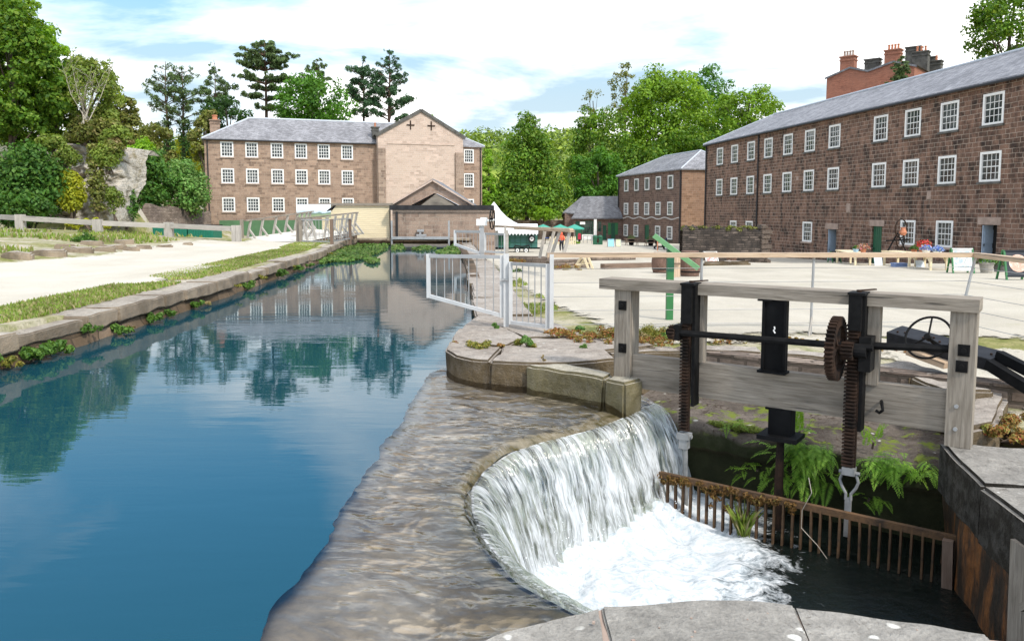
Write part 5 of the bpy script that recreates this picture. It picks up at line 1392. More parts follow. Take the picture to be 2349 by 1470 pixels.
ps = thing('penstock', 'white penstock gearbox with tall black hand wheel by the canal end', 'penstock', tuple(A(1105, 580, 34)))
q = A(1105, 510, 34)
b = MB(); b.box((q.x, 34, q.z - .8), (.2, .2, 1.4)); b.build('pedestal', M['steel_white'], ps, bevel=.03)
b = MB(); b.box((q.x, 34, q.z), (.45, .4, .28)); b.box((q.x + .1, 34, q.z + .12), (.3, .3, .16)); b.cyl((q.x + .2, 34, q.z + .06), (q.x + .55, 34, q.z + .1), .05, 10); b.build('gearbox', M['white'], ps, bevel=.04)
wc = A(1129, 503, 34); b = MB(); b.ring(wc, (1, -.22, 0), .43, .028, 32, 8); b.cyl(wc - Vector((.12, 0, 0)), wc + Vector((.05, 0, 0)), .06, 10)
for a in range(5): b.tube([wc, wc + Vector((.2 * .43 * math.cos(a * 1.257), .97 * .43 * math.cos(a * 1.257), .43 * math.sin(a * 1.257)))], .018, 6)
b.build('hand_wheel', M['iron'], ps, smooth=True)

# ================================================================ wire fence with broad timber rail
wf = thing('wire_fence', 'long wire fence with broad tan timber handrail along the near edge of the yard', 'fence', (3.8, 11.9, .15))
E0, E1, E2 = Vector((.52, 11.68, 1.405)), Vector((7.12, 12.05, 1.385)), Vector((7.05, 8.6, 1.36))
b = MB(); b.beam(E0, E1 + Vector((.05, 0, 0)), .15, .07); b.build('handrail', M['timber_rail'], wf, bevel=.012)
b = MB(); b.beam(E1 + Vector((0, -.08, .0)), E2, .15, .07); b.build('handrail', M['timber_rail'], wf, bevel=.012)
for (x, y, xb, z0) in ((2.86, 11.8, 2.86, .12), (4.585, 11.9, 4.57, .12), (7.1, 12.0, 6.84, .05), (7.05, 8.75, 7.0, -.1)):
    b = MB(); b.tube([(xb, y, z0), (x, y, 1.37)], .021, 8); b.build('post', M['steel'], wf, smooth=True)
b = MB(); b.tube([(4.48, 11.75, .1), (4.575, 11.88, .45)], .018, 6); b.build('post_strut', M['timber_pale'], wf)
for z in (1.20, .99, .78, .57, .36):
    b = MB(); b.tube([(.6, 11.68, z), (7.05 - .2 * (1.37 - z), 12.02, z)], .0045, 4, cap=False); b.tube([(7.05 - .2 * (1.37 - z), 12.02, z), (7.0, 8.6, z)], .0045, 4, cap=False); b.build('wire', M['steel'], wf)
# timber railing returning across the yard end of the canal
tf_ = thing('timber_railing', 'tan timber rails on splayed grey posts beyond the steel gates', 'railing', (.9, 30, .2))
a, c_ = A(1135, 519, 35), A(1310, 527, 27.0)
b = MB(); b.beam(a, c_, .16, .09); b.build('rail', M['timber_rail'], tf_, bevel=.01)
a2, c2 = A(1183, 523.5, 30.5), A(1312, 529.5, 26.0)
b = MB(); b.beam(a2, c2, .16, .09); b.build('rail', M['timber_rail'], tf_, bevel=.01)
for (xt, yt, xb, yb, Yd) in ((1250, 531, 1238, 592, 28.4), (1271, 531, 1254, 590, 27.8), (1284, 531, 1264, 588, 27), (1307, 532, 1291, 590, 26.2)):
    t0, t1 = A(xt, yt, Yd), A(xb, yb, Yd); b = MB(); b.beam(t1, t0, .2, .1, up=(1, 0, 0)); b.build('splayed_post', M['timber_pale'], tf_, bevel=.01)
q = A(1159, 520, 33); b = MB(); b.box((q.x, 33, q.z - .65), (.1, .1, 1.3)); b.build('post', M['timber_pale'], tf_)

# ================================================================ left bank: fence, footbridge, hoarding
fc = thing('post_and_rail_fence', 'low weathered post and rail fence along the grassy left bank', 'fence', tuple(on_land(225, 536)))
fps = [on_land(-130, 522), on_land(48, 528), on_land(225, 537), on_land(388, 543), on_land(543, 556)]
tops = [484, 492, 503, 510, 517]
pp_ = []
for q, ty, px in zip(fps, tops, (-130, 48, 225, 388, 543)):
    tz = A(px, ty, q.y).z; w = .40
    b = MB(); b.beam((q.x, q.y, q.z - .3), (q.x, q.y, tz), w, .28, up=(0, 1, 0)); b.build('post', M['timber_pale'], fc, bevel=.02); pp_.append(Vector((q.x, q.y, tz)))
for a, c_ in zip(pp_, pp_[1:]):
    b = MB(); d = Vector((0, -.02, -.18)); dx = (c_ - a).normalized() * .19; b.beam(a + d + dx, c_ + d - dx, .2, .24); b.build('rail', M['timber_pale'], fc, bevel=.015)
for (x0_, x1_, lab) in ((350, 428, 'dark teal sheet metal skip behind the post and rail fence, left of two'), (431, 489, 'dark teal sheet metal skip beside the green hoarding, right of two')):
    Yd = 53.0; l, r = A(x0_, 530, Yd), A(x1_, 530, Yd); zt = A(400, 519, Yd).z
    sk = thing('metal_skip', lab, 'skip', ((l.x + r.x) / 2, Yd + .8, -1), group='teal skips behind the fence')
    b = MB(); b.box(((l.x + r.x) / 2, Yd + .8, (zt - 1.2) / 2), (r.x - l.x, 1.6, zt + 1.2)); k = l.x + .15
    while k < r.x - .05: b.box((k, Yd - .02, (zt - 1.2) / 2), (.1, .06, zt + 1.0)); k += .32
    b.build('body', M['green_teal'], sk)
    b = MB(); b.box(((l.x + r.x) / 2, Yd + .8, zt + .04), (r.x - l.x + .08, 1.7, .07)); b.build('lid', M['iron'], sk)

fb = thing('footbridge', 'timber footbridge with splayed A braced railings crossing to the boarded screen', 'footbridge', (-12, 44, .5))
B0, B1 = Vector((-14.55, 42.6, .5)), Vector((-12.4, 47.8, .98)); C0, C1 = Vector((-10.75, 40.6, .47)), Vector((-9.3, 46.2, .80))
b = MB(); dzz = Vector((0, 0, .1)); b.box8([C0 - dzz * 2.5, C1 - dzz * 2.5, B1 - dzz * 2.5, B0 - dzz * 2.5, C0, C1, B1, B0]); b.build('deck', M['timber_pale'], fb)
b = MB(); b.beam(C0 + Vector((.12, 0, -.16)), C1 + Vector((.12, 0, -.16)), .16, .34); b.build('side_beam', M['timber_brown'], fb)
dg = MB(); dg.face([B0 + Vector((-.4, -.6, .035)), C0 + Vector((.2, -.6, .035)), C1 + Vector((-.1, 0, .035)), B1 + Vector((.1, 0, .035))]); t_ = plain('pale_gravel_deck', (.66, .62, .54), .95, 0, .12, 9); dg.build('gravel_surface', t_, fb)
def braced(base, out, h, top_in=.0):
    """post leaning outward at its top, with a strut to the deck edge"""
    b = MB(); o = Vector(out).normalized(); top = base + Vector((0, 0, h)) + o * .22
    b.beam(base + Vector((0, 0, -.05)) - o * .06, top, .09, .12, up=(o.y, -o.x, 0)); mid = base.lerp(top, .5)
    b.beam(mid, base + o * .62 + Vector((0, 0, -.05)), .08, .1, up=(o.y, -o.x, 0)); b.beam(base - o * .05 + Vector((0, 0, -.03)), base + o * .62 + Vector((0, 0, -.03)), .09, .08)
    b.build('braced_post', M['timber_pale'], fb); return top
tops_ = []
for k, t in enumerate((.06, .24, .44, .62, .78, .86, .94, 1.0)): tops_.append(braced(B0.lerp(B1, t), (.93, -.38, 0), 1.06))
b = MB(); q = B0 + Vector((-.05, -.1, 0)); b.beam(q, q + Vector((0, 0, 1.12)), .16, .14, up=(0, 1, 0)); b.build('end_post', M['timber'], fb)
b = MB(); b.beam(tops_[0] - (tops_[-1] - tops_[0]) * .08, tops_[-1] + Vector((.1, .2, .02)), .16, .07); b.build('handrail', M['timber'], fb)
tops_ = []
for k, t in enumerate((.05, .2, .38, .54, .7, .8, .9, 1.0)): tops_.append(braced(C0.lerp(C1, t), (-.97, .25, 0) if k < 2 else (.97, -.25, 0), 1.16 - .0 * k))
b = MB(); q = C0 + Vector((-.25, -.2, 0)); b.beam(q - Vector((0, 0, .2)), q + Vector((0, 0, 1.3)), .17, .15, up=(0, 1, 0)); b.build('end_post', M['timber'], fb)
b = MB(); b.beam(C0 + Vector((-.2, -.15, 1.2)), tops_[-1] + Vector((0, .2, .03)), .16, .07); b.build('handrail', M['timber'], fb)
br_ = thing('bank_barrier', 'barred barrier on squat timber posts beside the footbridge', 'barrier', (-9.9, 40.3, .45))
pts = [A(690, 540, 40.2), A(761, 540, 39.2), A(803, 540, 44)]
for i, q in enumerate(pts):
    z0, z1 = .40, A(0, 503, q.y).z; b = MB(); b.beam((q.x, q.y, z0 - .2), (q.x, q.y, z1), .15, .13, up=(0, 1, 0)); b.build('post', M['timber_brown'] if i else M['timber'], br_)
for a, c_ in zip(pts, pts[1:]):
    zt, zb = A(0, 504, a.y).z, .55
    b = MB(); b.beam((a.x, a.y, zt), (c_.x, c_.y, zt), .06, .06); b.build('top_bar', M['steel'], br_); b = MB(); b.beam((a.x, a.y, zb), (c_.x, c_.y, zb), .06, .06); b.build('bottom_bar', M['steel'], br_)
    for k in range(1, 10):
        t = k / 10; b = MB(); b.cyl((lerp(a.x, c_.x, t), lerp(a.y, c_.y, t), zb), (lerp(a.x, c_.x, t), lerp(a.y, c_.y, t), zt), .012, 5); b.build('bar', M['steel'], br_)
# picture board on the bridge, with a wide landscape printed on it
def board_mat():
    t = NT('landscape_print'); uv = t.tc.outputs['UV']; sp = t.n.new('ShaderNodeSeparateXYZ'); t.l.new(t.tc.outputs['Generated'], sp.inputs[0])
    w = t.math('ADD', sp.outputs[2], t.math('MULTIPLY', t.math('SUBTRACT', t.noise(3, 4), .5), .35))
    c = t.ramp(w, [(.15, (.30, .38, .20)), (.34, (.16, .24, .20)), (.40, (.55, .66, .74)), (.7, (.78, .84, .88))])
    d = t.n.new('ShaderNodeVectorMath'); d.operation = 'DISTANCE'; t.l.new(t.tc.outputs['Generated'], d.inputs[0]); d.inputs[1].default_value = (.56, .5, .5)
    c = t.mix(t.ramp(t.math('ADD', d.outputs['Value'], t.math('MULTIPLY', t.noise(9, 3), .12)), [(.14, .85), (.19, 0)]), c, (.18, .22, .09))
    return t.end(c, .5)
ib = thing('picture_board', 'wide pale blue landscape picture board behind the footbridge rail', 'picture board', tuple(A(720, 500, 48.3)))
l, r = A(681, 490, 48.3), A(759, 490, 48.3)
b = MB(); b.box(((l.x + r.x) / 2, 48.3, A(0, 484, 48.3).z), (r.x - l.x, .06, (500 - 470) / 1800 * 48.3)); b.build('panel', board_mat(), ib)
for x in (l.x + .3, r.x - .3): b = MB(); b.box((x, 48.36, .9), (.08, .06, 1.6)); b.build('leg', M['timber'], ib)
# crow on the rail
bd_ = thing('bird', 'black crow perched on the footbridge handrail, facing right', 'bird', tuple(A(761, 484, 45)))
q = A(761, 479, 45)
b = MB(); b.tube([(q.x - .28, q.y, q.z - .14), (q.x - .15, q.y, q.z - .07), (q.x, q.y, q.z), (q.x + .10, q.y, q.z + .09), (q.x + .15, q.y, q.z + .14), (q.x + .20, q.y, q.z + .145), (q.x + .28, q.y, q.z + .12)], [.02, .05, .085, .065, .055, .035, .006], 10)
b.cyl((q.x - .01, q.y - .03, q.z - .06), (q.x - .0, q.y - .03, q.z - .16), .01, 5); b.cyl((q.x + .01, q.y + .03, q.z - .06), (q.x + .01, q.y + .03, q.z - .16), .01, 5)
b.build('body', M['iron'], bd_, smooth=True)

# ================================================================ things standing in the yard
def simple(name, label, cat, loc, parts, group=None):
    """parts: list of (part name, material, builder, bevel)"""
    t = thing(name, label, cat, loc, group)
    for nm, mt, fn, bv in parts:
        b = MB(); fn(b); b.build(nm, mt, t, bevel=bv)
    return t
# signpost of two greens
q = on_land(1535, 739)
zt = A(0, 572, q.y).z
a, c_ = A(1500, 540, q.y - .08), A(1602, 616, q.y - .12)
simple('green_post', 'green square post with a pale green plank fixed slantwise near the handrail', 'post', tuple(q), [
    ('post', M['green_mid'], lambda b: b.box((q.x, q.y, (q.z - .2 + 1.0) / 2), (.115, .115, 1.0 - q.z + .2)), .006),
    ('post_top', M['green_door'], lambda b: b.box((q.x, q.y, (1.0 + zt) / 2), (.118, .118, zt - 1.0)), .006),
    ('plank', M['green_pale'], lambda b: b.beam(a, c_, .03, .085, up=(0, -.2, 1)), .004)])
# barrels
def barrel(q, r, h, label):
    t = thing('barrel', label, 'barrel', tuple(q), 'oak barrels behind the handrail')
    pr = [(r * (.80 + .2 * math.sin(PI * k / 10)), h * k / 10) for k in range(11)]
    b = MB(); b.lathe((q.x, q.y, q.z), pr, 28); b.build('staves', M['barrel_wood'], t, smooth=False)
    for f in (.06, .24, .76, .94):
        b = MB(); rr = r * (.80 + .2 * math.sin(PI * f)) + .006; b.lathe((q.x, q.y, q.z), [(rr, h * (f - .025)), (rr, h * (f + .025))], 28); b.build('hoop', M['iron'], t)
    b = MB(); b.lathe((q.x, q.y, q.z + h - .03), [(r * .78, 0), (r * .78, .012)], 24); b.build('head', M['barrel_wood'], t)
barrel(on_land(1517, 628), .37, .80, 'brown oak barrel left of the dark green post, farther of two')
barrel(on_land(1582, 638), .36, .92, 'brown oak barrel behind the slanting green plank, nearer of two')
q = on_land(1551, 640)
simple('wooden_board', 'orange brown wooden board leaning between the two oak barrels', 'board', tuple(q), [('board', M['timber_rail'], lambda b: b.beam(q + Vector((0, 0, 0)), q + Vector((.02, .1, .85)), .26, .03, up=(0, 1, 0)), .006), ('batten', M['timber_brown'], lambda b: b.beam(q + Vector((-.1, -.03, .5)), q + Vector((.12, -.03, .5)), .03, .06), 0)])
# sawhorse
q = on_land(1352, 620)
def saw(b):
    for s in (0, .18):
        b.beam(q + Vector((-.02 + s, 0, 0)), q + Vector((-.25 + s, .1, .62)), .05, .09); b.beam(q + Vector((-.62 + s, .5, 0)), q + Vector((-.25 + s, .12, .62)), .05, .09)
    b.beam(q + Vector((-.55, .3, .2)), q + Vector((.1, .05, .28)), .03, .06)
simple('sawhorse', 'yellow softwood sawhorse with crossed legs under the handrail', 'sawhorse', tuple(q), [('leg', M['timber_yellow'], saw, .005), ('crossbar', M['timber_yellow'], lambda b: b.beam(q + Vector((-.45, .12, .64)), q + Vector((.15, .1, .64)), .09, .08), .005)])
# sleepers and low kerbs
def sleeper(pa, pb, h, w, label, mat='timber_brown', name='sleeper', cat='sleeper'):
    a, c_ = on_land(*pa), on_land(*pb); t = thing(name, label, cat, tuple((a + c_) / 2))
    b = MB(); z = Vector((0, 0, h / 2)); b.beam(a + z, c_ + z, w, h); b.build('timber', M[mat], t, bevel=.02)
sleeper((1382, 619), (1496, 616), .24, .3, 'long brown timber sleeper lying left of the oak barrels')
sleeper((1352, 599), (1452, 597), .34, .5, 'low brown stone kerb beyond the timber sleeper', 'rubble', 'stone_kerb', 'kerb')
sleeper((1262, 619), (1345, 616), .40, .5, 'low rough stone kerb beside the yellow sawhorse', 'rubble', 'stone_kerb', 'kerb')
sleeper((1168, 604), (1262, 606), .35, .6, 'low stone bed edge behind the nearest steel gate', 'rubble', 'stone_kerb', 'kerb')
for pa, lab, s in ((1645, 'flat pale boulder lying before the ruined wall stub', .7), (1690, 'low brown boulder right of the flat pale one', .6)):
    q = on_land(pa, 611); t = thing('boulder', lab, 'boulder', tuple(q)); rough_stone('rock', [(q.x - s, q.y - .25), (q.x + s * .9, q.y - .3), (q.x + s, q.y + .3), (q.x - s * .8, q.y + .3)], q.z - .2, q.z + .22, M['quay'], t, .08, amp=.06, cell=.2)
# A boards
def a_board(q, w, h, label, frame, face, picture=None, yaw=0.0, splay=.3, round_pic=None):
    t = thing('sign_board', label, 'sign board', tuple(q)); rot = Matrix.Rotation(yaw, 3, 'Z'); V = lambda x, y, z: q + rot @ Vector((x, y, z))
    for s in (-1, 1):
        for e in (-1, 1):
            b = MB(); b.beam(V(e * w / 2, s * splay, 0), V(e * w / 2, s * .03, h), .06, .05, up=rot @ Vector((1, 0, 0))); b.build('frame_leg', frame, t)
    k = .16
    P = lambda x, f, d=0: V(x, -(splay * (1 - f) + .03 * f) - d, h * f)
    b = MB(); b.face([P(-w / 2, k, .005), P(w / 2, k, .005), P(w / 2, .98, .005), P(-w / 2, .98, .005)]); b.face([P(-w / 2, k, -.02), P(w / 2, k, -.02), P(w / 2, .98, -.02), P(-w / 2, .98, -.02)][::-1])
    for f in (k, .98): b.beam(P(-w / 2, f, .01), P(w / 2, f, .01), .05, .05)
    b.build('board', face, t)
    if picture:
        b = MB(); m = .12; b.face([P(-w / 2 + w * m, k + .1, .012), P(w / 2 - w * m, k + .1, .012), P(w / 2 - w * m, .9, .012), P(-w / 2 + w * m, .9, .012)]); b.build('poster', picture, t)
    if round_pic:
        c0, ex, ez = P(0, .58, .014), rot @ Vector((1, 0, 0)), (P(0, .9) - P(0, .2)).normalized(); r = w * .36
        b = MB(); b.face([c0 + ex * (r * math.cos(2 * PI * i / 28)) + ez * (r * math.sin(2 * PI * i / 28)) for i in range(28)]); b.build('round_picture', round_pic, t)
    return t
def blotch(name, cols, sc=5):
    t = NT(name); n = t.noise(sc, 4, .6, dist=.5); return t.end(t.ramp(n, [(.3 + .4 * i / (len(cols) - 1), c) for i, c in enumerate(cols)]), .5)
a_board(on_land(1401, 568), .62, .85, 'pale blue A board standing left of the cream board', M['steel'], plain('pale_blue_board', (.28, .58, .70), .5, 0, .15, 4))
a_board(on_land(1418, 567), .5, .80, 'cream A board standing right of the pale blue board', M['steel'], plain('cream_board', (.62, .66, .42), .5, 0, .15, 4))
a_board(on_land(1628, 607), .62, .62, 'grey A board with red and blue picture before the ruined wall', M['steel'], plain('grey_board', (.45, .42, .38), .6), blotch('red_blue_poster', [(.6, .58, .55), (.55, .12, .10), (.65, .62, .6), (.12, .17, .35)], 7), yaw=.25)
a_board(on_land(1914, 603), .62, .78, 'small dark chalkboard A board by the open door of the long mill', M['green_mid'], plain('chalkboard', (.02, .03, .028), .7), yaw=.2)
a_board(on_land(2203, 628), .72, .95, 'green framed A board with blue grey photographs by the stall tables', M['green_mid'], plain('pale_board', (.7, .7, .68), .6), blotch('blue_grey_photos', [(.75, .77, .78), (.30, .40, .46), (.72, .73, .70), (.16, .2, .2)], 8), yaw=-.15)
a_board(on_land(2327, 644), .80, .98, 'green framed black A board with a round pink picture at the right edge', M['green_mid'], plain('black_board', (.014, .017, .025), .5), None, yaw=-.05, round_pic=blotch('pink_round_picture', [(.75, .6, .5), (.6, .33, .24), (.78, .66, .56)], 6))
q = on_land(1566, 575)
simple('sign_board', 'small white and green sign standing at the middle mill corner', 'sign board', tuple(q), [('board', M['white'], lambda b: b.box((q.x + .08, q.y, q.z + .55), (.3, .08, .8)), 0), ('side', M['green_pale'], lambda b: b.box((q.x - .16, q.y + .02, q.z + .5), (.16, .1, .9)), 0), ('writing', M['iron'], lambda b: b.box((q.x + .1, q.y - .05, q.z + .55), (.10, .02, .34)), 0)])
# flat cards and blue boxes by the stall tables
for px, py, w, h, lab in ((2016, 612, .36, .42, 'white picture card leaning on the leg of the first stall table'), (2112, 618, .34, .36, 'grey picture card leaning under the third stall table')):
    q = on_land(px, py); simple('picture_card', lab, 'card', tuple(q), [('card', blotch('card_print', [(.7, .74, .78), (.5, .55, .6), (.75, .75, .74)], 6), lambda b: b.beam(q + Vector((0, 0, .01)), q + Vector((0, .14, h)), w, .02, up=(0, 1, 0)), 0)])
q = on_land(2062, 616)
simple('crate', 'blue plastic crate lying under the second stall table', 'crate', tuple(q), [('tub', plain('blue_plastic', (.16, .23, .42), .5), lambda b: (b.box((q.x, q.y, q.z + .1), (.55, .35, .2)), b.box((q.x, q.y, q.z + .21), (.6, .4, .03))), .01)])
# trestle tables with pots
def stall_table(pa, pb, label, depth=.75):
    a, c_ = on_land(*pa), on_land(*pb); a.z = c_.z = min(a.z, c_.z); t = thing('stall_table', label, 'table', tuple((a + c_) / 2), 'stall tables along the long mill')
    d = (c_ - a).normalized(); nn_ = Vector((-d.y, d.x, 0)); nn_ = nn_ if nn_.y > 0 else -nn_; z = Vector((0, 0, .68))
    b = MB()
    for k in range(4): b.beam(a + z + nn_ * (depth * (k + .5) / 4) - d * .1, c_ + z + nn_ * (depth * (k + .5) / 4) + d * .1, depth / 4 - .012, .045)
    b.build('table_top', M['timber_yellow'], t); b = MB(); b.beam(a + z - Vector((0, 0, .08)), c_ + z - Vector((0, 0, .08)), .04, .12); b.build('apron', M['timber_yellow'], t)
    for q in (a, c_):
        for k in (.06, depth - .06):
            b = MB(); p_ = q + nn_ * k; s = d if q is a else -d; p_ = p_ + s * .12; b.beam(p_, p_ + Vector((0, 0, .66)), .08, .08, up=(0, 1, 0)); b.beam(p_ + Vector((0, 0, .35)), p_ + s * .28 + Vector((0, 0, .62)), .05, .06); b.build('leg', M['timber_yellow'], t)
    return a, c_, nn_, a.z + .70
T1 = stall_table((1952, 606), (2000, 611), 'light wood stall table before the green door of the long mill')
T2 = stall_table((2022, 610), (2100, 617), 'light wood stall table below the first ground floor window pair')
T3 = stall_table((2120, 617), (2178, 623), 'light wood stall table nearest the open blue door')
LEAF = {}
LEAF['pot'] = leafmat('pot_plant_leaves', [(.05, .12, .02), (.10, .20, .03), (.03, .07, .015)], .2)
LEAF['bloom'] = leafmat('mixed_blossom', [(.55, .06, .05), (.7, .62, .5), (.60, .35, .08), (.35, .08, .2), (.1, .18, .05)], .2)
LEAF['red'] = leafmat('red_blossom', [(.6, .05, .04), (.7, .1, .07), (.5, .04, .05), (.09, .2, .04)], .2)
LEAF['blue'] = leafmat('blue_blossom', [(.06, .13, .5), (.1, .2, .6), (.55, .6, .7), (.05, .12, .04)], .2)
def tuft_quads(c, rx, ry, rz, n, size, seed=0, up=.35):
    rs = np.random.RandomState(seed); d = rs.normal(size=(n, 3)); d /= np.linalg.norm(d, axis=1)[:, None]; d[:, 2] = np.abs(d[:, 2]) if up else d[:, 2]
    p = np.array(c) + d * np.array([rx, ry, rz]) * rs.uniform(.45, 1, (n, 1)) ** .6
    return leaf_quads(p, d + np.array([0, 0, up]) + rs.normal(0, .45, (n, 3)), size * rs.uniform(.6, 1.3, n), rs)
def leaf_quads(p, nrm, size, rs, asp=.55):
    n = len(p); nrm = nrm / (np.linalg.norm(nrm, axis=1)[:, None] + 1e-9); r = rs.normal(size=(n, 3)); a = np.cross(nrm, r); a /= np.linalg.norm(a, axis=1)[:, None] + 1e-9; b = np.cross(nrm, a)
    s = size[:, None]; fold = nrm * s * .12
    return np.stack([p - a * s * .5, p + b * s * asp * .5 + fold, p + a * s * .5, p - b * s * asp * .5 + fold], 1)
def pot_plant(c, r, h, mat, leaf, label, spread=.3, seed=0, fol='foliage'):
    t = thing('potted_plant', label, 'potted plant', tuple(c)); b = MB(); b.lathe(tuple(c), [(r * .7, 0), (r, h * .9), (r * 1.1, h * .9), (r * 1.1, h)], 14); b.build('pot', mat, t)
    quads(fol, tuft_quads((c.x, c.y, c.z + h), spread, spread, spread * .9, 160, .10, seed), LEAF[leaf], t).location = -t.location
def on_table(T, f, k): a, c_, nn_, z = T; v = a.lerp(c_, f) + nn_ * k; v.z = z; return v
pot_plant(on_table(T1, .9, .3), .13, .2, M['terracotta'], 'bloom', 'mixed red and cream flowers in a pot at the end of the first table', .30, 1)
pot_plant(on_table(T1, .55, .3), .14, .16, plain('pale_blue_glaze', (.35, .55, .75), .4), 'pot', 'small plant in a pale blue pot on the first stall table', .16, 2)
pot_plant(on_table(T2, .98, .35), .2, .3, M['terracotta'], 'red', 'red flowers in a tall terracotta pot on the second stall table', .34, 3)
pot_plant(on_table(T2, .75, .3), .12, .16, M['terracotta'], 'pot', 'leafy plant in a small clay pot on the second stall table', .2, 4)
pot_plant(on_table(T3, .35, .3), .16, .12, M['white'], 'blue', 'blue flowers in a white pot on the left of the third table', .26, 5)
pot_plant(on_table(T3, .8, .3), .16, .12, M['white'], 'blue', 'blue and white flowers in a white pot on the right of the third table', .26, 6)
q = on_land(2262, 628); q.z += .0
pot_plant(q, .25, .42, plain('stone_planter', (.35, .32, .28), .9), 'pot', 'leafy plant in a grey stone planter beside the open blue door', .35, 7)
pot_plant(on_land(2292, 626), .22, .3, M['sootstone'], 'pot', 'low plant in a dark planter right of the grey stone planter', .3, 8)
pot_plant(on_land(1678, 603), .28, .3, M['barrel_wood'], 'red', 'pink and red flowers in a half barrel before the ruined wall', .26, 9)
# rusty wheel frame ornament
q = on_table(T2, .12, .5)
wm = thing('spinning_wheel', 'rusty iron spinning wheel standing on the second stall table', 'ornament', tuple(q))
b = MB(); c0 = q + Vector((.25, .2, 1.0)); b.ring(c0, (.5, -.86, 0), .42, .03, 28, 6); b.ring(q + Vector((.25, .2, .45)), (.5, -.86, 0), .3, .03, 24, 6); b.build('wheel', M['rust'], wm)
b = MB()
for dx in (-.35, .45): b.beam(q + Vector((dx, .1, .0)), q + Vector((.1, .2, .8)), .05, .05)
b.beam(q + Vector((-.4, .2, .45)), q + Vector((.6, .2, .5)), .06, .06); b.build('stand', M['iron'], wm)
b = MB(); b.lathe((q.x + .3, q.y + .1, q.z + .7), [(.1, 0), (.16, .12), (.1, .3), (.13, .36)], 10); b.build('jug', M['terracotta'], wm)

# ---------------------------------------------------------------- far side of the yard
tn = thing('tent', 'white marquee tent with a sharp peak behind the stone shed', 'tent', tuple(A(1133, 560, 66)))
Y0 = 66.0; pk = A(1133, 463, Y0); er = A(1196, 517, Y0); hw_ = er.x - pk.x
prof = [(1, 0), (.72, .16), (.46, .37), (.25, .62), (.1, .86), (.0, 1.0)]
P = []
zb = er.z
for i in range(33):
    a = 2 * PI * i / 32; k = 1 / max(abs(math.cos(a)), abs(math.sin(a)))
    P.append([(pk.x + hw_ * f * math.cos(a) * lerp(1, k, f), Y0 + hw_ * f * math.sin(a) * lerp(1, k, f), lerp(zb, pk.z, g)) for f, g in prof])
grid('roof', np.array(P), M['tent'], tn).location = -tn.location
b = MB(); gz = land(pk.x, Y0) - .2
b.box((pk.x, Y0, (zb - .35 + zb) / 2), (hw_ * 2.02, hw_ * 2.02, .45)); b.build('valance', M['tent'], tn)
b = MB(); b.face([(pk.x - hw_, Y0 + hw_, gz), (pk.x + hw_, Y0 + hw_, gz), (pk.x + hw_, Y0 + hw_, zb), (pk.x - hw_, Y0 + hw_, zb)]); b.build('side_wall', M['tent'], tn)
for s in (-1, 1): b = MB(); b.cyl((pk.x + s * hw_ * .98, Y0 - hw_ * .98, gz), (pk.x + s * hw_ * .98, Y0 - hw_ * .98, zb), .05, 8); b.build('pole', M['white'], tn)

Yt = 57.0
tl = thing('trailer', 'dark green box trailer with white canopy and spare wheel beside the tent', 'trailer', tuple(on_land(1195, 581)))
l, r = A(1143, 550, Yt), A(1233, 550, Yt); zt, zb = A(0, 535, Yt).z, A(0, 568, Yt).z; gz = land(l.x, Yt)
tg = plain('trailer_green', (.045, .15, .125), .45, 0, .12)
b = MB(); b.box(((l.x + r.x) / 2, Yt + .8, (zt + zb) / 2), (r.x - l.x, 1.6, zt - zb))
b.build('body', tg, tl, bevel=.02)
b = MB()
for k in range(1, 7): x = lerp(l.x, r.x, k / 7); b.box((x, Yt - .012, (zt + zb) / 2), (.03, .03, zt - zb))
for k in (.33, .66): b.box(((l.x + r.x) / 2, Yt - .010, lerp(zb, zt, k)), (r.x - l.x, .02, .025))
b.build('panel_rib', M['green_door'], tl)
b = MB(); b.box((lerp(l.x, r.x, .16), Yt - .02, lerp(zb, zt, .5)), ((r.x - l.x) * .3, .05, (zt - zb) * .62)); b.build('hatch', M['green_door'], tl)
zc = A(0, 514, Yt).z; zv = A(0, 533, Yt).z
b = MB(); xr = A(1234, 520, Yt).x; xl = A(1175, 520, Yt).x
b.face([(l.x, Yt - .5, zv), (xr, Yt - .5, zv), (xr, Yt + .8, zc), (l.x, Yt + .8, zc)]); b.face([(xr, Yt + 2.1, zv), (l.x, Yt + 2.1, zv), (l.x, Yt + .8, zc), (xr, Yt + .8, zc)]); b.face([(xr, Yt - .5, zv), (xr, Yt + 2.1, zv), (xr, Yt + .8, zc)])
k = 12
for i in range(k):
    x0_, x1_ = lerp(l.x, xr, i / k), lerp(l.x, xr, (i + 1) / k); b.face([(x0_, Yt - .5, zv), ((x0_ + x1_) / 2, Yt - .5, zv - .22), (x1_, Yt - .5, zv)])
b.face([(l.x, Yt - .49, zv - .1), (xr, Yt - .49, zv - .1), (xr, Yt - .49, zv + .02), (l.x, Yt - .49, zv + .02)]); b.build('canopy', M['tent'], tl)
def wheel(px, py, r_, y):
    q = A(px, py, y); b = MB(); b.cyl((q.x, y, q.z), (q.x, y + .18, q.z), r_, 20); w = b.build('wheel', M['rubber'], tl)
    b = MB(); b.cyl((q.x, y - .02, q.z), (q.x, y + .02, q.z), r_ * .62, 16); b.build('rim', M['white'], w); b = MB(); b.cyl((q.x, y - .035, q.z), (q.x, y, q.z), r_ * .2, 10); b.build('hub', M['iron'], w)
wheel(1187, 574.5, .21, Yt - .2); wheel(1207, 574.5, .21, Yt - .2); wheel(1220, 548, .25, Yt - .22)
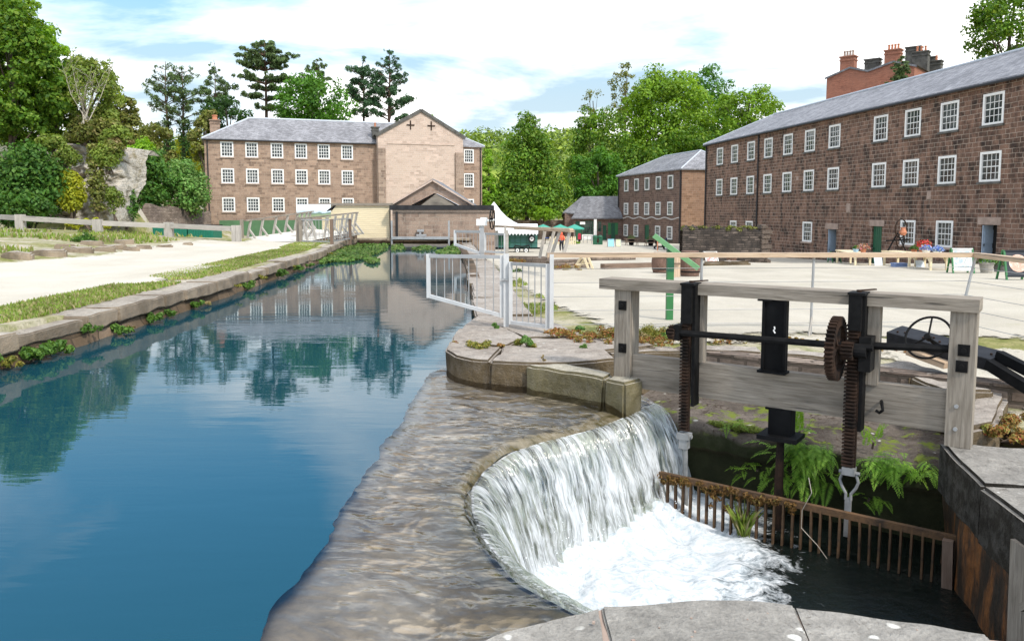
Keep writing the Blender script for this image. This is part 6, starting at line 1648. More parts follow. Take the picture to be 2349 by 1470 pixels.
b = MB(); q0, q1 = A(1178, 566, Yt - .15), A(1217, 566, Yt - .15); b.tube([q0 - Vector((0, 0, .15)), q0 + Vector((.12, 0, .08)), (q0 + q1) / 2 + Vector((0, 0, -.0)), q1 + Vector((-.12, 0, .08)), q1 - Vector((0, 0, .15))], .05, 6); b.build('mudguard', M['rubber'], tl)
b = MB(); b.beam((l.x - .2, Yt + .2, zb - .05), (r.x + .3, Yt + .2, zb - .05), .1, .12); b.beam((l.x - 1.2, Yt + .6, zb - .1), (l.x, Yt + .6, zb - .05), .1, .1); b.build('chassis', M['iron'], tl)
# parasols
for px, lab in ((1246, 'green parasol farthest left, partly behind the timber rails'), (1285, 'green parasol in the middle of the cafe three'), (1318, 'green parasol nearest the cafe front with white pole')):
    Yp = 95.0 + (px - 1285) * .05; ap, ed = A(px, 514.5, Yp), A(px, 524, Yp); g0 = land(ap.x, Yp); R_ = 1.25
    t = thing('parasol', lab, 'parasol', (ap.x, Yp, g0), 'green parasols at the cafe'); b = MB()
    for i in range(8):
        a0, a1 = 2 * PI * i / 8 + .2, 2 * PI * (i + 1) / 8 + .2; e0, e1 = Vector((ap.x + R_ * math.cos(a0), Yp + R_ * math.sin(a0), ed.z)), Vector((ap.x + R_ * math.cos(a1), Yp + R_ * math.sin(a1), ed.z)); b.face([e0, e1, ap]); dz = Vector((0, 0, -.13)); b.face([e0 + dz, e1 + dz, e1, e0])
    b.build('canopy', M['parasol'], t); b = MB(); b.cyl((ap.x, Yp, g0), ap, .03, 8); b.build('pole', M['white'], t); b = MB(); b.cyl((ap.x, Yp, g0), (ap.x, Yp, g0 + .12), .28, 12); b.build('base', M['iron'], t)
# picket fence
pf = thing('picket_fence', 'low yellow picket fence round the cafe tables', 'fence', tuple(on_land(1308, 562)))
b = MB(); q = on_land(1308, 562); xs = np.arange(A(1262, 560, q.y).x, A(1323, 560, q.y).x, .2)
for x in xs: b.box((x, q.y, q.z + .45), (.11, .03, .9)); b.face([(x - .055, q.y - .016, q.z + .9), (x + .055, q.y - .016, q.z + .9), (x, q.y - .016, q.z + .98)])
for z in (.25, .7): b.box(((xs[0] + xs[-1]) / 2, q.y + .03, q.z + z), (xs[-1] - xs[0] + .2, .04, .07))
b.build('pickets', M['timber_yellow'], pf)
# cafe tables seen between the rails
for px, lab in ((1262, 'dark cafe table with blue cloth behind the splayed posts'), (1300, 'dark cafe table by the picket fence under the parasols')):
    q = on_land(px, 560); q.y += 2.0; q.z = land(q.x, q.y); simple('cafe_table', lab, 'table', tuple(q), [('table_top', plain('blue_cloth', (.10, .16, .45), .7) if px < 1280 else M['timber_brown'], lambda b: b.box((q.x, q.y, q.z + .72), (1.5, .8, .05)), .01), ('leg', M['iron'], lambda b: [b.box((q.x + s * .5, q.y, q.z + .36), (.07, .5, .7)) for s in (-1, 1)], 0), ('bench', M['timber_brown'], lambda b: b.box((q.x, q.y - .7, q.z + .44), (1.5, .25, .05)), 0)])
q = on_land(1329, 556)
simple('display_stand', 'small red display stand by the cafe ramp', 'stand', tuple(q), [('panel', plain('red_paint', (.45, .02, .05), .5), lambda b: (b.box((q.x, q.y, q.z + .75), (.42, .25, .7)), b.box((q.x, q.y, q.z + 1.15), (.3, .2, .14))), .02), ('foot', M['iron'], lambda b: b.box((q.x, q.y, q.z + .2), (.3, .25, .4)), 0)])
# ramp rail
q = on_land(1338, 558); q2 = on_land(1357, 560); 
simple('ramp_rail', 'thin grey handrail of the ramp to the cafe door', 'railing', tuple(q), [('rail', M['steel'], lambda b: (b.tube([q + Vector((0, 0, .95)), q2 + Vector((0, 0, .95))], .035, 6), b.tube([q + Vector((0, 0, .5)), q2 + Vector((0, 0, .5))], .03, 6)), 0)] + [('post', M['steel'], (lambda v: lambda b: b.cyl(v, v + Vector((0, 0, .97)), .035, 6))(q.lerp(q2, f)), 0) for f in (0, .5, 1)])
q = on_land(1371, 562)
simple('litter_bin', 'dark green double litter bin with hoods before the cafe doors', 'litter bin', tuple(q), [('body', M['green_door'], lambda b: [b.box((q.x + s * .28, q.y, q.z + .4), (.5, .5, .8)) for s in (-1, 1)], .03), ('hood', M['green_door'], lambda b: [b.lathe((q.x + s * .28, q.y, q.z + .82), [(.3, 0), (.3, .1), (.18, .25), (.02, .3)], 12) for s in (-1, 1)], 0), ('opening', M['rust'], lambda b: b.box((q.x, q.y - .26, q.z + .5), (.22, .03, .45)), 0)])
# picnic benches with planters
def picnic(px, py, lab, seed):
    q = on_land(px, py); t = thing('picnic_bench', lab, 'picnic bench', tuple(q), 'picnic benches before the middle mill')
    b = MB()
    for k in range(4): b.box((q.x, q.y + .12 * k - .2, q.z + .75), (1.7, .11, .04))
    b.build('table_top', M['timber_brown'], t)
    for s in (-1, 1): b = MB(); b.box((q.x, q.y + s * .65, q.z + .45), (1.7, .26, .04)); b.build('seat', M['timber_brown'], t)
    for s in (-1, 1):
        b = MB(); b.beam((q.x + s * .6, q.y - .7, q.z), (q.x + s * .6, q.y - .2, q.z + .74), .05, .09); b.beam((q.x + s * .6, q.y + .7, q.z), (q.x + s * .6, q.y + .2, q.z + .74), .05, .09); b.beam((q.x + s * .6, q.y - .75, q.z + .42), (q.x + s * .6, q.y + .75, q.z + .42), .05, .08); b.build('leg_frame', M['timber_brown'], t)
    p = Vector((q.x + .1, q.y + .9, q.z)); pot_plant(p, .35, .75, M['black'], 'pot', ('bushy green plant in a black tub by the grey mill windows', 'bushy green plant in a black tub by the green mill door')[seed - 21], .55, seed)
picnic(1449, 564, 'dark picnic bench by the grey mill windows', 21)
picnic(1494, 566, 'dark picnic bench before the green mill door', 22)
# mobility scooter
q = on_land(1515, 573); ss = thing('mobility_scooter', 'black mobility scooter parked before the middle mill', 'scooter', tuple(q))
b = MB(); b.box((q.x, q.y, q.z + .3), (1.0, .5, .1)); b.box((q.x + .38, q.y, q.z + .45), (.4, .52, .25)); b.build('body', M['black'], ss, bevel=.03)
b = MB(); b.box((q.x + .3, q.y, q.z + .68), (.5, .5, .12)); b.box((q.x + .56, q.y, q.z + .95), (.12, .5, .55)); b.build('seat', plain('navy_vinyl', (.02, .025, .06), .5), ss, bevel=.04)
b = MB(); b.tube([(q.x - .45, q.y, q.z + .3), (q.x - .38, q.y, q.z + .95), (q.x - .3, q.y, q.z + 1.05)], .04, 8); b.beam((q.x - .35, q.y - .3, q.z + 1.0), (q.x - .35, q.y + .3, q.z + 1.0), .05, .05); b.box((q.x - .48, q.y, q.z + .75), (.12, .3, .3)); b.build('tiller', M['iron'], ss)
for dx in (-.45, .5):
    for dy in (-.3, .22):
        b = MB(); b.cyl((q.x + dx, q.y + dy, q.z + .2), (q.x + dx, q.y + dy + .1, q.z + .2), .2, 18); w = b.build('wheel', M['rubber'], ss); b = MB(); b.cyl((q.x + dx, q.y + dy - .01, q.z + .2), (q.x + dx, q.y + dy + .02, q.z + .2), .11, 12); b.build('rim', M['white'], w)
q = on_land(1508, 576); simple('marker_post', 'thin reddish marker post before the mobility scooter', 'post', tuple(q), [('shaft', M['terracotta'], lambda b: b.box((q.x, q.y, q.z + .5), (.09, .09, 1.0)), .01), ('cap', M['white'], lambda b: b.box((q.x, q.y, q.z + 1.02), (.1, .1, .05)), 0)])
# person in orange
def person(q, h, yaw, lean):
    t = thing('person', 'person in an orange hooded jacket and dark trousers walking away beside the trailer', 'person', tuple(q))
    s = h / 1.7
    J = {'pel': (0, 0, .92), 'sp': (0, .04 * lean, 1.12), 'ch': (0, .10 * lean, 1.34), 'nk': (0, .15 * lean, 1.47), 'hd0': (0, .17 * lean, 1.55), 'hd1': (0, .19 * lean, 1.66),
         'hl': (-.1, 0, .88), 'kl': (-.11, .08, .48), 'al': (-.11, -.02, .08), 'tl': (-.12, .14, .03), 'hr': (.1, 0, .88), 'kr': (.11, .02, .47), 'ar': (.11, -.14, .1), 'tr': (.12, .0, .03),
         'sl': (-.19, .10 * lean, 1.38), 'el': (-.25, .08 * lean, 1.12), 'wl': (-.22, .22, .92), 'hal': (-.21, .28, .86), 'sr': (.19, .10 * lean, 1.38), 'er': (.26, .05, 1.12), 'wr': (.24, .18, .92), 'har': (.23, .24, .86)}
    rad = {'pel': .15, 'sp': .15, 'ch': .17, 'nk': .065, 'hd0': .09, 'hd1': .095, 'hl': .10, 'kl': .065, 'al': .05, 'tl': .04, 'hr': .10, 'kr': .065, 'ar': .05, 'tr': .04, 'sl': .075, 'el': .055, 'wl': .042, 'hal': .04, 'sr': .075, 'er': .055, 'wr': .042, 'har': .04}
    E = [('pel', 'sp'), ('sp', 'ch'), ('ch', 'nk'), ('nk', 'hd0'), ('hd0', 'hd1'), ('pel', 'hl'), ('hl', 'kl'), ('kl', 'al'), ('al', 'tl'), ('pel', 'hr'), ('hr', 'kr'), ('kr', 'ar'), ('ar', 'tr'), ('ch', 'sl'), ('sl', 'el'), ('el', 'wl'), ('wl', 'hal'), ('ch', 'sr'), ('sr', 'er'), ('er', 'wr'), ('wr', 'har')]
    def skin(name, keys, mat, grow=0.0):
        ks = [k for k in J if k in keys]; me = bpy.data.meshes.new(name); rot = Matrix.Rotation(yaw, 3, 'Z')
        me.from_pydata([rot @ (Vector(J[k]) * s) for k in ks], [(ks.index(a), ks.index(b)) for a, b in E if a in ks and b in ks], [])
        o = link(name, me, mat, t, local=True); m = o.modifiers.new('skin', 'SKIN'); m.use_smooth_shade = True
        for k, v in zip(ks, me.skin_vertices[0].data): v.radius = ((rad[k] + grow) * s,) * 2; v.use_root = k in ('pel', 'ch')
        o.modifiers.new('sub', 'SUBSURF').levels = 1; o.modifiers['sub'].render_levels = 1
        return o
    skin('body', set(J), plain('skin', (.55, .36, .28), .6))
    skin('jacket', {'pel', 'sp', 'ch', 'sl', 'el', 'wl', 'sr', 'er', 'wr'}, plain('orange_fabric', (.70, .11, .05), .7, 0, .15, 8), .03)
    skin('trousers', {'pel', 'hl', 'kl', 'al', 'hr', 'kr', 'ar'}, plain('dark_fabric', (.02, .02, .03), .8), .022)
    b = MB(); rot = Matrix.Rotation(yaw, 3, 'Z'); c = rot @ Vector((0, .165 * lean - .03, 1.60)) * s; b.lathe(tuple(c), [(.03, -.16), (.115, -.10), (.135, 0), (.12, .08), (.06, .125), (.01, .135)], 14); b.build('hood', plain('orange_hood', (.66, .12, .06), .7), t, local=True, smooth=True)
q = on_land(1288, 577)
person(q, 1.45, 0.2, 1.2)

for k, (px, py, s) in enumerate(((262, 572, .5), (300, 578, .32), (240, 577, .4), (330, 574, .3), (180, 580, .55), (110, 588, .6), (40, 596, .5), (378, 571, .36), (285, 560, .4), (212, 563, .5), (430, 566, .25), (150, 571, .4))):
    q = on_land(px, py); t = thing('rock', 'flat brownish rock half sunk in the grass above the gravel path', 'rock', tuple(q), 'rocks along the upper side of the gravel path')
    rough_stone('stone', [(q.x - s, q.y - .2 * s), (q.x + s * .2, q.y - .45 * s), (q.x + s, q.y - .1 * s), (q.x + s * .7, q.y + .5 * s), (q.x - s * .7, q.y + .5 * s)], q.z - .15, q.z + .14 + .08 * s, M['coping'], t, .05, amp=.05, cell=.18)

# ================================================================ trees and plants
def foliage(cols, f=1.45, **k): return leafmat('leaves_%d' % len(bpy.data.materials), [tuple(min(.75, x * f) for x in c) for c in cols], **k)
LEAF['maple'] = foliage([(.045, .11, .012), (.08, .165, .016), (.14, .235, .025), (.03, .08, .010), (.19, .26, .035)], trans=.35)
LEAF['maple_light'] = foliage([(.10, .19, .015), (.16, .27, .022), (.07, .14, .012), (.21, .31, .035)], trans=.35)
LEAF['beech'] = foliage([(.05, .135, .015), (.085, .19, .02), (.03, .09, .012)])
LEAF['bright'] = foliage([(.13, .25, .018), (.20, .33, .03), (.09, .19, .015)], trans=.38)
LEAF['yellow'] = foliage([(.30, .33, .025), (.40, .40, .03), (.20, .25, .025)], trans=.35, f=1.15)
LEAF['pine'] = foliage([(.065, .105, .035), (.10, .145, .048), (.04, .07, .026)], trans=.25)
LEAF['bluepine'] = foliage([(.045, .10, .045), (.07, .135, .058), (.028, .065, .03)], trans=.25)
LEAF['shrub'] = foliage([(.03, .085, .015), (.05, .13, .02), (.085, .16, .025), (.022, .06, .012)])
LEAF['olive'] = foliage([(.11, .13, .025), (.17, .18, .04), (.075, .10, .02), (.20, .17, .06)])
LEAF['fern'] = foliage([(.13, .25, .03), (.20, .33, .045), (.08, .18, .02)], trans=.4)
LEAF['wallfern'] = foliage([(.05, .12, .02), (.10, .18, .03), (.03, .08, .015)], trans=.3)
LEAF['grass'] = foliage([(.16, .24, .035), (.22, .30, .05), (.13, .20, .03), (.30, .27, .11), (.34, .29, .15)], f=1.1, trans=.25)
LEAF['dry'] = foliage([(.35, .28, .14), (.26, .19, .08), (.18, .17, .05)], trans=.2, f=1.15)
LEAF['sedum'] = foliage([(.30, .07, .04), (.22, .19, .04), (.36, .13, .05), (.13, .17, .03), (.42, .26, .08)], trans=.2, f=1.15)
LEAF['sedum_green'] = foliage([(.12, .15, .025), (.20, .21, .035), (.30, .24, .05), (.09, .12, .02)], trans=.2, f=1.15)
LEAF['weed'] = foliage([(.07, .17, .03), (.11, .22, .05), (.16, .24, .07), (.04, .11, .02)], trans=.25)
LEAF['hawthorn'] = foliage([(.11, .165, .025), (.18, .235, .04), (.08, .13, .02), (.23, .25, .06)], trans=.35)
LEAF['cress'] = foliage([(.06, .13, .02), (.10, .18, .03), (.04, .09, .015), (.16, .20, .05)], trans=.2, f=1.1)
LEAF['dark'] = foliage([(.016, .045, .010), (.028, .07, .014), (.045, .09, .018)])
LEAF['hill'] = foliage([(.09, .15, .025), (.15, .21, .03), (.22, .28, .04), (.06, .11, .025), (.12, .16, .05)], trans=.2)
M['bark'] = plain('grey_brown_bark', (.10, .075, .055), .95, 0, .4, 5, bump=.6)
M['bark_pale'] = plain('pale_bark', (.42, .37, .30), .9, 0, .3, 5)
M['bark_red'] = plain('reddish_pine_bark', (.13, .08, .055), .95, 0, .4, 4)

def crown_quads(C, Rr, n, leaf, rs, asp=.6, up=.3, shell=.55):
    """leaf cards over the upper outsides of clumps (centres C, radii Rr)"""
    C, Rr = np.asarray(C), np.asarray(Rr); w = Rr[:, :2].mean(1) ** 2 if Rr.ndim == 2 else Rr ** 2; idx = rs.choice(len(C), n, p=w / w.sum())
    d = rs.normal(size=(n, 3)); d[:, 2] += .25; d /= np.linalg.norm(d, axis=1)[:, None]
    rr = Rr[idx] if Rr.ndim == 2 else Rr[idx][:, None] * np.array([1, 1, .8])
    p = C[idx] + d * rr * (shell + (1.08 - shell) * rs.uniform(0, 1, (n, 1)) ** .7)
    return leaf_quads(p, d + np.array([0, 0, up]) + rs.normal(0, .55, (n, 3)), leaf * rs.uniform(.55, 1.35, n), rs, asp)
def limbs(parent, base, top, r, ends, mat, name='trunk', sub=3, rs=None):
    b = MB(); base, top = Vector(base), Vector(top); n = 5
    pts = [base.lerp(top, k / n) + Vector((rs.normal(0, r * .5), rs.normal(0, r * .5), 0)) * (0 if k in (0,) else 1) for k in range(n + 1)]
    b.tube(pts, [r * (1.25 if k == 0 else 1 - .75 * k / n) for k in range(n + 1)], 8)
    o = b.build(name, mat, parent, smooth=True)
    b = MB()
    for e in ends:
        e = Vector(e); f = min(.92, max(.18, (e.z - base.z) / max(.1, top.z - base.z) * .62)); s = pts[0].lerp(pts[-1], f); m = s.lerp(e, .5) + Vector((0, 0, -.08 * (e - s).length)) + Vector((0, 0, .12 * (e - s).length))
        b.tube([s, m, e], [r * .38 * (1 - .6 * f), r * .22, r * .06], 5)
    if len(ends): b.build('limb', mat, o, smooth=True)
    return o
def tree(label, px, ytop, hw, ybot, Y, leaf, lsize, n, seed, shape='round', nclump=70, depth=.85, base_z=None, trunk=.35, cr=.24, mat='bark', name='tree', group=None, trunk_y=None, squash=1.0, up=.3, shell=.5, lean=0.0):
    """a broadleaved tree: the crown spans px +- hw and ytop..ybot at distance Y"""
    rs = np.random.RandomState(seed); c = A(px, (ytop + ybot) / 2, Y); rx = hw / FPX * Y; rz = (ybot - ytop) / 2 / FPX * Y; ry = rx * depth
    gz = (land(c.x, Y) if base_z is None else base_z); k = 0; C, Rr = [], []
    while len(C) < nclump:
        u = rs.normal(size=3); u /= np.linalg.norm(u); f = rs.uniform(.35, 1) ** .5; v = u * f
        if shape == 'cone':
            h = (v[2] + 1) / 2; lim = (1 - h) ** .8 * .95 + .08; rr_ = math.hypot(v[0], v[1])
            h = rs.uniform(0, 1) ** 1.15; lim = (1 - h) ** .75 * .92 + .06; a = rs.uniform(0, 2 * PI); q = lim * rs.uniform(.5, 1) ; v = np.array([math.cos(a) * q, math.sin(a) * q, h * 2 - 1]); rad = rx * cr * (.55 + .7 * (1 - h))
        elif shape == 'dome':
            v[2] = abs(v[2]) * 1.5 - .5 if rs.rand() < .8 else v[2]; rad = rx * cr * rs.uniform(.7, 1.25)
        else: rad = rx * cr * rs.uniform(.65, 1.25)
        m = 1 - rad / max(rx, rz) * .8
        C.append([c.x + v[0] * rx * m + lean * v[2] * rx, c.y + v[1] * ry * m, c.z + v[2] * rz * m]); Rr.append(rad)
    t = thing(name, label, 'tree', (c.x, Y, gz), group)
    C = np.array(C); Rr = np.array(Rr)
    q = crown_quads(C, Rr, n, lsize, rs, up=up, shell=shell)
    quads('crown', q, LEAF[leaf], t).location = -t.location
    ends = C[rs.choice(len(C), min(9, len(C)), replace=False)]
    limbs(t, (c.x, Y, gz - .3), (c.x + lean * rx * .4, Y, c.z + rz * .45), trunk, ends, M[mat], rs=rs)
    return t
def shrub(label, px, ytop, hw, ybot, Y, leaf, lsize, n, seed, nclump=40, name='shrub', depth=.7, cr=.3, cat='shrub', group=None, up=.3):
    rs = np.random.RandomState(seed); c = A(px, (ytop + ybot) / 2, Y); rx = hw / FPX * Y; rz = (ybot - ytop) / 2 / FPX * Y; C, Rr = [], []
    for _ in range(nclump):
        u = rs.normal(size=3); u /= np.linalg.norm(u); u *= rs.uniform(.3, 1) ** .5; rad = min(rx, rz) * cr * rs.uniform(.8, 1.5)
        C.append([c.x + u[0] * max(.05, rx - rad * .7), c.y + u[1] * rx * depth, c.z + u[2] * max(.05, rz - rad * .7)]); Rr.append(rad)
    t = thing(name, label, cat, (c.x, Y, c.z - rz), group)
    quads('foliage', crown_quads(np.array(C), np.array(Rr), n, lsize, rs, up=up), LEAF[leaf], t).location = -t.location
    b = MB()
    for k in range(5): e = C[rs.randint(len(C))]; b.tube([(c.x + rs.normal(0, .1), Y + rs.normal(0, .1), c.z - rz - .2), (lerp(c.x, e[0], .5), lerp(Y, e[1], .5), lerp(c.z - rz, e[2], .6)), e], [.06, .04, .01], 5)
    b.build('stem', M['bark'], t)
    return t
def pine(label, px, ytop, Y, levels, leaf, seed, n=2600, trunk=.3, needle=.55, base_z=None, name='pine_tree', ivy=None, ybase=None, two=0, droop=.0, flat=.35, bark='bark_red', lean=0):
    """levels: (pixel row, half width in pixels, number of branches); tufts of needles along the branches"""
    rs = np.random.RandomState(seed); top = A(px, ytop, Y); gz = land(top.x, Y) if base_z is None else base_z
    t = thing(name, label, 'tree', (top.x, Y, gz)); tr = MB(); br = MB(); C, Rr = [], []
    xs = [(0, 0)] + ([(two / FPX * Y, .6)] if two else [])
    for dx, dy in xs:
        pts = [Vector((top.x + dx * (1 - .25 * (1 - k / 6)) + rs.normal(0, .05) - lean * (1 - k / 6), Y + dy, lerp(gz - .3, top.z - .2 - .5 * (dx != 0), k / 6))) for k in range(7)]
        tr.tube(pts, [trunk * (1.2 - 1.1 * k / 6) for k in range(7)], 8)
        for py, hw, nb in levels:
            z = A(px, py, Y).z; L = hw / FPX * Y; zj = 0 if flat < .2 else 10 / FPX * Y
            f = (z - pts[0].z) / (pts[-1].z - pts[0].z); f = min(1, max(0, f)); s0_ = pts[0].lerp(pts[-1], f)
            for k in range(nb):
                s0 = s0_ + Vector((0, 0, rs.uniform(-zj, zj)))
                a = 2 * PI * (k + rs.uniform(-.35, .35)) / nb + rs.uniform(0, 1) * .3; l = L * rs.uniform(.55, 1.05); e = s0 + Vector((math.cos(a) * l, math.sin(a) * l * .9, (flat - droop) * l * rs.uniform(.4, 1.1)))
                st_ = s0 + Vector((0, 0, -.25 * l * .5)); br.tube([st_, st_.lerp(e, .55) + Vector((0, 0, .04 * l)), e], [trunk * .22 * min(1, L / 3), trunk * .14, .015], 4)
                m = max(2, int(l / .55))
                for j in range(m):
                    g = .35 + .65 * (j + 1) / m; q = st_.lerp(e, g); C.append([q.x + rs.normal(0, .2), q.y + rs.normal(0, .2), q.z + rs.uniform(.0, .3)]); r = min(.52, .18 * L + .14) * rs.uniform(.5, 1.15); Rr.append([r * .85, r * .85, r * (.5 if flat < .2 else .75)])
    C, Rr = np.array(C), np.array(Rr)
    trk = tr.build('trunk', M[bark], t, smooth=True); br.build('branch', M[bark], trk, smooth=True)
    quads('crown', crown_quads(C, Rr, int(n * 1.35), needle * .8, rs, asp=.24, up=.5, shell=.1), LEAF[leaf], t).location = -t.location
    if ivy:
        y0, y1, hw = ivy; c0, c1 = A(px, y0, Y), A(px, y1, Y); IC, IR = [], []
        for dx, dy in xs:
            for k in range(26): z = lerp(c1.z, c0.z, k / 25); IC.append([top.x + dx + rs.normal(0, .15), Y + dy - .1, z]); IR.append(hw / FPX * Y * rs.uniform(.6, 1.1))
        quads('ivy', crown_quads(np.array(IC), np.array(IR), 2600, .32, rs), LEAF['dark'], t).location = -t.location
    return t

# --- behind the gabled mill
pine('tall open pine with two ivy clad trunks left of the mill', 378, 138, 104, [(168, 26, 5), (192, 40, 6), (215, 52, 6), (238, 60, 6), (262, 52, 5), (285, 36, 4)], 'pine', 1, 4200, .34, .60, ivy=(275, 430, 14), two=34, base_z=-1)
pine('slender open pine between the twin trunked pine and the cedar', 492, 140, 106, [(158, 10, 4), (178, 22, 5), (200, 32, 5), (222, 42, 6), (246, 44, 6), (270, 36, 4)], 'pine', 2, 2600, .26, .60, base_z=-1)
pine('broad flat topped cedar rising behind the mill roof', 607, 90, 108, [(106, 28, 7), (122, 56, 9), (140, 76, 11), (156, 70, 10), (186, 76, 9), (206, 40, 6), (226, 60, 7), (252, 46, 5)], 'pine', 3, 9500, .42, .75, base_z=-1, flat=.16, name='cedar_tree')
pine('dark narrow pine top showing behind the green broadleaf tree', 727, 134, 122, [(148, 12, 5), (165, 24, 6), (185, 30, 6)], 'pine', 4, 1600, .28, .6, base_z=-1)
pine('blue green pine with open lower trunk, left of the right pair', 832, 140, 112, [(156, 20, 6), (172, 32, 7), (192, 40, 8), (214, 42, 8), (238, 36, 7), (262, 28, 5)], 'bluepine', 5, 4600, .36, .6, base_z=-1)
pine('tallest blue green pine right of the pair behind the gable', 892, 110, 110, [(124, 9, 5), (142, 18, 6), (162, 26, 7), (184, 38, 8), (208, 48, 9), (230, 58, 9), (252, 62, 8), (274, 56, 6)], 'bluepine', 6, 6400, .38, .6, base_z=-1)
tree('round mid green broadleaf tree behind the middle of the mill roof', 716, 166, 104, 320, 103, 'beech', .42, 9000, 7, nclump=95, cr=.2, shell=.3)
tree('dark bushy evergreen beside the slender pine', 520, 208, 62, 360, 101, 'dark', .42, 4800, 8, nclump=60)
tree('dull olive evergreen left of the mill roof chimney', 468, 240, 42, 380, 97, 'olive', .40, 2800, 9, nclump=40)
tree('dark low tree just left of the twin pines', 345, 262, 55, 420, 92, 'olive', .42, 3600, 10, nclump=50)
tree('small bright tree peeping over the right slope of the gable', 985, 262, 20, 330, 112, 'bright', .4, 800, 11, nclump=18)
tree('yellow green tree at the right corner of the gabled mill', 1120, 335, 26, 515, 116, 'bright', .42, 7000, 12, nclump=80, shape='cone', trunk=.2)
shrub('bright undergrowth at the foot of the conical tree by the mill corner', 1150, 430, 52, 520, 117, 'maple', .42, 3500, 62)
# --- the wood on the right
tree('tall conical green tree standing alone between the mills', 1210, 255, 116, 510, 122, 'maple', .50, 16000, 13, shape='cone', nclump=150, cr=.27, trunk=.4, shell=.4)
tree('thin pale leaved tree top left of the great maple', 1434, 136, 42, 300, 150, 'olive', .45, 1900, 14, nclump=34, cr=.26, shell=.2, trunk=.3)
tree('twiggy half bare tree left of the pale one', 1362, 196, 46, 330, 146, 'olive', .40, 900, 15, nclump=26, cr=.25, shell=.1, trunk=.3)
tree('great bright maple dome over the middle mill', 1532, 138, 128, 420, 138, 'maple_light', .58, 17000, 16, shape='dome', nclump=150, cr=.2, trunk=.6, shell=.55)
tree('dark green tree just behind the great maple on its right', 1622, 148, 78, 380, 150, 'beech', .55, 7000, 17, nclump=80, cr=.22)
tree('open crowned bright maple right of the great maple', 1716, 184, 84, 330, 128, 'maple_light', .50, 5200, 18, nclump=70, cr=.21, shell=.35, trunk=.45)
tree('dark green tree left below the great maple', 1372, 232, 78, 480, 132, 'maple', .52, 8500, 19, nclump=95, cr=.22)
tree('dark leafy tree beside the cafe roof', 1372, 330, 70, 500, 124, 'beech', .5, 6500, 20, nclump=75, cr=.23)
tree('lower bright maple tree directly behind the middle mill roof', 1600, 270, 110, 440, 130, 'maple', .52, 8000, 23, nclump=85, cr=.2)
tree('leafy maple filling the gap behind the middle mill', 1480, 320, 74, 470, 128, 'maple', .52, 5200, 24, nclump=60, cr=.22)
tree('green tree at the top right corner behind the long mill ridge', 2318, -40, 100, 175, 72, 'maple', .34, 7000, 21, nclump=80, cr=.2, base_z=5)
pine('small dark conifer spire before the red brick house', 2064, 134, 66, [(140, 4, 4), (150, 8, 5), (160, 12, 6), (170, 15, 6), (182, 18, 6), (194, 22, 6), (206, 26, 6)], 'pine', 22, 2200, .14, .38, base_z=4, flat=-.1, name='conifer', bark='bark')
shrub('bright yellow green shrubs along the brown wall by the parasols', 1245, 470, 55, 508, 116, 'bright', .4, 1600, 25)
shrub('round yellow green shrub in a bed by the cafe ramp', 1322, 551, 10, 564, 93, 'bright', .16, 500, 26, 14)
# --- left: crag, ivy and the wood above it
tags = []
def crag():
    N, K = 130, 110; P = np.zeros((N, K, 3))
    for i in range(N):
        t = i / (N - 1)
        px = lerp(92, 296, t); Yb = lerp(51.2, 53.6, t) + 1.0 * math.sin(t * 5)
        for j in range(K):
            h = j / (K - 1); py = lerp(512, interp([(0, 300), (.35, 318), (.6, 330), (.8, 326), (1, 328)], t), h)
            q = A(px - (1 - h) * 30 * sstep(.75, 1, t), py, Yb + 1.4 * h + (.0))
            n = float(vnoise(q.x * .9, q.z * .9 + q.x * .3, 41)) * .55 + float(vnoise(q.x * 2.6, q.z * 3.6, 42)) * .22 + .35 * math.sin(q.x * 1.1 + 1) + .16 * abs(float(vnoise(q.x * 2.2 + q.z * 1.4, q.z * 6.5 - q.x * 1.5, 44))) + .09 * float(vnoise(q.x * 8, q.z * 9, 45))
            P[i, j] = (q.x, q.y + n + 2.6 * sstep(.9, 1, t) ** 2 + 1.8 * sstep(.93, 1, h), q.z - .6 * sstep(.95, 1, h))
    return grid('crag', P, M['rock'])
tag(crag(), 'pale fissured limestone crag rising behind the left fence', 'rock face', kind='thing')
shrub('yellow leaved ivy hanging on the left part of the crag', 163, 385, 38, 500, 50.3, 'yellow', .20, 4200, 31, 50, 'ivy', .28, .35, 'ivy')
shrub('green ivy curtain down the middle of the crag', 222, 320, 26, 500, 51.0, 'olive', .20, 2600, 32, 46, 'ivy', .35, .4, 'ivy')
shrub('small ivy patch near the top right of the crag', 262, 322, 34, 366, 51.0, 'olive', .18, 1500, 33, 18, 'ivy', .3, .45, 'ivy')
shrub('low yellow green bush at the foot of the crag', 215, 500, 62, 528, 46.5, 'yellow', .17, 1700, 34, 30)
shrub('dark leafy thicket left of the yellow ivy', 62, 325, 105, 525, 50, 'shrub', .25, 13000, 35, 120, 'thicket', .5, .3, 'thicket')
shrub('lower green bramble thicket along the left fence', 20, 430, 110, 525, 47.5, 'shrub', .22, 6000, 36, 70, 'thicket', .4, .35, 'thicket')
shrub('grassy brown brush hanging over the top of the crag', 225, 262, 82, 345, 54, 'olive', .26, 4600, 37, 60, 'thicket', .5, .3, 'thicket')
shrub('dry tan grass fringe along the crag edge', 270, 312, 42, 345, 53, 'dry', .24, 1500, 38, 24, 'grass_fringe', .5, .3, 'grass')
tree('big green maple overhanging the left edge, nearest tree', 22, -10, 128, 362, 53, 'maple', .30, 24000, 39, nclump=230, cr=.15, trunk=.22, shell=.35, base_z=2)
tree('tall pale green maple behind the top left corner', 20, -45, 100, 230, 60, 'maple_light', .30, 12000, 40, nclump=130, cr=.2, base_z=6)
tree('yellow green ash rising above the crag left of centre', 112, 62, 58, 330, 56, 'bright', .28, 7500, 43, nclump=90, cr=.22, shell=.35, base_z=6)
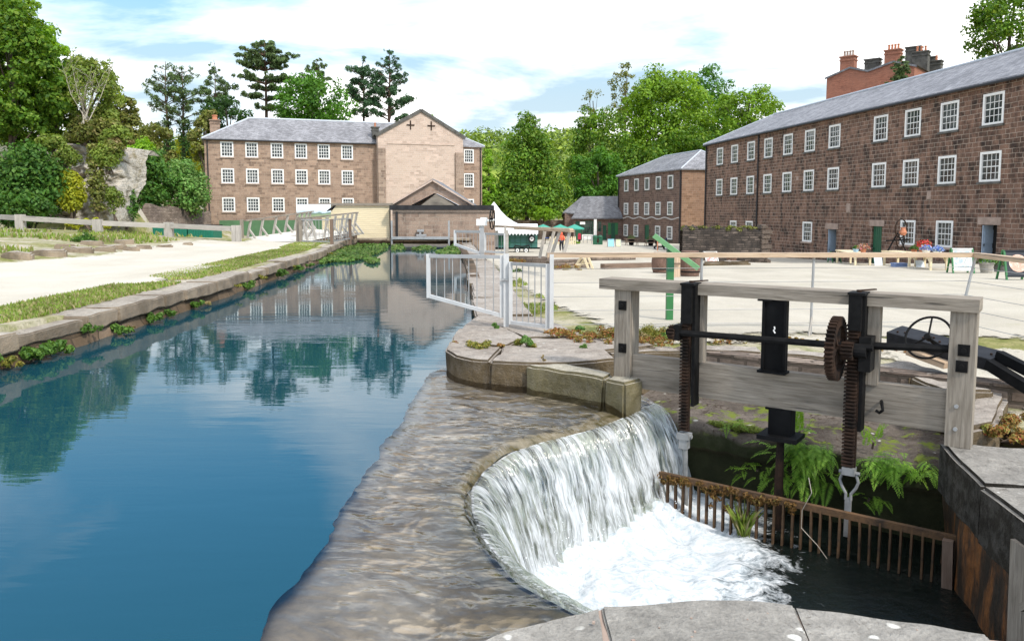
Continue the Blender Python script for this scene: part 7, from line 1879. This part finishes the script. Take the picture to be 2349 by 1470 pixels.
tree('olive green hawthorn on top of the crag', 196, 118, 84, 325, 57, 'hawthorn', .27, 9000, 44, nclump=110, cr=.22, shell=.35, base_z=6)
tree('bushy green tree on the brow behind the crag', 275, 205, 50, 340, 62, 'olive', .32, 2600, 47, nclump=40, cr=.25, shell=.25, base_z=6)
def bare_tree(label, px, py, Y, seed, h, spread, n=9):
    rs = np.random.RandomState(seed); q = A(px, py, Y); t = thing('bare_tree', label, 'tree', tuple(q)); b = MB(); ends_ = []
    for k in range(n):
        a = rs.uniform(-1, 1) * spread; l = h * rs.uniform(.55, 1.05); e = q + Vector((a * l, rs.uniform(-.4, .4) * l, l)); m = q.lerp(e, .5) + Vector((a * .12 * l + rs.normal(0, .15), 0, -.05 * l)); b.tube([q + Vector((rs.normal(0, .5), rs.normal(0, .3), 0)), m, e], [.032, .022, .007], 5)
        for j in range(14):
            f = rs.uniform(.3, .98); s = q.lerp(e, f); d = Vector((rs.normal(0, .5), rs.normal(0, .4), rs.uniform(.4, 1.1))) * h * .17; b.tube([s, s + d * .5 + Vector((0, 0, .05)), s + d], [.010, .007, .004], 4); ends_ += [tuple(s + d * rs.uniform(.3, 1.1) + Vector(rs.normal(0, .12, 3))) for _ in range(5)]
    b.build('branches', M['bark_pale'], t)
    p_ = np.array(ends_); k_ = len(p_); quads('leaves', leaf_quads(p_, rs.normal(size=(k_, 3)) + np.array([0, 0, .5]), .2 * rs.uniform(.6, 1.3, k_), rs), LEAF['hawthorn'], t).location = -t.location
    return t
bare_tree('pale bare stemmed shrub fanning over the crag', 190, 286, 53.2, 51, 4.4, .55, 8)
shrub('yellow green ivy low on the right foot of the crag', 262, 425, 24, 500, 51.0, 'hawthorn', .17, 1500, 63, 26, 'ivy', .3, .4, 'ivy')
shrub('trailing green ivy over the left shoulder of the crag', 118, 300, 36, 352, 51.0, 'hawthorn', .2, 2000, 64, 26, 'ivy', .4, .4, 'ivy')
shrub('light green hanging brush along the crag top right', 268, 285, 40, 338, 53, 'hawthorn', .22, 2200, 65, 30, 'thicket', .4, .35, 'thicket')
shrub('yellow green creeper over the upper right of the crag', 248, 322, 40, 392, 51.0, 'hawthorn', .18, 2400, 67, 34, 'ivy', .3, .35, 'ivy')
shrub('pale green ferny brush below the left shoulder of the crag', 150, 330, 34, 392, 50.8, 'hawthorn', .18, 1500, 68, 24, 'ivy', .3, .35, 'ivy')
shrub('dark bramble at the right foot of the crag before the rubble wall', 290, 430, 34, 520, 55, 'shrub', .2, 2200, 66, 30)
# hedge between crag and mill
shrub('dark green round shrub behind the rubble wall', 345, 340, 58, 500, 70, 'shrub', .30, 5500, 45, 60)
shrub('grey green willow shrub against the left end of the mill', 425, 358, 60, 505, 73, 'weed', .30, 6000, 46, 65)
shrub('yellow green bush between the hedge and the twin pines', 320, 300, 45, 420, 80, 'bright', .34, 2000, 48, 30)
shrub('bright yellow bush glowing behind the twin pines', 440, 290, 40, 400, 112, 'yellow', .42, 1600, 49, 30)
# woods on the far hill: nobody could count these trees
rs = np.random.RandomState(60); C, Rr = [], []
while len(C) < 1500:
    x, y = rs.uniform(-260, 230), rs.uniform(165, 370); z = hill_z(x, y); p0 = None
    r = rs.uniform(2.5, 5); C.append([x, y, z + r * .5]); Rr.append([r, r, r * 1.05])
tag(quads('woodland', crown_quads(np.array(C), np.array(Rr), 90000, 1.5, rs, up=.4, shell=.7), LEAF['hill']), kind='stuff')

# ---------------------------------------------------------------- small plants
def grass_blades(name, pts, hgt, seed, mat, n_per=1, width=.012, lab=None):
    rs = np.random.RandomState(seed); p = np.repeat(np.asarray(pts, float), n_per, 0); n = len(p)
    a = rs.uniform(0, 2 * PI, n); h = hgt * rs.uniform(.45, 1.25, n); ln = rs.uniform(.1, .7, n) * h; w = width * rs.uniform(.7, 1.3, n) * (1 + p[:, 1] * .05)
    s = np.stack([np.cos(a), np.sin(a), 0 * a], 1); d = np.stack([-np.sin(a), np.cos(a), 0 * a], 1); zz_ = np.array([0, 0, 1.])
    tip = p + d * ln[:, None] + zz_ * h[:, None]; mid = p + d * (ln * .35)[:, None] + zz_ * (h * .6)[:, None]
    q = np.stack([p - s * w[:, None], p + s * w[:, None], mid + s * (w * .7)[:, None], tip], 1)
    return q
rs = np.random.RandomState(70); pts = []
for _ in range(42000):
    y = 6 + 40 * rs.uniform(0, 1) ** 1.6; f = rs.uniform(0, 1) ** 1.0; x = LB(y) - .62 - f * lerp(1.25, 1.6, (y - 6) / 40)
    if vnoise(x * 1.3, y * .9, 71) > -.28 - .5 * (1 - abs(f - .4)): pts.append((x, y, land(x, y) + .02))
q1 = grass_blades('g', pts, .065, 72, None)
pts = []
for _ in range(16000):
    y = rs.uniform(24, 45); x = rs.uniform(-34, -15.5)
    if vnoise(x * .7, y * .8, 73) > .05: pts.append((x, y, land(x, y) + .02))
q2 = grass_blades('g', pts, .18, 74, None, 1, .016)
pts = []
for _ in range(9000):
    y = rs.uniform(12.6, 30); x = RB(y) + 1.0 + rs.uniform(0, 1) ** 2 * .7
    if vnoise(x * 2, y * 1.2, 75) > .2: pts.append((x, y, land(x, y) + .03))
q3 = grass_blades('g', pts, .07, 76, None)
tag(quads('grass', np.concatenate([q1, q2, q3]), LEAF['grass']), kind='stuff')

def clump(name, label, c, r, h, leaf, n, size, seed, cat, group=None, up=.4, asp=.5):
    rs = np.random.RandomState(seed); t = thing(name, label, cat, tuple(c), group); C, Rr = [], []
    for k in range(max(4, int(9 * r / .25))):
        a, f = rs.uniform(0, 2 * PI), math.sqrt(rs.uniform(0, 1)); C.append([c[0] + math.cos(a) * f * r, c[1] + math.sin(a) * f * r * .7, c[2] + h * rs.uniform(.15, .75) * (1 - .5 * f)]); Rr.append(min(r, h) * rs.uniform(.25, .45))
    quads('leaves', crown_quads(np.array(C), np.array(Rr), n, size, rs, up=up, asp=asp, shell=.2), LEAF[leaf], t).location = -t.location
    b = MB()
    for k in range(5): e = C[rs.randint(len(C))]; b.tube([(c[0] + rs.normal(0, r * .15), c[1] + rs.normal(0, r * .1), c[2] - .02), e], [.006, .003], 4)
    b.build('stems', M['bark'], t)
    return t
for px, py, r, h, lf, n, lab in ((1098, 798, .24, .15, 'sedum_green', 900, 'green and red stonecrop clump on the quay corner'), (1193, 795, .20, .13, 'sedum_green', 700, 'stonecrop clump beside the tall leafy weed on the quay'), (1150, 795, .08, .08, 'sedum', 220, 'tiny red stonecrop between the two green clumps'), (1042, 790, .08, .06, 'sedum', 160, 'small reddish weed on the left quay edge'), (1290, 775, .34, .18, 'sedum', 1100, 'red and yellow stonecrop mat behind the steel gate post'), (1375, 782, .42, .16, 'sedum', 1300, 'red stonecrop mat left of the sluice frame post'), (1150, 765, .20, .12, 'sedum_green', 420, 'yellow green weeds at the foot of the gate'), (1505, 760, .40, .28, 'sedum_green', 1300, 'yellow green stonecrop mound seen through the left of the frame'), (1475, 790, .4, .14, 'sedum', 900, 'red stonecrop strip behind the left frame post'), (1700, 782, .30, .08, 'sedum', 420, 'thin red weeds on the curb seen through the frame')):
    q = G(px, py, .24); clump('stonecrop', lab, (q.x, q.y, .24 if q.y < 11.4 else max(.15, land(q.x, q.y))), r, h, lf, n, .035, px, 'plant')
for k in range(14):
    px = 1285 + k * 21; q = G(px, 772 + 8 * math.sin(k * 2.3), .16)
    clump('weed', 'mixed red and green weed in the band behind the quay', (q.x, q.y, land(q.x, q.y) + .01), rng.uniform(.12, .24), rng.uniform(.12, .26), ('sedum', 'sedum_green', 'weed', 'sedum_green', 'dry')[k % 5], 420, .04, 500 + k, 'plant', 'weeds in the band behind the quay')
# grass and moss along the top of the ruined wall
C = [(lerp(A(1570, 525, 41.5).x, A(1740, 525, 41.5).x, f), 41.8 + .25 * math.sin(f * 40), A(1650, 524.5, 41.5).z + .05 * math.sin(f * 31)) for f in np.linspace(0, 1, 60)]
rt = thing('wall_top_grass', 'fringe of grass and moss growing along the ruined wall top', 'grass', C[30])
quads('tufts', crown_quads(np.array(C), np.full(60, .13), 1800, .12, np.random.RandomState(98), up=.6), LEAF['olive'], rt).location = -rt.location
for k, (px, py) in enumerate(((1320, 762), (1440, 768), (1560, 772), (1620, 776), (1760, 778), (1820, 776), (1890, 780), (1975, 782), (2010, 790))):
    q = G(px, py + 6, .16); clump('stonecrop', 'patch of red and yellow stonecrop in the gravel strip behind the sluice curb', (q.x, q.y, land(q.x, q.y) + .02), rng.uniform(.2, .42), rng.uniform(.07, .14), ('sedum', 'sedum_green', 'sedum')[k % 3], 520, .04, 400 + k, 'plant', 'stonecrop along the gravel strip')
for px, py, r, h, lab in ((1212, 795, .10, .30, 'tall narrow leafy weed on the quay between stonecrop clumps'), (1133, 755, .08, .14, 'small green weed by the gate post foot'), (1360, 768, .06, .16, 'single green weed among red stonecrop'), (1340, 800, .04, .1, 'little green sprig on the quay front')):
    q = G(px, py, .26); clump('weed', lab, (q.x, q.y, .25), r, h, 'weed', 420, .055, px + 1, 'plant', asp=.3)
q = G(1248, 830, .26); clump('dry_weed', 'dry orange stalk standing on the quay front', (q.x, q.y, .26), .03, .14, 'dry', 80, .03, 5, 'plant')
for px, py, r, h, lf, lab in ((2300, 1005, .22, .18, 'sedum', 'red stonecrop at the foot of the right curb block'), (2335, 975, .2, .22, 'sedum', 'red and green stonecrop at the right picture edge'), (2262, 990, .14, .12, 'sedum_green', 'green stonecrop beside the right frame post'), (2268, 845, .2, .2, 'weed', 'green weed under the iron trough')):
    q = G(px, py, .02); clump('stonecrop', lab, (q.x, q.y, .0), r, h, lf, 800, .035, px, 'plant')
for px, py, r, lab in ((1632, 820, .16, 'green and red weed rooted in the back curb'), (1835, 850, .10, 'pale green leafy weed behind the low beam'), (1905, 845, .12, 'weed tuft at the curb behind the gear wheel'), (2020, 870, .12, 'weed tuft in the shadow right of the gear wheel')):
    q = G(px, py, -.05); clump('weed', lab, (q.x, q.y, -.1), r, r * 1.3, 'weed', 350, .05, px, 'plant')
# plants rooted in the joints of the left bank wall
for k, (px, py, r, n) in enumerate(((95, 795, .2, 500), (30, 805, .2, 400), (215, 745, .17, 400), (300, 718, .16, 300), (405, 690, .16, 300), (520, 650, .22, 400), (600, 625, .2, 300), (648, 612, .2, 260), (330, 722, .12, 200), (140, 785, .16, 250))):
    q = G(px, py, .18); lab = ('leafy fern tuft growing from the left bank wall, %s' % ('nearest and largest', 'by the left picture edge', 'third along, below a tilted stone', 'above the first gap', 'under the longest coping stone', 'midway along the wall', 'past the midpoint', 'far along by the footbridge end', 'small one beside the gap', 'small one near the largest')[k])
    clump('wall_fern', lab, (LB(q.y) + .12, q.y, .06), r, r * 1.1, 'wallfern', n, .07, 90 + k, 'plant', 'ferns in the left bank wall', up=.2)
rs = np.random.RandomState(97)
for k in range(16):
    y = 9.3 + 33 * (k / 15) ** 1.3 + rs.uniform(-.4, .4); r = rs.uniform(.08, .2)
    clump('wall_tuft', 'small tuft of leaves or dry grass in a joint of the left bank wall', (LB(y) + .1, y, rs.choice([.05, .2])), r, r * .8, rs.choice(['wallfern', 'dry', 'sedum_green', 'wallfern']), 220, .06, 300 + k, 'plant', 'tufts in the left bank wall joints', up=.2)
q = on_land(195, 556); clump('weed', 'dark green weed clump on the grassy bank before the fence', (q.x, q.y, q.z), .5, .45, 'shrub', 700, .1, 61, 'plant')
for px, py, r, lf, lab in ((1185, 606, .5, 'sedum', 'red weeds in the bed behind the nearest gate'), (1225, 604, .5, 'sedum_green', 'yellow weeds in the bed behind the nearest gate'), (1300, 622, .6, 'sedum', 'dark red weed mat beside the rough stone kerb'), (1170, 628, .4, 'shrub', 'dark green bush seen through the nearest railing')):
    q = on_land(px, py); clump('weed', lab, (q.x, q.y, q.z), r, .35, lf, 700, .08, px, 'plant')
# ferns on the pit wall
def fern(label, c, n, L, seed, outv, spread=1.0, droop=.8, leaf='fern'):
    rs = np.random.RandomState(seed); t = thing('fern', label, 'fern', tuple(c)); Q = []; out = Vector(outv).normalized()
    for k in range(n):
        a = rs.uniform(-1.25, 1.25) * spread; d0 = (out * math.cos(a) + out.cross(Vector((0, 0, 1))) * math.sin(a)).normalized(); el = rs.uniform(-.2, .9); l = L * rs.uniform(.55, 1.1); s0 = Vector(c) + Vector((rs.normal(0, .05), rs.normal(0, .05), rs.normal(0, .05))) + out.cross(Vector((0, 0, 1))) * rs.normal(0, .12 * spread) * L / .4; p = s0.copy(); v = (d0 + Vector((0, 0, el))).normalized(); m = 16; pts = [p.copy()]
        for j in range(m): v = (v + Vector((0, 0, -droop * 1.9 / m))).normalized(); p = p + v * (l / m); pts.append(p.copy())
        for j in range(1, m + 1):
            tt_ = j / m; tan = (pts[j] - pts[j - 1]).normalized(); side = tan.cross(Vector((0, 0, 1))); side = side.normalized() if side.length > 1e-3 else out; nn_ = side.cross(tan).normalized(); wl = l * .27 * math.sin(PI * min(1, .12 + .88 * tt_)) ** .8 * (1.05 - tt_ * .75) + .006
            for s in (-1, 1):
                dv = (side * s + tan * .45 - Vector((0, 0, .22)) + nn_ * rs.normal(0, .12)).normalized(); b0 = pts[j]; w = l / m * .8
                Q.append([b0 - tan * w * .5, b0 + dv * wl * .55 - tan * w * .55, b0 + dv * wl, b0 + dv * wl * .5 + tan * w * .55])
    quads('fronds', Q, LEAF[leaf], t).location = -t.location
    b = MB(); b.cyl(tuple(Vector(c) - Vector(outv) * .02), tuple(Vector(c) - Vector(outv) * .1), .012, 6); b.build('root', M['bark'], t)
nf = -FB
def wp(px, py, off):
    P_ = F(0, off, 0); t, z = PL(px, py, (P_.x, P_.y), (FD.x, FD.y)); return F(t, off, z)
fern('large bright green fern spilling from the pit wall behind the grate', wp(1850, 1030, .42), 54, .38, 1, nf, 1.1, .75)
fern('fern fronds hanging lower under the large pit fern', wp(1850, 1092, .46), 24, .32, 2, nf, 1.0, 1.1)
fern('long arching fern beside the right rack on the pit wall', wp(2040, 1062, .42), 30, .35, 3, nf + FD * .5, 1.2, .7)
fern('fern tuft at the right end of the pit wall', wp(2120, 1080, .45), 18, .28, 8, nf, 1.1, .9)
fern('small dark fern left of the iron pipe', wp(1735, 1080, .48), 12, .26, 4, nf, 1.0, .8)
fern('upright young fern on the mossy ledge', wp(1835, 985, .6), 8, .26, 5, Vector((0, -.3, .9)), 1.0, .3)
fern('little fern by the right rack on the ledge', wp(2005, 1010, .58), 7, .22, 6, Vector((0, -.3, .9)), 1.0, .3)
fern('small fern low on the wall under the right shackle', wp(1990, 1150, .5), 8, .2, 7, nf, 1.0, .9)
fern('green fern tuft at the left of the iron stub', wp(1690, 965, .55), 9, .2, 9, nf, 1.0, .7)
# grass tuft caught on the grate
rs = np.random.RandomState(80); c = wp(1705, 1215, -.28); pts = [(c.x + rs.normal(0, .03), c.y + rs.normal(0, .03), c.z - .05) for _ in range(160)]
gt = thing('grass_tuft', 'pale green grass tuft caught at the foot of the grate', 'grass tuft', tuple(c)); quads('blades', grass_blades('g', pts, .26, 81, None, 1, .004), LEAF['grass'], gt).location = -gt.location
# weed hung on the left half of the grate's rail
rs = np.random.RandomState(82); C, Rr = [], []
for k in range(90):
    t = rs.uniform(-.35, 1.35); C.append(tuple(F(t, -.27, -.67 - abs(rs.normal(0, .05)) * (2.2 if .45 < t < .75 else 1)))); Rr.append(.035)
gw_ = thing('hanging_weed', 'orange brown weed matted along the left half of the grate', 'weed', tuple(C[0])); LEAF['rot'] = foliage([(.16, .08, .02), (.22, .12, .035), (.10, .05, .015), (.18, .13, .03)], trans=.1, f=1.15)
quads('strands', crown_quads(np.array(C), np.array(Rr), 3800, .04, rs, asp=.3, shell=.1), LEAF['rot'], gw_).location = -gw_.location
b = MB(); b.tube([wp(1855, 1095, -.28), wp(1862, 1130, -.33), wp(1840, 1170, -.3), wp(1838, 1210, -.3), wp(1875, 1250, -.32), wp(1900, 1285, -.34)], .0035, 5); o = b.build('dead_stem', M['bark_pale']); tag(o, 'bent pale dead stem draped over the grate rail', 'dead stem', kind='thing')
# moss cushions on the ledge
rs = np.random.RandomState(83); C, Rr = [], []
for k in range(70):
    px, py = rs.normal(1690, 38), rs.normal(955, 16); q = wp(px, py, .7); 
    C.append([q.x, q.y, -.315]); r = rs.uniform(.02, .06); Rr.append([r * 1.4, r * 1.4, r * .7])
ms_ = thing('moss_patch', 'bright green moss cushions on the wet ledge under the beam', 'moss', C[0]); LEAF['mossy'] = M['moss']
quads('cushions', crown_quads(np.array(C), np.array(Rr), 5200, .018, rs, up=.6), M['moss'], ms_).location = -ms_.location
# floating water weed
rs = np.random.RandomState(84); pts = []; poly = []
def in_px(px0, px1, fy): 
    for _ in range(fy[2]):
        px = rs.uniform(px0, px1); py = rs.uniform(*fy[:2]); q = G(px, py, .02)
        yield px, py, q
def weed_patch(cond, box, n):
    for _ in range(n):
        px, py = rs.uniform(box[0], box[1]), rs.uniform(box[2], box[3])
        if cond(px, py): q = G(px, py, .015); pts.append((q.x, q.y, .02 + rs.uniform(0, .09)))
nz = lambda px, py: float(vnoise(px * .07, py * .2, 85))
weed_patch(lambda x, y: y > interp([(735, 600), (770, 580), (800, 564), (880, 555)], x) and y < interp([(735, 606), (800, 602), (860, 586), (890, 566), (900, 560)], x) + 3 * nz(x, y), (735, 900, 553, 608), 9000)
weed_patch(lambda x, y: abs(x - 855) / 17 + abs(y - 599) / 6 < 1 + .4 * nz(x, y), (830, 880, 590, 608), 900)
weed_patch(lambda x, y: y < 573 + 3 * nz(x, y) and nz(x, y) > .0, (898, 1000, 563, 576), 800)
weed_patch(lambda x, y: y > interp([(1000, 582), (1040, 560), (1070, 566)], x) + 2 * nz(x, y), (1000, 1070, 558, 585), 1200)
p = np.array(pts); n = len(p)
tag(quads('water_weed', leaf_quads(p, np.array([0, -.25, 1.]) + rs.normal(0, .5, (n, 3)), .17 * rs.uniform(.5, 1.3, n), rs, .7), LEAF['cress']), kind='stuff')
# litter of fallen leaves and pebbles on the parapet and quay
pb = MB()
for k in range(60):
    x, y = rs.uniform(-.3, 2.4), rs.uniform(2.9, 3.65)
    if y < interp([(-.5, 3.0), (.44, 3.7), (1.4, 3.7), (2.4, 3.4)], x) - .05: s = rs.uniform(.004, .014); pb.box((x, y, .112), (s * 1.4, s, s * .8), rs.uniform(0, 3))
tag(pb.build('grit', M['dressed']), kind='stuff')
